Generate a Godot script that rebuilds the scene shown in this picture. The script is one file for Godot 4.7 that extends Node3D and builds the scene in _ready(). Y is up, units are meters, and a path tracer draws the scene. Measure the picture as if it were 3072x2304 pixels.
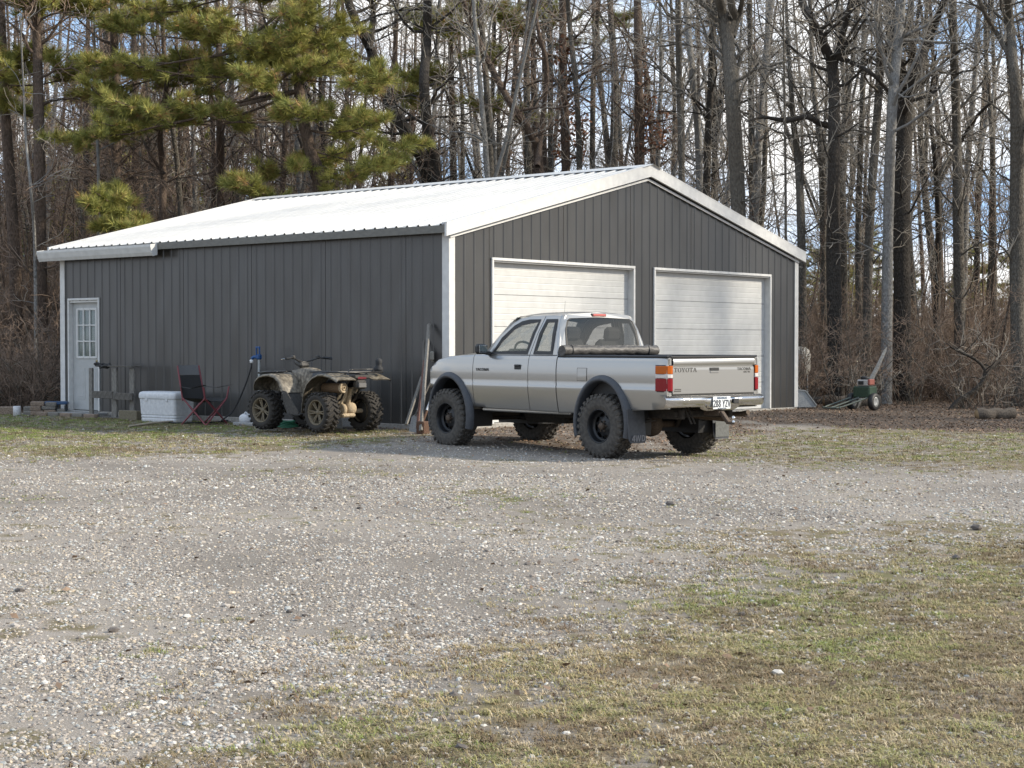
extends Node3D
# A steel garage at the edge of winter woods, with a pickup and a quad bike on a gravel lot.
# Survey frame: x to the right, z away from the camera (Godot's -z), y up, slab of the garage at y = 0.

const FOCAL := 5036.0          # focal length of the photograph in its own pixels (3072 x 2304)
const HORIZON := 1036.0
const EYE := 1.25
const GA := 0.6982             # turn of the garage
const GX := -0.9733
const GZ := 25.9307
const GL := 10.05
const GW := 10.45
const UINT_FLAT := -1

var rng := RandomNumberGenerator.new()
var used := {}
var mats := {}
var textures := {}
var bumpy := FastNoiseLite.new()
var cloudy := FastNoiseLite.new()

# ------------------------------------------------------------------ helpers
class Shape:
	var st := SurfaceTool.new()
	var group := 1
	func _init() -> void:
		st.begin(Mesh.PRIMITIVE_TRIANGLES)
	func tri(a: Vector3, b: Vector3, c: Vector3, g := -1) -> void:
		if (b - a).cross(c - a).length_squared() < 1e-14:
			return
		st.set_smooth_group(g)
		st.add_vertex(a); st.add_vertex(c); st.add_vertex(b)
	func quad(a: Vector3, b: Vector3, c: Vector3, d: Vector3, g := -1) -> void:
		tri(a, b, c, g); tri(a, c, d, g)
	func next() -> int:
		group += 1
		return group
	# rows of points joined into a smooth sheet
	func sheet(rows: Array, closed := false, smooth := true, close_rows := false) -> void:
		var g := next() if smooth else -1
		var nr := rows.size()
		for r in (nr if close_rows else nr - 1):
			var p: PackedVector3Array = rows[r]
			var q: PackedVector3Array = rows[(r + 1) % nr]
			var n := p.size()
			for k in (n if closed else n - 1):
				var k2 := (k + 1) % n
				quad(p[k], p[k2], q[k2], q[k], g)
	func fan(p: PackedVector3Array, flip := false) -> void:
		var m := Vector3.ZERO
		for q in p: m += q
		m /= p.size()
		for k in p.size():
			if flip: tri(m, p[(k + 1) % p.size()], p[k])
			else: tri(m, p[k], p[(k + 1) % p.size()])
	# box with chamfered edges
	func box(c: Vector3, s: Vector3, bev := 0.0, t := Transform3D.IDENTITY) -> void:
		var h := s * 0.5
		if bev <= 0.0:
			var p := []
			for i in 8:
				p.append(t * (c + Vector3(h.x if i & 1 else -h.x, h.y if i & 2 else -h.y, h.z if i & 4 else -h.z)))
			for f in [[0, 2, 3, 1], [4, 5, 7, 6], [0, 4, 6, 2], [1, 3, 7, 5], [0, 1, 5, 4], [2, 6, 7, 3]]:
				quad(p[f[0]], p[f[1]], p[f[2]], p[f[3]])
			return
		var b := minf(bev, minf(h.x, minf(h.y, h.z)) * 0.9)
		var v := {}
		for i in 8:
			var sg := Vector3(1 if i & 1 else -1, 1 if i & 2 else -1, 1 if i & 4 else -1)
			for ax in 3:
				var q := Vector3(h.x - b, h.y - b, h.z - b)
				q[ax] = h[ax]
				v[i * 3 + ax] = t * (c + q * sg)
		for ax in 3:
			var u := (ax + 1) % 3
			var w := (ax + 2) % 3
			for s2 in 2:
				var i0 := s2 << ax
				var a: int = i0
				var b2: int = i0 | (1 << u)
				var c2: int = i0 | (1 << u) | (1 << w)
				var d: int = i0 | (1 << w)
				if s2: quad(v[a * 3 + ax], v[b2 * 3 + ax], v[c2 * 3 + ax], v[d * 3 + ax])
				else: quad(v[a * 3 + ax], v[d * 3 + ax], v[c2 * 3 + ax], v[b2 * 3 + ax])
			for k in 4:
				var e: int = ((k & 1) << u) | (((k >> 1) & 1) << w)
				var e2: int = e | (1 << ax)
				var fl: bool = ((k & 1) + ((k >> 1) & 1)) == 1
				if fl: quad(v[e * 3 + u], v[e2 * 3 + u], v[e2 * 3 + w], v[e * 3 + w])
				else: quad(v[e * 3 + u], v[e * 3 + w], v[e2 * 3 + w], v[e2 * 3 + u])
		for i in 8:
			var odd: bool = ((i & 1) + ((i >> 1) & 1) + ((i >> 2) & 1)) % 2 == 1
			if odd: tri(v[i * 3], v[i * 3 + 1], v[i * 3 + 2])
			else: tri(v[i * 3], v[i * 3 + 2], v[i * 3 + 1])
	# box between two points
	func bar(a: Vector3, b: Vector3, w: float, d: float, bev := 0.0, up := Vector3.UP) -> void:
		var y := (b - a).normalized()
		var x := up.cross(y)
		if x.length() < 0.01: x = Vector3.RIGHT.cross(y)
		if x.length() < 0.01: x = Vector3.FORWARD
		x = x.normalized()
		box(Vector3.ZERO, Vector3(w, (b - a).length(), d), bev, Transform3D(Basis(x, y, x.cross(y)), (a + b) * 0.5))
	# tube through points; one radius or one for each point
	func tube(pts: Array, rad, sides := 8, caps := true) -> void:
		var rows := []
		var n := pts.size()
		var side := Vector3.ZERO
		for i in n:
			var d: Vector3 = (pts[mini(i + 1, n - 1)] - pts[maxi(i - 1, 0)]).normalized()
			if side == Vector3.ZERO:
				side = d.cross(Vector3.UP)
				if side.length() < 0.1: side = d.cross(Vector3.RIGHT)
			side = (side - d * side.dot(d)).normalized()
			var o := d.cross(side)
			var r: float = rad if rad is float else rad[i]
			var row := PackedVector3Array()
			for k in sides:
				var t := TAU * k / sides
				row.append(pts[i] + (side * cos(t) + o * sin(t)) * r)
			rows.append(row)
		sheet(rows, true)
		if caps:
			fan(rows[0]); fan(rows[n - 1], true)
	# surface of revolution about y of the transform; profile of (radius, height)
	func lathe(profile: Array, seg := 24, t := Transform3D.IDENTITY, smooth := true) -> void:
		var rows := []
		for p: Vector2 in profile:
			var row := PackedVector3Array()
			for k in seg:
				var a := TAU * k / seg
				row.append(t * Vector3(cos(a) * p.x, p.y, sin(a) * p.x))
			rows.append(row)
		if smooth:
			sheet(rows, true)
		else:
			for k in rows.size() - 1: sheet([rows[k], rows[k + 1]], true)
	# flat polygon given a thickness; points in the x-y plane of the transform, thickness along z
	func plate(poly: PackedVector2Array, z0: float, z1: float, t := Transform3D.IDENTITY) -> void:
		var id := Geometry2D.triangulate_polygon(poly)
		for k in range(0, id.size(), 3):
			var a := poly[id[k]]; var b := poly[id[k + 1]]; var c := poly[id[k + 2]]
			tri(t * Vector3(a.x, a.y, z1), t * Vector3(b.x, b.y, z1), t * Vector3(c.x, c.y, z1))
			tri(t * Vector3(a.x, a.y, z0), t * Vector3(c.x, c.y, z0), t * Vector3(b.x, b.y, z0))
		for k in poly.size():
			var a := poly[k]; var b := poly[(k + 1) % poly.size()]
			quad(t * Vector3(a.x, a.y, z0), t * Vector3(b.x, b.y, z0), t * Vector3(b.x, b.y, z1), t * Vector3(a.x, a.y, z1))
	func mesh() -> ArrayMesh:
		st.generate_normals()
		st.index()
		return st.commit()

func numbered(called: String) -> String:
	var n: int = used.get(called, -1) + 1
	used[called] = n
	return called if n == 0 else "%s_%03d" % [called, n]

func tag(o: Node3D, label: String, category: String, group := "", kind := "") -> void:
	if label: o.set_meta("label", label)
	if category: o.set_meta("category", category)
	if group: o.set_meta("group", group)
	if kind: o.set_meta("kind", kind)

func thing(called: String, label: String, category: String, at := Vector3.ZERO, turn := 0.0, group := "") -> Node3D:
	var o := Node3D.new()
	o.name = numbered(called)
	add_child(o)
	o.position = at
	o.rotation.y = turn
	tag(o, label, category, group)
	return o

func part(called: String, m, material: Material, parent: Node3D) -> MeshInstance3D:
	var o := MeshInstance3D.new()
	o.name = called
	o.mesh = m.mesh() if m is Shape else m
	o.material_override = material
	parent.add_child(o, true)
	return o

func single(called: String, m, material: Material, label: String, category: String, at := Vector3.ZERO, group := "") -> MeshInstance3D:
	var o := part(numbered(called), m, material, self)
	o.position = at
	tag(o, label, category, group)
	return o

func structure(called: String, m, material: Material, label: String) -> MeshInstance3D:
	var o := part(called, m, material, self)
	o.set_meta("label", label)
	o.set_meta("category", "ground")
	o.set_meta("kind", "structure")
	return o

func copy_of(o: Node3D, at: Vector3, turn: float, grown := 1.0, label := "") -> Node3D:
	var base := o.name.rsplit("_", true, 1)
	var called: String = base[0] if base.size() == 2 and base[1].is_valid_int() else String(o.name)
	var c: Node3D = o.duplicate()
	c.name = numbered(called)
	add_child(c)
	c.position = at
	c.rotation.y = turn
	c.scale = Vector3.ONE * grown
	if label: c.set_meta("label", label)
	return c

func lin(r: float, g: float, b: float, a := 1.0) -> Color:
	return Color(r, g, b, a).linear_to_srgb()

func noise_tex(key: String, freq: float, oct: int, dark: Color, light: Color, as_normal := 0.0, size := 256, cell := false) -> NoiseTexture2D:
	if textures.has(key): return textures[key]
	var n := FastNoiseLite.new()
	n.noise_type = FastNoiseLite.TYPE_CELLULAR if cell else FastNoiseLite.TYPE_SIMPLEX_SMOOTH
	n.frequency = freq
	n.fractal_octaves = oct
	n.seed = hash(key) % 9999
	var t := NoiseTexture2D.new()
	t.width = size; t.height = size
	t.seamless = true
	t.noise = n
	if as_normal > 0.0:
		t.as_normal_map = true
		t.bump_strength = as_normal
	else:
		var g := Gradient.new()
		g.set_color(0, dark); g.set_color(1, light)
		t.color_ramp = g
	textures[key] = t
	return t

func mat(key: String, c: Color, rough := 0.7, metal := 0.0) -> StandardMaterial3D:
	if mats.has(key): return mats[key]
	var m := StandardMaterial3D.new()
	m.resource_name = key
	m.albedo_color = c
	m.roughness = rough
	m.metallic = metal
	m.cull_mode = BaseMaterial3D.CULL_DISABLED
	mats[key] = m
	return m

# a material whose colour is mottled by two computed noises; scale in repeats per metre
func worn(key: String, dark: Color, light: Color, rough: float, scale: Vector3, metal := 0.0, bump := 0.0, freq := 0.03, octaves := 5) -> StandardMaterial3D:
	if mats.has(key): return mats[key]
	var m := mat(key, Color.WHITE, rough, metal)
	m.albedo_texture = noise_tex(key, freq, octaves, dark, light)
	m.uv1_triplanar = true
	m.uv1_scale = scale
	if bump > 0.0:
		m.normal_enabled = true
		m.normal_texture = noise_tex("bump%.2f" % freq, freq, 4, Color.BLACK, Color.WHITE, 6.0)
		m.normal_scale = bump
	return m

func at3(x: float, y: float, z: float) -> Vector3:
	return Vector3(x, y, -z)

# a pixel of the photograph and a distance give a point
func spot(px: float, py: float, z: float) -> Vector3:
	var th := atan((1152.0 - HORIZON) / FOCAL)
	var x := (px - 1536.0) / FOCAL
	var y := (1152.0 - py) / FOCAL
	var d := Vector3(x, y * cos(th) - sin(th), cos(th) + y * sin(th))
	return Vector3(d.x * z / d.z, EYE + d.y * z / d.z, -z)

# the ground point under a pixel
func ground_at(px: float, py: float, level := -0.12) -> Vector3:
	var th := atan((1152.0 - HORIZON) / FOCAL)
	var y := (1152.0 - py) / FOCAL
	var d := Vector3((px - 1536.0) / FOCAL, y * cos(th) - sin(th), cos(th) + y * sin(th))
	var t := (level - EYE) / d.y
	return Vector3(d.x * t, level, -d.z * t)

func into_garage(x: float, z: float) -> Vector2:   # (along the gable wall, outwards from it)
	var dx := x - GX
	var dz := z - GZ
	return Vector2(dx * sin(GA) + dz * cos(GA), dx * cos(GA) - dz * sin(GA))

func height(x: float, z: float) -> float:
	var g := into_garage(x, z)
	var ox := maxf(maxf(-g.x, g.x - GW), 0.0)
	var oz := maxf(maxf(g.y, -GL - g.y), 0.0)
	var d := sqrt(ox * ox + oz * oz)
	var near := 1.0 - smoothstep(0.2, 4.6, d)
	var low := lerpf(-0.085, -0.03, smoothstep(-5.0, 6.0, x))
	var far := -0.15 + 0.035 * bumpy.get_noise_2d(x * 2.2, z * 2.2) * smoothstep(1.0, 4.0, d)
	far += 0.06 * smoothstep(31.0, 36.0, z) + 0.25 * smoothstep(40.0, 90.0, z)
	return lerpf(far, low, near)

func on_ground(x: float, z: float) -> Vector3:
	return at3(x, height(x, z), z)

# ------------------------------------------------------------------ camera, sky, sun
func make_world() -> void:
	var cam := Camera3D.new()
	cam.name = "camera"
	cam.fov = rad_to_deg(2.0 * atan(1152.0 / FOCAL))
	cam.position = Vector3(0, EYE, 0)
	cam.rotation.x = -atan((1152.0 - HORIZON) / FOCAL)
	cam.near = 0.1
	cam.far = 600.0
	cam.current = true
	add_child(cam)

	var sun := DirectionalLight3D.new()
	sun.name = "sun"
	add_child(sun)
	sun.look_at_from_position(Vector3.ZERO, -Vector3(0.85, 0.50, 0.10), Vector3.UP)
	sun.light_energy = 1.3
	sun.light_angular_distance = 3.0
	sun.light_color = Color(1.0, 0.955, 0.88)
	sun.shadow_enabled = true

	var env := Environment.new()
	env.background_mode = Environment.BG_SKY
	env.tonemap_mode = Environment.TONE_MAPPER_LINEAR
	env.tonemap_exposure = 1.5
	env.sdfgi_enabled = true
	env.ssao_enabled = true
	env.ssil_enabled = true
	var pano := PanoramaSkyMaterial.new()
	pano.panorama = sky_picture()
	var sky := Sky.new()
	sky.sky_material = pano
	env.sky = sky
	var we := WorldEnvironment.new()
	we.name = "environment"
	we.environment = env
	add_child(we)

func sky_picture() -> ImageTexture:
	var w := 1024
	var h := 512
	var im := Image.create(w, h, false, Image.FORMAT_RGBF)
	var n := FastNoiseLite.new()
	n.seed = 11
	n.frequency = 1.0
	n.fractal_octaves = 5
	for j in h:
		var el := (0.5 - (j + 0.5) / h) * PI
		for i in w:
			if el < -0.02:
				im.set_pixel(i, j, Color(0.30, 0.29, 0.27))
				continue
			var az := (i + 0.5) / w * TAU
			var e := maxf(sin(el), 0.0)
			var d := Vector3(cos(az) * cos(el), sin(el) * 2.2, sin(az) * cos(el))
			var c := n.get_noise_3dv(d * 4.2) * 0.65 + n.get_noise_3dv(d * 12.0 + Vector3(9, 3, 1)) * 0.3
			var cover := smoothstep(-0.22, 0.24, c + 0.25 * exp(-e * 9.0) - 0.03)
			var blue := Color(0.22, 0.40, 0.68).lerp(Color(0.42, 0.60, 0.84), exp(-e * 5.0))
			var cloud := Color(1.0, 0.995, 0.985)
			im.set_pixel(i, j, blue.lerp(cloud, cover))
	return ImageTexture.create_from_image(im)

# ------------------------------------------------------------------ ground
const LOT_X := 20.0
const LOT_Z0 := -4.0
const LOT_Z1 := 40.0
var mask: Image      # r grass, g bark and leaf mulch, b greenness

func inside(px_polys: Array, p: Vector2) -> float:
	var best := 0.0
	for e in px_polys:
		if Geometry2D.is_point_in_polygon(p, e[1]): best = maxf(best, e[0])
	return best

func flat_poly(px: Array) -> PackedVector2Array:
	var out := PackedVector2Array()
	for q in px:
		var g := ground_at(q[0], q[1])
		out.append(Vector2(g.x, -g.z))
	return out

func make_mask() -> void:
	var grass := [
		[0.78, flat_poly([[520, 2330], [900, 2190], [1200, 2080], [1480, 2000], [1750, 1900], [1980, 1830], [2200, 1740], [2450, 1665], [2800, 1625], [3300, 1590], [3800, 1590], [4200, 2800], [300, 2800]])],
		[0.62, flat_poly([[-600, 1244], [300, 1244], [700, 1262], [1250, 1290], [1250, 1325], [900, 1352], [400, 1362], [-600, 1385]])],
		[0.9, flat_poly([[-600, 1250], [420, 1250], [700, 1275], [640, 1300], [200, 1312], [-600, 1318]])],
		[0.62, flat_poly([[2150, 1290], [3700, 1282], [3700, 1420], [2900, 1405], [2500, 1400], [2150, 1378]])],
		[0.6, flat_poly([[1330, 1470], [1480, 1458], [1590, 1480], [1570, 1508], [1400, 1505]])],
		[0.55, flat_poly([[-200, 1492], [80, 1490], [150, 1505], [60, 1522], [-200, 1525]])],
		[0.42, flat_poly([[1480, 1505], [1750, 1500], [1900, 1540], [1800, 1580], [1560, 1560]])],
		[0.45, flat_poly([[1900, 1560], [2400, 1570], [3300, 1540], [3300, 1660], [2300, 1690], [2000, 1620]])],
		[0.9, flat_poly([[1900, 2330], [2100, 2150], [2500, 1950], [2800, 1800], [3300, 1700], [3800, 1700], [4200, 2800], [1800, 2800]])],
		[0.42, flat_poly([[100, 2330], [700, 2120], [1200, 1960], [1700, 1800], [2200, 1660], [2900, 1560], [3300, 1560], [3300, 1700], [900, 2330]])],
		[0.5, flat_poly([[900, 2020], [1250, 1950], [1400, 1980], [1150, 2060]])],
		[0.45, flat_poly([[560, 1400], [1250, 1390], [1300, 1420], [700, 1435]])],
	]
	var mulch := [
		[0.95, flat_poly([[2200, 1222], [3900, 1222], [3900, 1285], [3072, 1296], [2600, 1286], [2200, 1270]])],
		[0.7, flat_poly([[560, 1262], [1500, 1262], [2250, 1262], [2250, 1300], [1900, 1345], [1500, 1335], [1200, 1305], [800, 1290]])],
		[0.9, flat_poly([[-900, 1200], [4200, 1200], [4200, 1238], [-900, 1238]])],
	]
	var lush := [
		[0.75, flat_poly([[-600, 1250], [420, 1250], [760, 1278], [640, 1306], [200, 1318], [-600, 1322]])],
		[0.5, flat_poly([[1310, 1465], [1480, 1452], [1600, 1480], [1570, 1512], [1400, 1510]])],
		[0.45, flat_poly([[-200, 1488], [90, 1486], [160, 1505], [60, 1526], [-200, 1530]])],
		[0.35, flat_poly([[2300, 1325], [3700, 1310], [3700, 1350], [2400, 1360]])],
		[0.4, flat_poly([[2450, 1690], [3300, 1650], [3300, 1760], [2500, 1760]])],
		[0.35, flat_poly([[800, 2200], [1300, 2080], [1700, 2100], [1500, 2250], [900, 2330]])],
	]
	var n := 256
	mask = Image.create(n, n, false, Image.FORMAT_RGBF)
	for j in n:
		for i in n:
			var p := Vector2(lerpf(-LOT_X, LOT_X, (i + 0.5) / n), lerpf(LOT_Z0, LOT_Z1, (j + 0.5) / n))
			var q := p + Vector2(bumpy.get_noise_2d(p.x * 14.0, p.y * 14.0), bumpy.get_noise_2d(p.x * 14.0 + 300, p.y * 14.0)) * clampf(p.y * 0.05, 0.5, 1.6)
			var m := inside(mulch, q)
			if p.y > 34.5: m = 1.0
			var green := 0.5 + 0.7 * bumpy.get_noise_2d(p.x * 9.0 + 77, p.y * 9.0) + 0.45 * bumpy.get_noise_2d(p.x * 40.0 + 77, p.y * 40.0)
			mask.set_pixel(i, j, Color(inside(grass, q), m, green + inside(lush, q)))
	mask.resize(112, 112, Image.INTERPOLATE_BILINEAR)
	mask.resize(1024, 1024, Image.INTERPOLATE_CUBIC)

func cover_at(x: float, z: float) -> Color:
	var i := clampi(int((x + LOT_X) / (2.0 * LOT_X) * 1024.0), 0, 1023)
	var j := clampi(int((z - LOT_Z0) / (LOT_Z1 - LOT_Z0) * 1024.0), 0, 1023)
	return mask.get_pixel(i, j)

func make_ground() -> void:
	make_mask()
	var n := 1024
	var im := Image.create(n, n, false, Image.FORMAT_RGB8)
	var fine := FastNoiseLite.new()
	fine.seed = 5
	fine.frequency = 0.11
	fine.fractal_octaves = 4
	var broad := FastNoiseLite.new()
	broad.seed = 6
	broad.frequency = 0.012
	broad.fractal_octaves = 4
	for j in n:
		for i in n:
			var c := mask.get_pixel(i, j)
			var f := fine.get_noise_2d(i, j)
			var b := broad.get_noise_2d(i, j)
			var dust := Color(0.30, 0.268, 0.232).lerp(Color(0.47, 0.428, 0.38), clampf(0.5 + b * 1.2 + f * 0.5, 0, 1))
			var soil := Color(0.26, 0.195, 0.12).lerp(Color(0.20, 0.19, 0.068), clampf(c.b * 0.7 + f * 0.6, 0, 1))
			var bark := Color(0.10, 0.070, 0.050).lerp(Color(0.20, 0.145, 0.10), clampf(0.5 + f * 1.1, 0, 1))
			var k := clampf(c.r + f * 0.9 + b * 1.0 - 0.22, 0.0, 1.0)
			var m := clampf(c.g + f * 0.6 - 0.1, 0.0, 1.0)
			var o := dust.lerp(soil, smoothstep(0.15, 0.65, k)).lerp(bark, smoothstep(0.2, 0.7, m))
			im.set_pixel(i, j, o.linear_to_srgb())
	var lot_mat := mat("gravel and thin turf", Color.WHITE, 0.95)
	lot_mat.albedo_texture = ImageTexture.create_from_image(im)
	lot_mat.detail_enabled = true
	lot_mat.detail_blend_mode = BaseMaterial3D.BLEND_MODE_MUL
	lot_mat.detail_uv_layer = BaseMaterial3D.DETAIL_UV_2
	lot_mat.detail_albedo = noise_tex("grit colour", 0.22, 4, Color(0.50, 0.48, 0.45), Color(1.0, 1.0, 1.0), 0.0, 512)
	lot_mat.uv2_triplanar = true
	lot_mat.uv2_world_triplanar = true
	lot_mat.uv2_scale = Vector3(0.9, 0.9, 0.9)
	# the lot
	var st := SurfaceTool.new()
	st.begin(Mesh.PRIMITIVE_TRIANGLES)
	var nx := 80
	var nz := 88
	for j in nz + 1:
		for i in nx + 1:
			var u := float(i) / nx
			var v := float(j) / nz
			var x := lerpf(-LOT_X, LOT_X, u)
			var z := lerpf(LOT_Z0, LOT_Z1, v)
			st.set_uv(Vector2(u, v))
			st.add_vertex(on_ground(x, z))
	for j in nz:
		for i in nx:
			var a := j * (nx + 1) + i
			for k in [a, a + 1, a + nx + 2, a, a + nx + 2, a + nx + 1]: st.add_index(k)
	st.generate_normals()
	structure("gravel_lot", st.commit(), lot_mat, "gravel lot with thin patches of grass before the garage")
	# forest floor to the horizon
	var fl := SurfaceTool.new()
	fl.begin(Mesh.PRIMITIVE_TRIANGLES)
	var xs := []
	for k in range(-40, 41): xs.append(signf(k) * pow(absf(k) / 40.0, 1.7) * 260.0)
	var zs := []
	for k in range(0, 71): zs.append(-60.0 + pow(k / 70.0, 1.5) * 460.0)
	for z: float in zs:
		for x: float in xs:
			var y := height(x, z)
			if absf(x) < LOT_X + 1.0 and z < LOT_Z1 + 1.0: y -= 0.12
			fl.add_vertex(at3(x, y - 0.01, z))
	for j in zs.size() - 1:
		for i in xs.size() - 1:
			var a := j * xs.size() + i
			for k in [a, a + 1, a + xs.size() + 1, a, a + xs.size() + 1, a + xs.size()]: fl.add_index(k)
	fl.generate_normals()
	var floor_mat := worn("leaf litter floor", lin(0.055, 0.037, 0.025), lin(0.20, 0.14, 0.09), 0.95, Vector3(0.6, 0.6, 0.6), 0.0, 0.0, 0.05, 6)
	floor_mat.uv1_world_triplanar = true
	structure("ground", fl.commit(), floor_mat, "brown leaf litter ground under the woods")

func scatter(called: String, label: String, category: String, m: Mesh, material: Material, buffer: PackedFloat32Array) -> void:
	var mm := MultiMesh.new()
	mm.transform_format = MultiMesh.TRANSFORM_3D
	mm.use_colors = true
	mm.mesh = m
	mm.instance_count = buffer.size() / 16
	mm.buffer = buffer
	var o := MultiMeshInstance3D.new()
	o.name = numbered(called)
	o.multimesh = mm
	o.material_override = material
	add_child(o)
	tag(o, label, category, "", "stuff")

func put(buf: PackedFloat32Array, t: Transform3D, c: Color) -> void:
	var b := t.basis
	buf.append_array(PackedFloat32Array([b.x.x, b.y.x, b.z.x, t.origin.x, b.x.y, b.y.y, b.z.y, t.origin.y, b.x.z, b.y.z, b.z.z, t.origin.z, c.r, c.g, c.b, 1.0]))

func pebble_mesh(seed_: int) -> ArrayMesh:
	var r := RandomNumberGenerator.new()
	r.seed = seed_
	var p := []
	var ph := (1.0 + sqrt(5.0)) / 2.0
	for q in [Vector3(-1, ph, 0), Vector3(1, ph, 0), Vector3(-1, -ph, 0), Vector3(1, -ph, 0), Vector3(0, -1, ph), Vector3(0, 1, ph), Vector3(0, -1, -ph), Vector3(0, 1, -ph), Vector3(ph, 0, -1), Vector3(ph, 0, 1), Vector3(-ph, 0, -1), Vector3(-ph, 0, 1)]:
		var v: Vector3 = q.normalized() * r.randf_range(0.38, 0.6)
		p.append(Vector3(v.x * 1.1, v.y * 0.55, v.z * 0.8))
	var s := Shape.new()
	for f in [[0, 11, 5], [0, 5, 1], [0, 1, 7], [0, 7, 10], [0, 10, 11], [1, 5, 9], [5, 11, 4], [11, 10, 2], [10, 7, 6], [7, 1, 8], [3, 9, 4], [3, 4, 2], [3, 2, 6], [3, 6, 8], [3, 8, 9], [4, 9, 5], [2, 4, 11], [6, 2, 10], [8, 6, 7], [9, 8, 1]]:
		s.tri(p[f[0]], p[f[1]], p[f[2]])
	return s.mesh()

func pebble_color() -> Color:
	var k := rng.randf()
	var c := Color(0.36, 0.325, 0.285)
	if k < 0.10: c = Color(0.55, 0.525, 0.475)
	elif k < 0.22: c = Color(0.34, 0.35, 0.34)
	elif k < 0.44: c = Color(0.26, 0.228, 0.20)
	elif k < 0.58: c = Color(0.42, 0.355, 0.27)
	elif k < 0.66: c = Color(0.15, 0.128, 0.11)
	return c * rng.randf_range(0.8, 1.15)

func make_gravel() -> void:
	var stone := mat("gravel stones", Color.WHITE, 0.85)
	stone.vertex_color_use_as_albedo = true
	var bufs := [PackedFloat32Array(), PackedFloat32Array(), PackedFloat32Array()]
	for band in [[5.2, 8.0, 8500.0], [8.0, 12.0, 4000.0], [12.0, 18.0, 1500.0], [18.0, 26.0, 560.0], [26.0, 34.5, 150.0]]:
		var z0: float = band[0]
		var z1: float = band[1]
		var wide: float = 0.33 * z1 + 0.8
		var count := int((z1 - z0) * wide * 2.0 * band[2])
		for k in count:
			var z := rng.randf_range(z0, z1)
			var x := rng.randf_range(-wide, wide)
			if absf(x) > 0.33 * z + 0.8: continue
			var g := into_garage(x, z)
			if g.x > -0.05 and g.x < GW and g.y < 0.05 and g.y > -GL: continue
			var c := cover_at(x + rng.randfn() * 0.25, z + rng.randfn() * 0.4)
			var patch := 0.55 + 0.9 * bumpy.get_noise_2d(x * 20.0, z * 20.0) + 0.8 * bumpy.get_noise_2d(x * 2.5 + 400, z * 11.0)
			var chance := (1.0 - 0.84 * smoothstep(0.3, 0.95, c.r + 0.25 * (0.5 - patch))) * (1.0 - 0.93 * smoothstep(0.2, 0.7, c.g)) * lerpf(0.22, 1.0, clampf(patch, 0, 1))
			if rng.randf() > chance: continue
			var s := 0.006 + 0.024 * pow(rng.randf(), 3.6)
			if z > 12.0: s *= 1.3
			if rng.randf() < 0.012: s *= 1.9
			var b := Basis.from_euler(Vector3(rng.randf_range(-0.5, 0.5), rng.randf() * TAU, rng.randf_range(-0.5, 0.5))).scaled(Vector3(s, s, s))
			put(bufs[k % 3], Transform3D(b, at3(x, height(x, z) + s * 0.02, z)), pebble_color())
	for k in 3:
		scatter("gravel", ["crushed pale gravel spread over the lot", "crushed gravel mixed with darker chips on the lot", "fine crushed grey gravel on the lot"][k], "gravel", pebble_mesh(40 + k), stone, bufs[k])

func blade_mesh(seed_: int, blades: int, tall: float, wide: float, spread: float, lean: float) -> ArrayMesh:
	var r := RandomNumberGenerator.new()
	r.seed = seed_
	var s := Shape.new()
	for k in blades:
		var a := r.randf() * TAU
		var o := Vector3(cos(a), 0, sin(a)) * r.randf() * spread
		var d := r.randf() * TAU
		var out := Vector3(cos(d), 0, sin(d))
		var h := tall * r.randf_range(0.5, 1.0)
		var w := Vector3(-out.z, 0, out.x) * wide
		var m := o + Vector3.UP * h * 0.6 + out * h * lean * 0.35
		var tip := o + Vector3.UP * h * (1.0 - lean * 0.3) + out * h * lean
		s.quad(o - w, o + w, m + w * 0.7, m - w * 0.7)
		s.tri(m - w * 0.7, m + w * 0.7, tip)
	return s.mesh()

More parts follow.
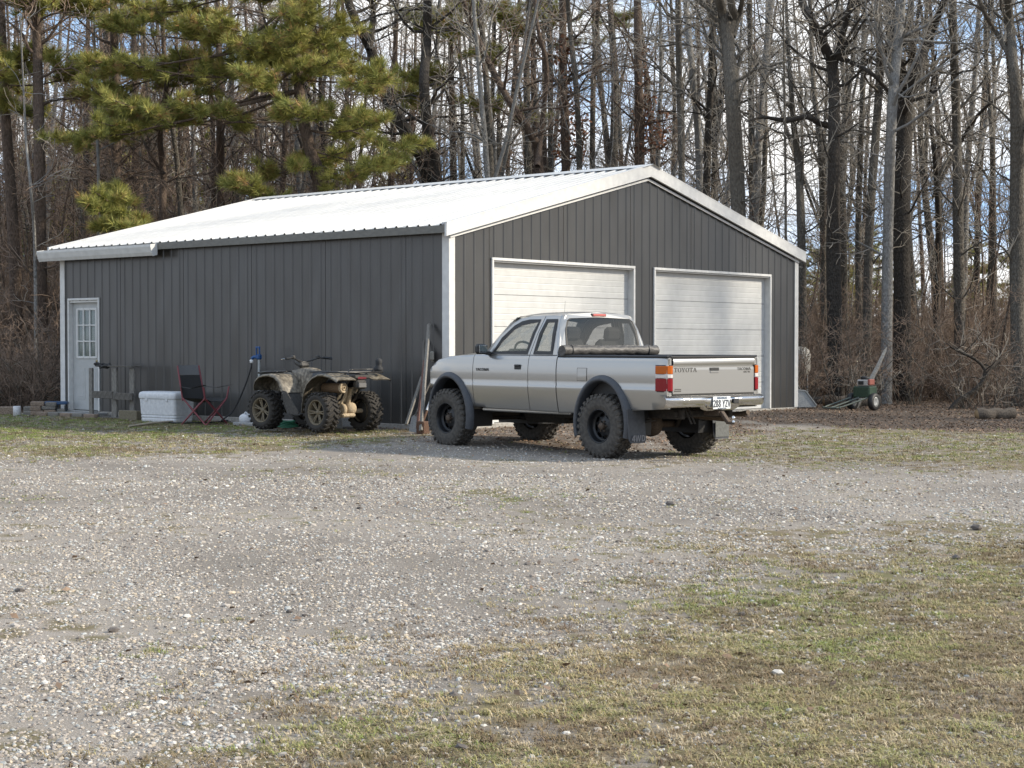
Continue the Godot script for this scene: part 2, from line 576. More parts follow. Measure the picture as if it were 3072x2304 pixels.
func make_grass() -> void:
	var m := mat("short winter grass", Color.WHITE, 0.8)
	m.vertex_color_use_as_albedo = true
	var bufs := [PackedFloat32Array(), PackedFloat32Array()]
	for band in [[5.2, 8.0, 1150.0], [8.0, 12.0, 650.0], [12.0, 18.0, 300.0], [18.0, 26.0, 170.0], [26.0, 34.5, 120.0]]:
		var z0: float = band[0]
		var z1: float = band[1]
		var wide: float = 0.33 * z1 + 0.8
		for k in int((z1 - z0) * wide * 2.0 * band[2]):
			var z := rng.randf_range(z0, z1)
			var x := rng.randf_range(-wide, wide)
			if absf(x) > 0.33 * z + 0.8: continue
			var g := into_garage(x, z)
			if g.x > -0.15 and g.x < GW + 0.1 and g.y < 0.15 and g.y > -GL: continue
			var c := cover_at(x + rng.randfn() * 0.35, z + rng.randfn() * 0.55)
			var patch := bumpy.get_noise_2d(x * 30.0 + 50, z * 30.0) + 0.7 * bumpy.get_noise_2d(x * 9.0 + 150, z * 9.0)
			if rng.randf() > smoothstep(0.2, 0.9, c.r + patch * 0.5) * (1.0 - 0.8 * c.g): continue
			var green := clampf(c.b - (0.22 if z < 14.0 else 0.0) + patch * 0.35 + rng.randf_range(-0.3, 0.3), 0.0, 1.0)
			var rusty := bumpy.get_noise_2d(x * 16.0 + 900, z * 16.0) + 0.3 * rng.randf()
			var col := Color(0.36, 0.275, 0.15).lerp(Color(0.20, 0.25, 0.055), green) * rng.randf_range(0.7, 1.25)
			if rusty > 0.28: col = col.lerp(Color(0.19, 0.125, 0.075), 0.7)
			if rng.randf() < 0.13: col = Color(0.52, 0.43, 0.28)
			if rng.randf() < 0.08: col = Color(0.11, 0.07, 0.045)
			var s := rng.randf_range(0.7, 1.2) * (0.8 if z < 20.0 else 1.1)
			put(bufs[k % 2], Transform3D(Basis(Vector3.UP, rng.randf() * TAU).scaled(Vector3(s, s * 0.8, s)), at3(x, height(x, z) - 0.002, z)), col)
	scatter("grass", "short patchy winter grass, part green and part straw, on the lot", "grass", blade_mesh(3, 11, 0.05, 0.0022, 0.035, 0.9), m, bufs[0])
	scatter("grass", "flattened straw coloured grass matted between the stones", "grass", blade_mesh(4, 13, 0.045, 0.002, 0.045, 1.6), m, bufs[1])

func make_litter() -> void:
	var s := Shape.new()
	s.tri(Vector3(-0.5, 0, 0), Vector3(0, 0.12, 0.3), Vector3(0.05, 0.05, -0.28))
	s.tri(Vector3(0, 0.12, 0.3), Vector3(0.5, 0.02, 0), Vector3(0.05, 0.05, -0.28))
	var m := mat("fallen leaves", Color.WHITE, 0.9)
	m.vertex_color_use_as_albedo = true
	var buf := PackedFloat32Array()
	for k in 170000:
		var z := rng.randf_range(6.0, 52.0)
		var x := rng.randf_range(-1.0, 1.0) * (0.34 * z + 1.0)
		var g := into_garage(x, z)
		if g.x > -0.02 and g.x < GW and g.y < 0.02 and g.y > -GL: continue
		var c := cover_at(x, z) if z < LOT_Z1 else Color(0, 1, 0)
		if rng.randf() > clampf(c.g * 1.2, 0.008, 1.0): continue
		var sz := rng.randf_range(0.02, 0.06)
		var b := Basis.from_euler(Vector3(rng.randf_range(-0.6, 0.6), rng.randf() * TAU, rng.randf_range(-0.6, 0.6))).scaled(Vector3.ONE * sz)
		var col := Color(0.15, 0.095, 0.062).lerp(Color(0.29, 0.20, 0.135), rng.randf()) * rng.randf_range(0.6, 1.2)
		put(buf, Transform3D(b, at3(x, height(x, z) + 0.012, z)), col)
	scatter("leaf_litter", "brown fallen leaves strewn along the edge of the woods", "leaves", s.mesh(), m, buf)

func make_stones() -> void:
	var pale := worn("pale stone", lin(0.36, 0.34, 0.31), lin(0.66, 0.63, 0.58), 0.85, Vector3(9, 9, 9))
	var dark := worn("dark stone", lin(0.06, 0.052, 0.047), lin(0.16, 0.14, 0.125), 0.85, Vector3(9, 9, 9))
	# px, py, width in px, pale
	for e in [[1858, 1742, 24, 1], [560, 1852, 26, 1], [1385, 2262, 40, 0], [1362, 2105, 40, 0], [1990, 2072, 22, 1], [2140, 2150, 22, 1], [2330, 2030, 40, 1], [1620, 1975, 20, 1], [1800, 1612, 22, 1], [2010, 1515, 30, 0], [340, 1895, 34, 0], [60, 1770, 30, 0], [1078, 1525, 18, 0], [600, 1330, 14, 1], [660, 2015, 22, 1], [480, 2098, 20, 1], [300, 2150, 26, 1], [2225, 1850, 26, 0], [2480, 1650, 24, 1], [2930, 1590, 40, 0], [1170, 1906, 22, 1], [2060, 2155, 18, 1], [520, 2240, 24, 1], [1430, 2170, 26, 1], [1180, 2250, 22, 1], [870, 1840, 22, 0], [915, 1852, 20, 0], [2870, 1675, 30, 0], [2300, 2140, 26, 0], [1700, 2220, 30, 1]]:
		var g := ground_at(e[0], e[1], -0.15)
		var w: float = e[2] * -g.z / FOCAL
		var o := single("stone", pebble_mesh(int(e[0])), pale if e[3] else dark, "loose pale stone bigger than the gravel around it" if e[3] else "loose dark stone bigger than the gravel around it", "stone", Vector3(g.x, height(g.x, -g.z) + w * 0.18, g.z), "pale stones on the lot" if e[3] else "dark stones on the lot")
		o.scale = Vector3.ONE * w * 1.05
		o.rotation.y = e[0]

# ------------------------------------------------------------------ garage
const SLOPE := 0.2456
func roof_y(x: float) -> float:
	return 3.10 + SLOPE * (minf(x, GW - x) + 0.15)

# ribbed sheet metal: panel from s0 to s1 along a wall; 'where' turns (s, y, proud) into a point; 'span' gives the bottom and top at s
func ribbed(s0: float, s1: float, pitch: float, tall: float, cuts: Array, where: Callable, span: Callable, phase := 0.0) -> Shape:
	var pts := [Vector2(s0, 0), Vector2(s1, 0)]
	var k := floori((s0 - phase) / pitch) - 1
	while k * pitch + phase < s1 + pitch:
		var c := k * pitch + phase
		for q in [Vector2(c - 0.030, 0), Vector2(c - 0.013, tall), Vector2(c + 0.013, tall), Vector2(c + 0.030, 0)]:
			if q.x > s0 + 0.001 and q.x < s1 - 0.001: pts.append(q)
		k += 1
	pts.sort_custom(func(a, b): return a.x < b.x)
	for c: float in cuts:
		if c <= s0 + 0.002 or c >= s1 - 0.002: continue
		for i in pts.size() - 1:
			if pts[i].x < c and pts[i + 1].x > c:
				pts.insert(i + 1, Vector2(c, lerpf(pts[i].y, pts[i + 1].y, (c - pts[i].x) / (pts[i + 1].x - pts[i].x))))
				break
	var sh := Shape.new()
	for i in pts.size() - 1:
		var a: Vector2 = pts[i]
		var b: Vector2 = pts[i + 1]
		var m := (a.x + b.x) * 0.5
		var ya: Vector2 = span.call(a.x, m)
		var yb: Vector2 = span.call(b.x, m)
		if ya.y - ya.x < 0.01 and yb.y - yb.x < 0.01: continue
		sh.quad(where.call(a.x, ya.x, a.y), where.call(b.x, yb.x, b.y), where.call(b.x, yb.y, b.y), where.call(a.x, ya.y, a.y))
	return sh

func make_garage() -> void:
	var g := thing("garage", "charcoal ribbed metal garage with white trim, white metal roof and two overhead doors", "garage", at3(GX, 0, GZ), PI / 2 - GA)
	var siding := worn("charcoal painted steel", lin(0.037, 0.036, 0.035), lin(0.049, 0.048, 0.046), 0.32, Vector3(0.5, 0.12, 0.5), 0.0, 0.0, 0.03, 4)
	siding.normal_enabled = true
	siding.normal_texture = noise_tex("oilcan", 0.012, 2, Color.BLACK, Color.WHITE, 3.0)
	siding.normal_scale = 0.25
	siding.metallic_specular = 0.6
	var trim := worn("white painted trim", lin(0.52, 0.52, 0.51), lin(0.64, 0.64, 0.62), 0.45, Vector3(0.7, 0.7, 0.7))
	var eave_grey := worn("grey eave trim", lin(0.11, 0.108, 0.095), lin(0.16, 0.155, 0.138), 0.5, Vector3(0.8, 2, 0.8))
	var roof_paint := worn("white ribbed roof steel", lin(0.42, 0.42, 0.41), lin(0.58, 0.58, 0.57), 0.4, Vector3(0.25, 0.25, 1.6), 0.0, 0.0, 0.03, 5)
	var door_white := worn("white overhead door", lin(0.47, 0.475, 0.465), lin(0.54, 0.545, 0.535), 0.5, Vector3(0.5, 0.5, 0.5))
	var door_grey := worn("grey white entry door", lin(0.36, 0.37, 0.365), lin(0.43, 0.44, 0.435), 0.5, Vector3(0.5, 0.5, 0.5))
	var concrete := worn("slab concrete", lin(0.20, 0.19, 0.17), lin(0.38, 0.36, 0.33), 0.9, Vector3(1.5, 1.5, 1.5))
	var bare := mat("bare galvanised sheet", lin(0.42, 0.42, 0.41), 0.6)

	var s := Shape.new()
	s.box(Vector3(GW * 0.5, -0.16, -GL * 0.5), Vector3(GW + 0.04, 0.33, GL + 0.04), 0.01)
	part("slab", s, concrete, g)
	# side wall (x = 0) with the entry door, gable wall (z = 0) with two overhead doors, the two walls behind
	var man0 := 8.85; var man1 := 9.84; var man_top := 2.10
	var side_top := func(z: float) -> float: return 3.06
	var n_side := 11
	var w := GL / n_side
	for k in n_side:
		var sh := ribbed(k * w + 0.002, (k + 1) * w - 0.002, w / 4.0, 0.014, [man0, man1],
			func(t, y, proud): return Vector3(-proud - 0.004 * (k % 2), y, -t),
			func(t, m): return Vector2(man_top if m > man0 and m < man1 else 0.006, 3.06), w / 8.0)
		part("wall_panel", sh, siding, g)
		sh = ribbed(k * w + 0.002, (k + 1) * w - 0.002, w / 4.0, 0.014, [],
			func(t, y, proud): return Vector3(GW + proud, y, -t), func(t, m): return Vector2(0.006, 3.06), w / 8.0)
		part("wall_panel", sh, siding, g)
	var d := [[0.987, 4.857], [5.437, 9.437]]
	var dtop := 2.60
	var n_front := 11
	w = GW / n_front
	for k in n_front:
		var sh := ribbed(k * w + 0.002, (k + 1) * w - 0.002, w / 4.0, 0.014, [d[0][0], d[0][1], d[1][0], d[1][1], GW / 2],
			func(t, y, proud): return Vector3(t, y, proud + 0.004 * (k % 2)),
			func(t, m): return Vector2(dtop if (m > d[0][0] and m < d[0][1]) or (m > d[1][0] and m < d[1][1]) else 0.006, roof_y(t) - 0.06), w / 8.0)
		part("wall_panel", sh, siding, g)
		sh = ribbed(k * w + 0.002, (k + 1) * w - 0.002, w / 4.0, 0.014, [GW / 2],
			func(t, y, proud): return Vector3(t, y, -GL - proud), func(t, m): return Vector2(0.006, roof_y(t) - 0.06), w / 8.0)
		part("wall_panel", sh, siding, g)
	# corner trim: an angle on each corner
	for c in [[0.0, 0.0, -1, 1], [GW, 0.0, 1, 1], [0.0, -GL, -1, -1], [GW, -GL, 1, -1]]:
		s = Shape.new()
		var o := Vector3(c[0] + 0.03 * c[2], 0, c[1] + 0.03 * c[3])
		s.box(o + Vector3(-0.070 * c[2], 1.515, -0.006 * c[3]), Vector3(0.140, 3.02, 0.012), 0.003)
		s.box(o + Vector3(-0.006 * c[2], 1.515, -0.0795 * c[3]), Vector3(0.012, 3.02, 0.135), 0.003)
		part("corner_trim", s, trim, g)
	# roof panels
	var z_front := 0.10
	var z_back := -GL - 0.20
	var n_roof := 11
	w = (z_front - z_back) / n_roof
	for sd in 2:
		for k in n_roof:
			var sh := ribbed(k * w + 0.001, (k + 1) * w - 0.001, w / 4.0, 0.024, [],
				func(t, y, proud):
					var x: float = y if sd == 0 else GW - y
					return Vector3(x, roof_y(x) + proud + 0.0025 * (k % 2), z_front - t),
				func(t, m): return Vector2(-0.17, GW / 2 - 0.01), w / 8.0)
			part("roof_panel", sh, roof_paint, g)
	# the deck under the panels keeps light out of the eaves
	s = Shape.new()
	for sd: float in [1.0, -1.0]:
		var x0 := GW / 2 - sd * (GW / 2 + 0.14)
		s.quad(Vector3(x0, roof_y(x0) - 0.03, z_front), Vector3(GW / 2, roof_y(GW / 2) - 0.03, z_front), Vector3(GW / 2, roof_y(GW / 2) - 0.03, z_back), Vector3(x0, roof_y(x0) - 0.03, z_back))
		s.box(Vector3(x0 + sd * 0.07, roof_y(x0) - 0.075, (z_front + z_back) / 2), Vector3(0.14, 0.012, z_front - z_back))
	part("roof_deck", s, bare, g)
	s = Shape.new()
	var yr := roof_y(GW / 2)
	for zz in [[z_front + 0.06, z_back]]:
		var prof := [Vector2(-0.26, -0.062 + 0.030), Vector2(-0.255, -0.062 + 0.036), Vector2(-0.03, 0.034), Vector2(0.0, 0.046), Vector2(0.03, 0.034), Vector2(0.255, -0.026), Vector2(0.26, -0.032)]
		var rows := []
		for q: float in [zz[0], zz[1]]:
			var row := PackedVector3Array()
			for p: Vector2 in prof: row.append(Vector3(GW / 2 + p.x, yr + p.y, q))
			rows.append(row)
		s.sheet(rows, false, false)
	part("ridge_cap", s, trim, g)
	# rake trim on the gables
	for gz in [[0.075, 0.118, 1.0], [-GL - 0.21, -GL - 0.165, -1.0]]:
		for sd in 2:
			s = Shape.new()
			var xa := -0.18 if sd == 0 else GW + 0.18
			var xm := GW / 2
			var ya := roof_y(0) - SLOPE * 0.18
			var top := 0.036
			s.plate(PackedVector2Array([Vector2(xa, ya + top), Vector2(xm, yr + top), Vector2(xm, yr + top - 0.212), Vector2(xa, ya + top - 0.205)]), gz[0], gz[1])
			s.plate(PackedVector2Array([Vector2(xa, ya + top + 0.008), Vector2(xm, yr + top + 0.008), Vector2(xm, yr + top - 0.012), Vector2(xa, ya + top - 0.012)]), minf(gz[0], gz[0] - 0.06 * gz[2]), gz[1] + 0.003)
			part("rake_trim", s, trim, g)
			s = Shape.new()
			s.plate(PackedVector2Array([Vector2(xa * 0.1 + (0.0 if sd == 0 else GW * 0.9), roof_y(0) - 0.19), Vector2(xm, yr - 0.205), Vector2(xm, yr - 0.245), Vector2(xa * 0.1 + (0.0 if sd == 0 else GW * 0.9), roof_y(0) - 0.232)]), 0.028 if gz[2] > 0 else -GL - 0.05, 0.05 if gz[2] > 0 else -GL - 0.028)
			part("gable_moulding", s, trim, g)
	# eave trim and the length of gutter over the entry door
	for sd in 2:
		s = Shape.new()
		var x := -0.165 if sd == 0 else GW + 0.165
		s.box(Vector3(x, 3.032, (z_front - 0.03 + z_back) / 2), Vector3(0.022, 0.118, z_front - 0.03 - z_back), 0.004)
		part("eave_trim", s, eave_grey, g)
	s = Shape.new()
	var gut := [Vector2(-0.178, 3.075), Vector2(-0.178, 2.885), Vector2(-0.27, 2.86), Vector2(-0.30, 2.92), Vector2(-0.325, 3.02), Vector2(-0.325, 3.055), Vector2(-0.31, 3.055), Vector2(-0.305, 3.02), Vector2(-0.285, 2.925), Vector2(-0.262, 2.878), Vector2(-0.19, 2.9), Vector2(-0.19, 3.075)]
	var rows := []
	for q: float in [-6.92, -GL - 0.34]:
		var row := PackedVector3Array()
		for p: Vector2 in gut: row.append(Vector3(p.x, p.y, q))
		rows.append(row)
	s.sheet(rows, true, false)
	var gp := part("gutter", s, worn("gutter white", lin(0.50, 0.50, 0.48), lin(0.62, 0.62, 0.6), 0.45, Vector3(0.8, 0.8, 0.8)), g)
	for q: float in [-6.92, -GL - 0.34]:
		s = Shape.new()
		s.plate(PackedVector2Array([Vector2(-0.175, 3.085), Vector2(-0.175, 2.878), Vector2(-0.272, 2.852), Vector2(-0.305, 2.915), Vector2(-0.332, 3.02), Vector2(-0.332, 3.06)]), q - 0.012, q + 0.012)
		part("end_cap", s, trim, gp)
	# overhead doors
	for dd in d:
		var o := Node3D.new()
		o.name = "overhead_door"
		g.add_child(o, true)
		var x0: float = dd[0]
		var x1: float = dd[1]
		s = Shape.new()
		for x: float in [x0, x1 - 0.045]:
			s.box(Vector3(x + 0.0225, dtop / 2, 0.022), Vector3(0.045, dtop, 0.03), 0.004)
		s.box(Vector3((x0 + x1) / 2, dtop + 0.0235, 0.022), Vector3(x1 - x0, 0.045, 0.03), 0.004)
		# reveal
		s.box(Vector3(x0 + 0.010, dtop / 2, -0.075), Vector3(0.02, dtop, 0.16))
		s.box(Vector3(x1 - 0.010, dtop / 2, -0.075), Vector3(0.02, dtop, 0.16))
		s.box(Vector3((x0 + x1) / 2, dtop - 0.011, -0.075), Vector3(x1 - x0 - 0.042, 0.02, 0.16))
		part("door_frame", s, trim, o)
		var n := 5
		var hh := (dtop - 0.03) / n
		for k in n:
			# each section is a sheet pressed with shallow horizontal ribs
			s = Shape.new()
			var prof := []
			var y0 := 0.008 + k * hh
			prof.append(Vector2(y0 + 0.002, -0.007)); prof.append(Vector2(y0 + 0.008, 0.0))
			var m := 5
			for q in range(1, m):
				var yy := y0 + q * hh / m
				prof.append(Vector2(yy - 0.010, 0.0)); prof.append(Vector2(yy - 0.003, -0.0025)); prof.append(Vector2(yy + 0.003, -0.0025)); prof.append(Vector2(yy + 0.010, 0.0))
			prof.append(Vector2(y0 + hh - 0.008, 0.0)); prof.append(Vector2(y0 + hh - 0.002, -0.007))
			for i in prof.size() - 1:
				var a: Vector2 = prof[i]
				var b: Vector2 = prof[i + 1]
				s.quad(Vector3(x0 + 0.022, a.x, -0.11 + a.y), Vector3(x1 - 0.022, a.x, -0.11 + a.y), Vector3(x1 - 0.022, b.x, -0.11 + b.y), Vector3(x0 + 0.022, b.x, -0.11 + b.y))
			part("door_section", s, door_white, o)
		s = Shape.new()
		s.box(Vector3((x0 + x1) / 2, dtop / 2, -0.14), Vector3(x1 - x0 - 0.05, dtop - 0.02, 0.02))
		part("door_backing", s, bare, o)
	# entry door in the side wall
	var o := Node3D.new()
	o.name = "entry_door"
	g.add_child(o, true)
	s = Shape.new()
	for z: float in [-man0 - 0.02, -man1 + 0.02]:
		s.box(Vector3(-0.018, man_top / 2 + 0.006, z), Vector3(0.03, man_top, 0.04), 0.004)
		s.box(Vector3(0.05, man_top / 2 + 0.006, z), Vector3(0.105, man_top, 0.04))
	s.box(Vector3(-0.018, man_top + 0.0265, -(man0 + man1) / 2), Vector3(0.03, 0.04, man1 - man0), 0.004)
	s.box(Vector3(0.05, man_top - 0.0145, -(man0 + man1) / 2), Vector3(0.105, 0.04, man1 - man0 - 0.082))
	part("door_frame", s, trim, o)
	var za := -man0 - 0.045
	var zb := -man1 + 0.045
	var wz := (za + zb) / 2
	var win_h := [1.02, 1.94]
	var win_z := [wz + 0.30, wz - 0.30]
	s = Shape.new()
	s.box(Vector3(0.085, win_h[0] / 2 + 0.01, wz), Vector3(0.045, win_h[0] - 0.02, za - zb), 0.003)
	s.box(Vector3(0.085, (win_h[1] + man_top - 0.03) / 2, wz), Vector3(0.045, man_top - 0.03 - win_h[1], za - zb), 0.003)
	s.box(Vector3(0.085, (win_h[0] + win_h[1]) / 2, (za + win_z[0]) / 2), Vector3(0.045, win_h[1] - win_h[0], za - win_z[0]))
	s.box(Vector3(0.085, (win_h[0] + win_h[1]) / 2, (zb + win_z[1]) / 2), Vector3(0.045, win_h[1] - win_h[0], win_z[1] - zb))
	for z: float in [wz + 0.19, wz - 0.19]:
		for q in [[0.22, 0.82]]:
			s.box(Vector3(0.060, (q[0] + q[1]) / 2, z), Vector3(0.008, q[1] - q[0], 0.24), 0.0035)
			s.box(Vector3(0.056, (q[0] + q[1]) / 2, z), Vector3(0.008, q[1] - q[0] - 0.09, 0.15), 0.0035)
	var leaf := part("door_leaf", s, door_grey, o)
	s = Shape.new()
	for k in 4:
		var z: float = lerpf(win_z[0], win_z[1], k / 3.0)
		s.box(Vector3(0.058, (win_h[0] + win_h[1]) / 2, z), Vector3(0.03, win_h[1] - win_h[0] + 0.02, 0.028 if k in [1, 2] else 0.045), 0.003)
	for k in 4:
		var y: float = lerpf(win_h[0], win_h[1], k / 3.0)
		for q in 3:
			s.box(Vector3(0.058, y, lerpf(win_z[0], win_z[1], (q + 0.5) / 3.0)), Vector3(0.026, 0.026 if k in [1, 2] else 0.042, 0.17), 0.003)
	part("window_frame", s, trim, leaf)
	var glass := mat("entry door glass", Color(0.55, 0.62, 0.60, 0.25), 0.03)
	glass.transparency = BaseMaterial3D.TRANSPARENCY_ALPHA
	for k in 3:
		for q in 3:
			s = Shape.new()
			s.box(Vector3(0.068, lerpf(win_h[0], win_h[1], (k + 0.5) / 3.0), lerpf(win_z[0], win_z[1], (q + 0.5) / 3.0)), Vector3(0.004, 0.276, 0.172))
			part("pane", s, glass, leaf)
	s = Shape.new()
	s.lathe([Vector2(0.0, 0.0), Vector2(0.03, 0.0), Vector2(0.03, 0.008), Vector2(0.012, 0.012), Vector2(0.012, 0.03), Vector2(0.028, 0.04), Vector2(0.03, 0.055), Vector2(0.02, 0.07), Vector2(0.0, 0.072)], 14, Transform3D(Basis(Vector3(0, 1, 0), Vector3(-1, 0, 0), Vector3(0, 0, 1)), Vector3(0.06, 0.95, za - 0.075)))
	part("door_knob", s, mat("brass knob", lin(0.30, 0.25, 0.14), 0.3, 0.9), leaf)
	s = Shape.new()
	s.box(Vector3(-0.05, -0.002, wz), Vector3(0.20, 0.024, man1 - man0 - 0.1), 0.005)
	part("threshold", s, mat("threshold aluminium", lin(0.35, 0.35, 0.34), 0.5, 0.6), o)

# ------------------------------------------------------------------ pickup truck (x forward, z to its right, rear axle at x = 0)
func side_w(y: float, s: float) -> float:
	var pts := [[0.48, 0.770], [0.56, 0.790], [0.62, 0.802], [0.80, 0.8295], [0.850, 0.8325], [0.872, 0.8325], [0.882, 0.8275], [1.00, 0.833], [1.10, 0.830], [1.18, 0.820], [1.235, 0.808], [1.255, 0.796], [1.30, 0.770]]
	var w := 0.77
	for i in pts.size() - 1:
		if y >= pts[i][0]: w = lerpf(pts[i][1], pts[i + 1][1], clampf((y - pts[i][0]) / (pts[i + 1][0] - pts[i][0]), 0, 1))
	if s > 2.9: w -= 0.11 * pow((s - 2.9) / 0.8, 2.2)
	if s < -0.88: w -= 0.03 * pow((-0.88 - s) / 0.24, 2.0)
	return w

func arch(s: float, c: float) -> float:
	var k := (s - c) / 0.46
	return 0.40 + 0.56 * sqrt(1.0 - k * k) if absf(k) < 1.0 else 0.0

func truck_side(s0: float, s1: float, bottom: Callable, top: Callable, sg: float, tuck := 0.03) -> Shape:
	var heights := [0.48, 0.52, 0.56, 0.62, 0.72, 0.80, 0.850, 0.872, 0.882, 0.95, 1.02, 1.10, 1.16, 1.20, 1.235, 1.26, 1.30]
	var n := maxi(2, int((s1 - s0) / 0.035))
	var rows := []
	for i in n + 1:
		var s := lerpf(s0, s1, float(i) / n)
		var yb: float = bottom.call(s)
		var yt: float = top.call(s)
		var row := PackedVector3Array()
		row.append(Vector3(s, yb, sg * (side_w(yb, s) - 0.05)))
		for h: float in heights:
			var y := clampf(h, yb, yt)
			row.append(Vector3(s, y, sg * side_w(y, s)))
		row.append(Vector3(s, yt + 0.010, sg * (side_w(yt, s) - 0.012)))
		row.append(Vector3(s, yt + 0.014, sg * (side_w(yt, s) - tuck)))
		rows.append(row)
	var sh := Shape.new()
	sh.sheet(rows)
	# returned edges, so that the gaps between panels read as gaps
	for e in [0, n]:
		var a: PackedVector3Array = rows[e]
		var b := PackedVector3Array()
		for p in a: b.append(p + Vector3(0.0, 0, -sg * 0.03))
		sh.sheet([a, b], false, false)
	return sh

func ring(sh: Shape, outer: PackedVector3Array, inner: PackedVector3Array) -> void:
	for k in outer.size():
		var q := (k + 1) % outer.size()
		sh.quad(outer[k], outer[q], inner[q], inner[k])

func cab_w(y: float) -> float:      # half width of the cab above the belt
	var t := clampf((y - 1.262) / 0.52, 0, 1)
	return lerpf(0.798, 0.615, t) + 0.03 * sin(t * PI)

func cab_pts(list: Array, sg: float, off := 0.0) -> PackedVector3Array:
	var out := PackedVector3Array()
	for p in list: out.append(Vector3(p[0], p[1], sg * (cab_w(p[1]) + off)))
	return out

func shrink(list: Array, d: float) -> Array:
	var poly := PackedVector2Array()
	for p in list: poly.append(Vector2(p[0], p[1]))
	var c := Vector2.ZERO
	for p in poly: c += p
	c /= poly.size()
	var out := []
	for k in poly.size():
		var e1 := (poly[k] - poly[k - 1]).normalized()
		var e2 := (poly[(k + 1) % poly.size()] - poly[k]).normalized()
		var n := (Vector2(-e1.y, e1.x) + Vector2(-e2.y, e2.x)).normalized()
		if n.dot(c - poly[k]) < 0.0: n = -n
		out.append([poly[k].x + n.x * d, poly[k].y + n.y * d])
	return out

func tyre_shape(r: float, rim: float, width: float, lugs: int, lug_h: float) -> Shape:
	# axis along y: outer face at +width / 2
	var h := width / 2
	var sh := Shape.new()
	var prof := [Vector2(rim, h * 0.80), Vector2(rim + 0.012, h * 0.93), Vector2(lerpf(rim, r, 0.35), h * 0.99), Vector2(lerpf(rim, r, 0.62), h * 0.97), Vector2(r - lug_h - 0.012, h * 0.88), Vector2(r - lug_h, h * 0.74), Vector2(r - lug_h + 0.003, 0.0), Vector2(r - lug_h, -h * 0.74), Vector2(r - lug_h - 0.012, -h * 0.88), Vector2(lerpf(rim, r, 0.62), -h * 0.97), Vector2(lerpf(rim, r, 0.35), -h * 0.99), Vector2(rim, -h * 0.8)]
	sh.lathe(prof, 48)
	for k in lugs:
		var a := TAU * k / lugs
		for e in [[0.80, 0.40, 0.0, 0.95], [-0.80, 0.40, 0.5, 0.95], [0.27, 0.34, 0.5, 0.8], [-0.27, 0.34, 0.0, 0.8]]:
			var aa: float = a + e[2] * TAU / lugs
			var wd: float = TAU * r / lugs * 0.56
			var b := Basis(Vector3.UP, -aa)
			var sk := Basis(Vector3.RIGHT, 0.35 * signf(e[0]))
			var t := Transform3D(b, Vector3.ZERO) * Transform3D(sk, Vector3(r - lug_h * 0.6, e[0] * h * 0.9, 0))
			sh.box(Vector3.ZERO, Vector3(lug_h * 1.25, e[1] * h, wd * e[3]), 0.004, t)
		# shoulder scallops running down the sidewall
		for s: float in [1.0, -1.0]:
			var t := Transform3D(Basis(Vector3.UP, -a), Vector3.ZERO) * Transform3D(Basis(Vector3(0, 0, 1), -0.35 * s), Vector3(r - lug_h - 0.018, s * h * 0.90, 0))
			sh.box(Vector3.ZERO, Vector3(0.05, 0.016, TAU * r / lugs * 0.5), 0.004, t)
	return sh

func axle_turn(sg: float) -> Basis:    # lathe axis (y) pointed outwards along z
	return Basis(Vector3(1, 0, 0), Vector3(0, 0, sg), Vector3(0, -sg, 0))

func text_mesh(words: String, tall: float, deep := 0.004, bold := true, serif := false) -> TextMesh:
	var f := SystemFont.new()
	f.font_names = PackedStringArray(["Droid Serif" if serif else "Droid Sans"])
	f.font_weight = 700 if bold else 400
	var t := TextMesh.new()
	t.font = f
	t.text = words
	t.font_size = 64
	t.pixel_size = tall / 46.0
	t.depth = deep
	return t

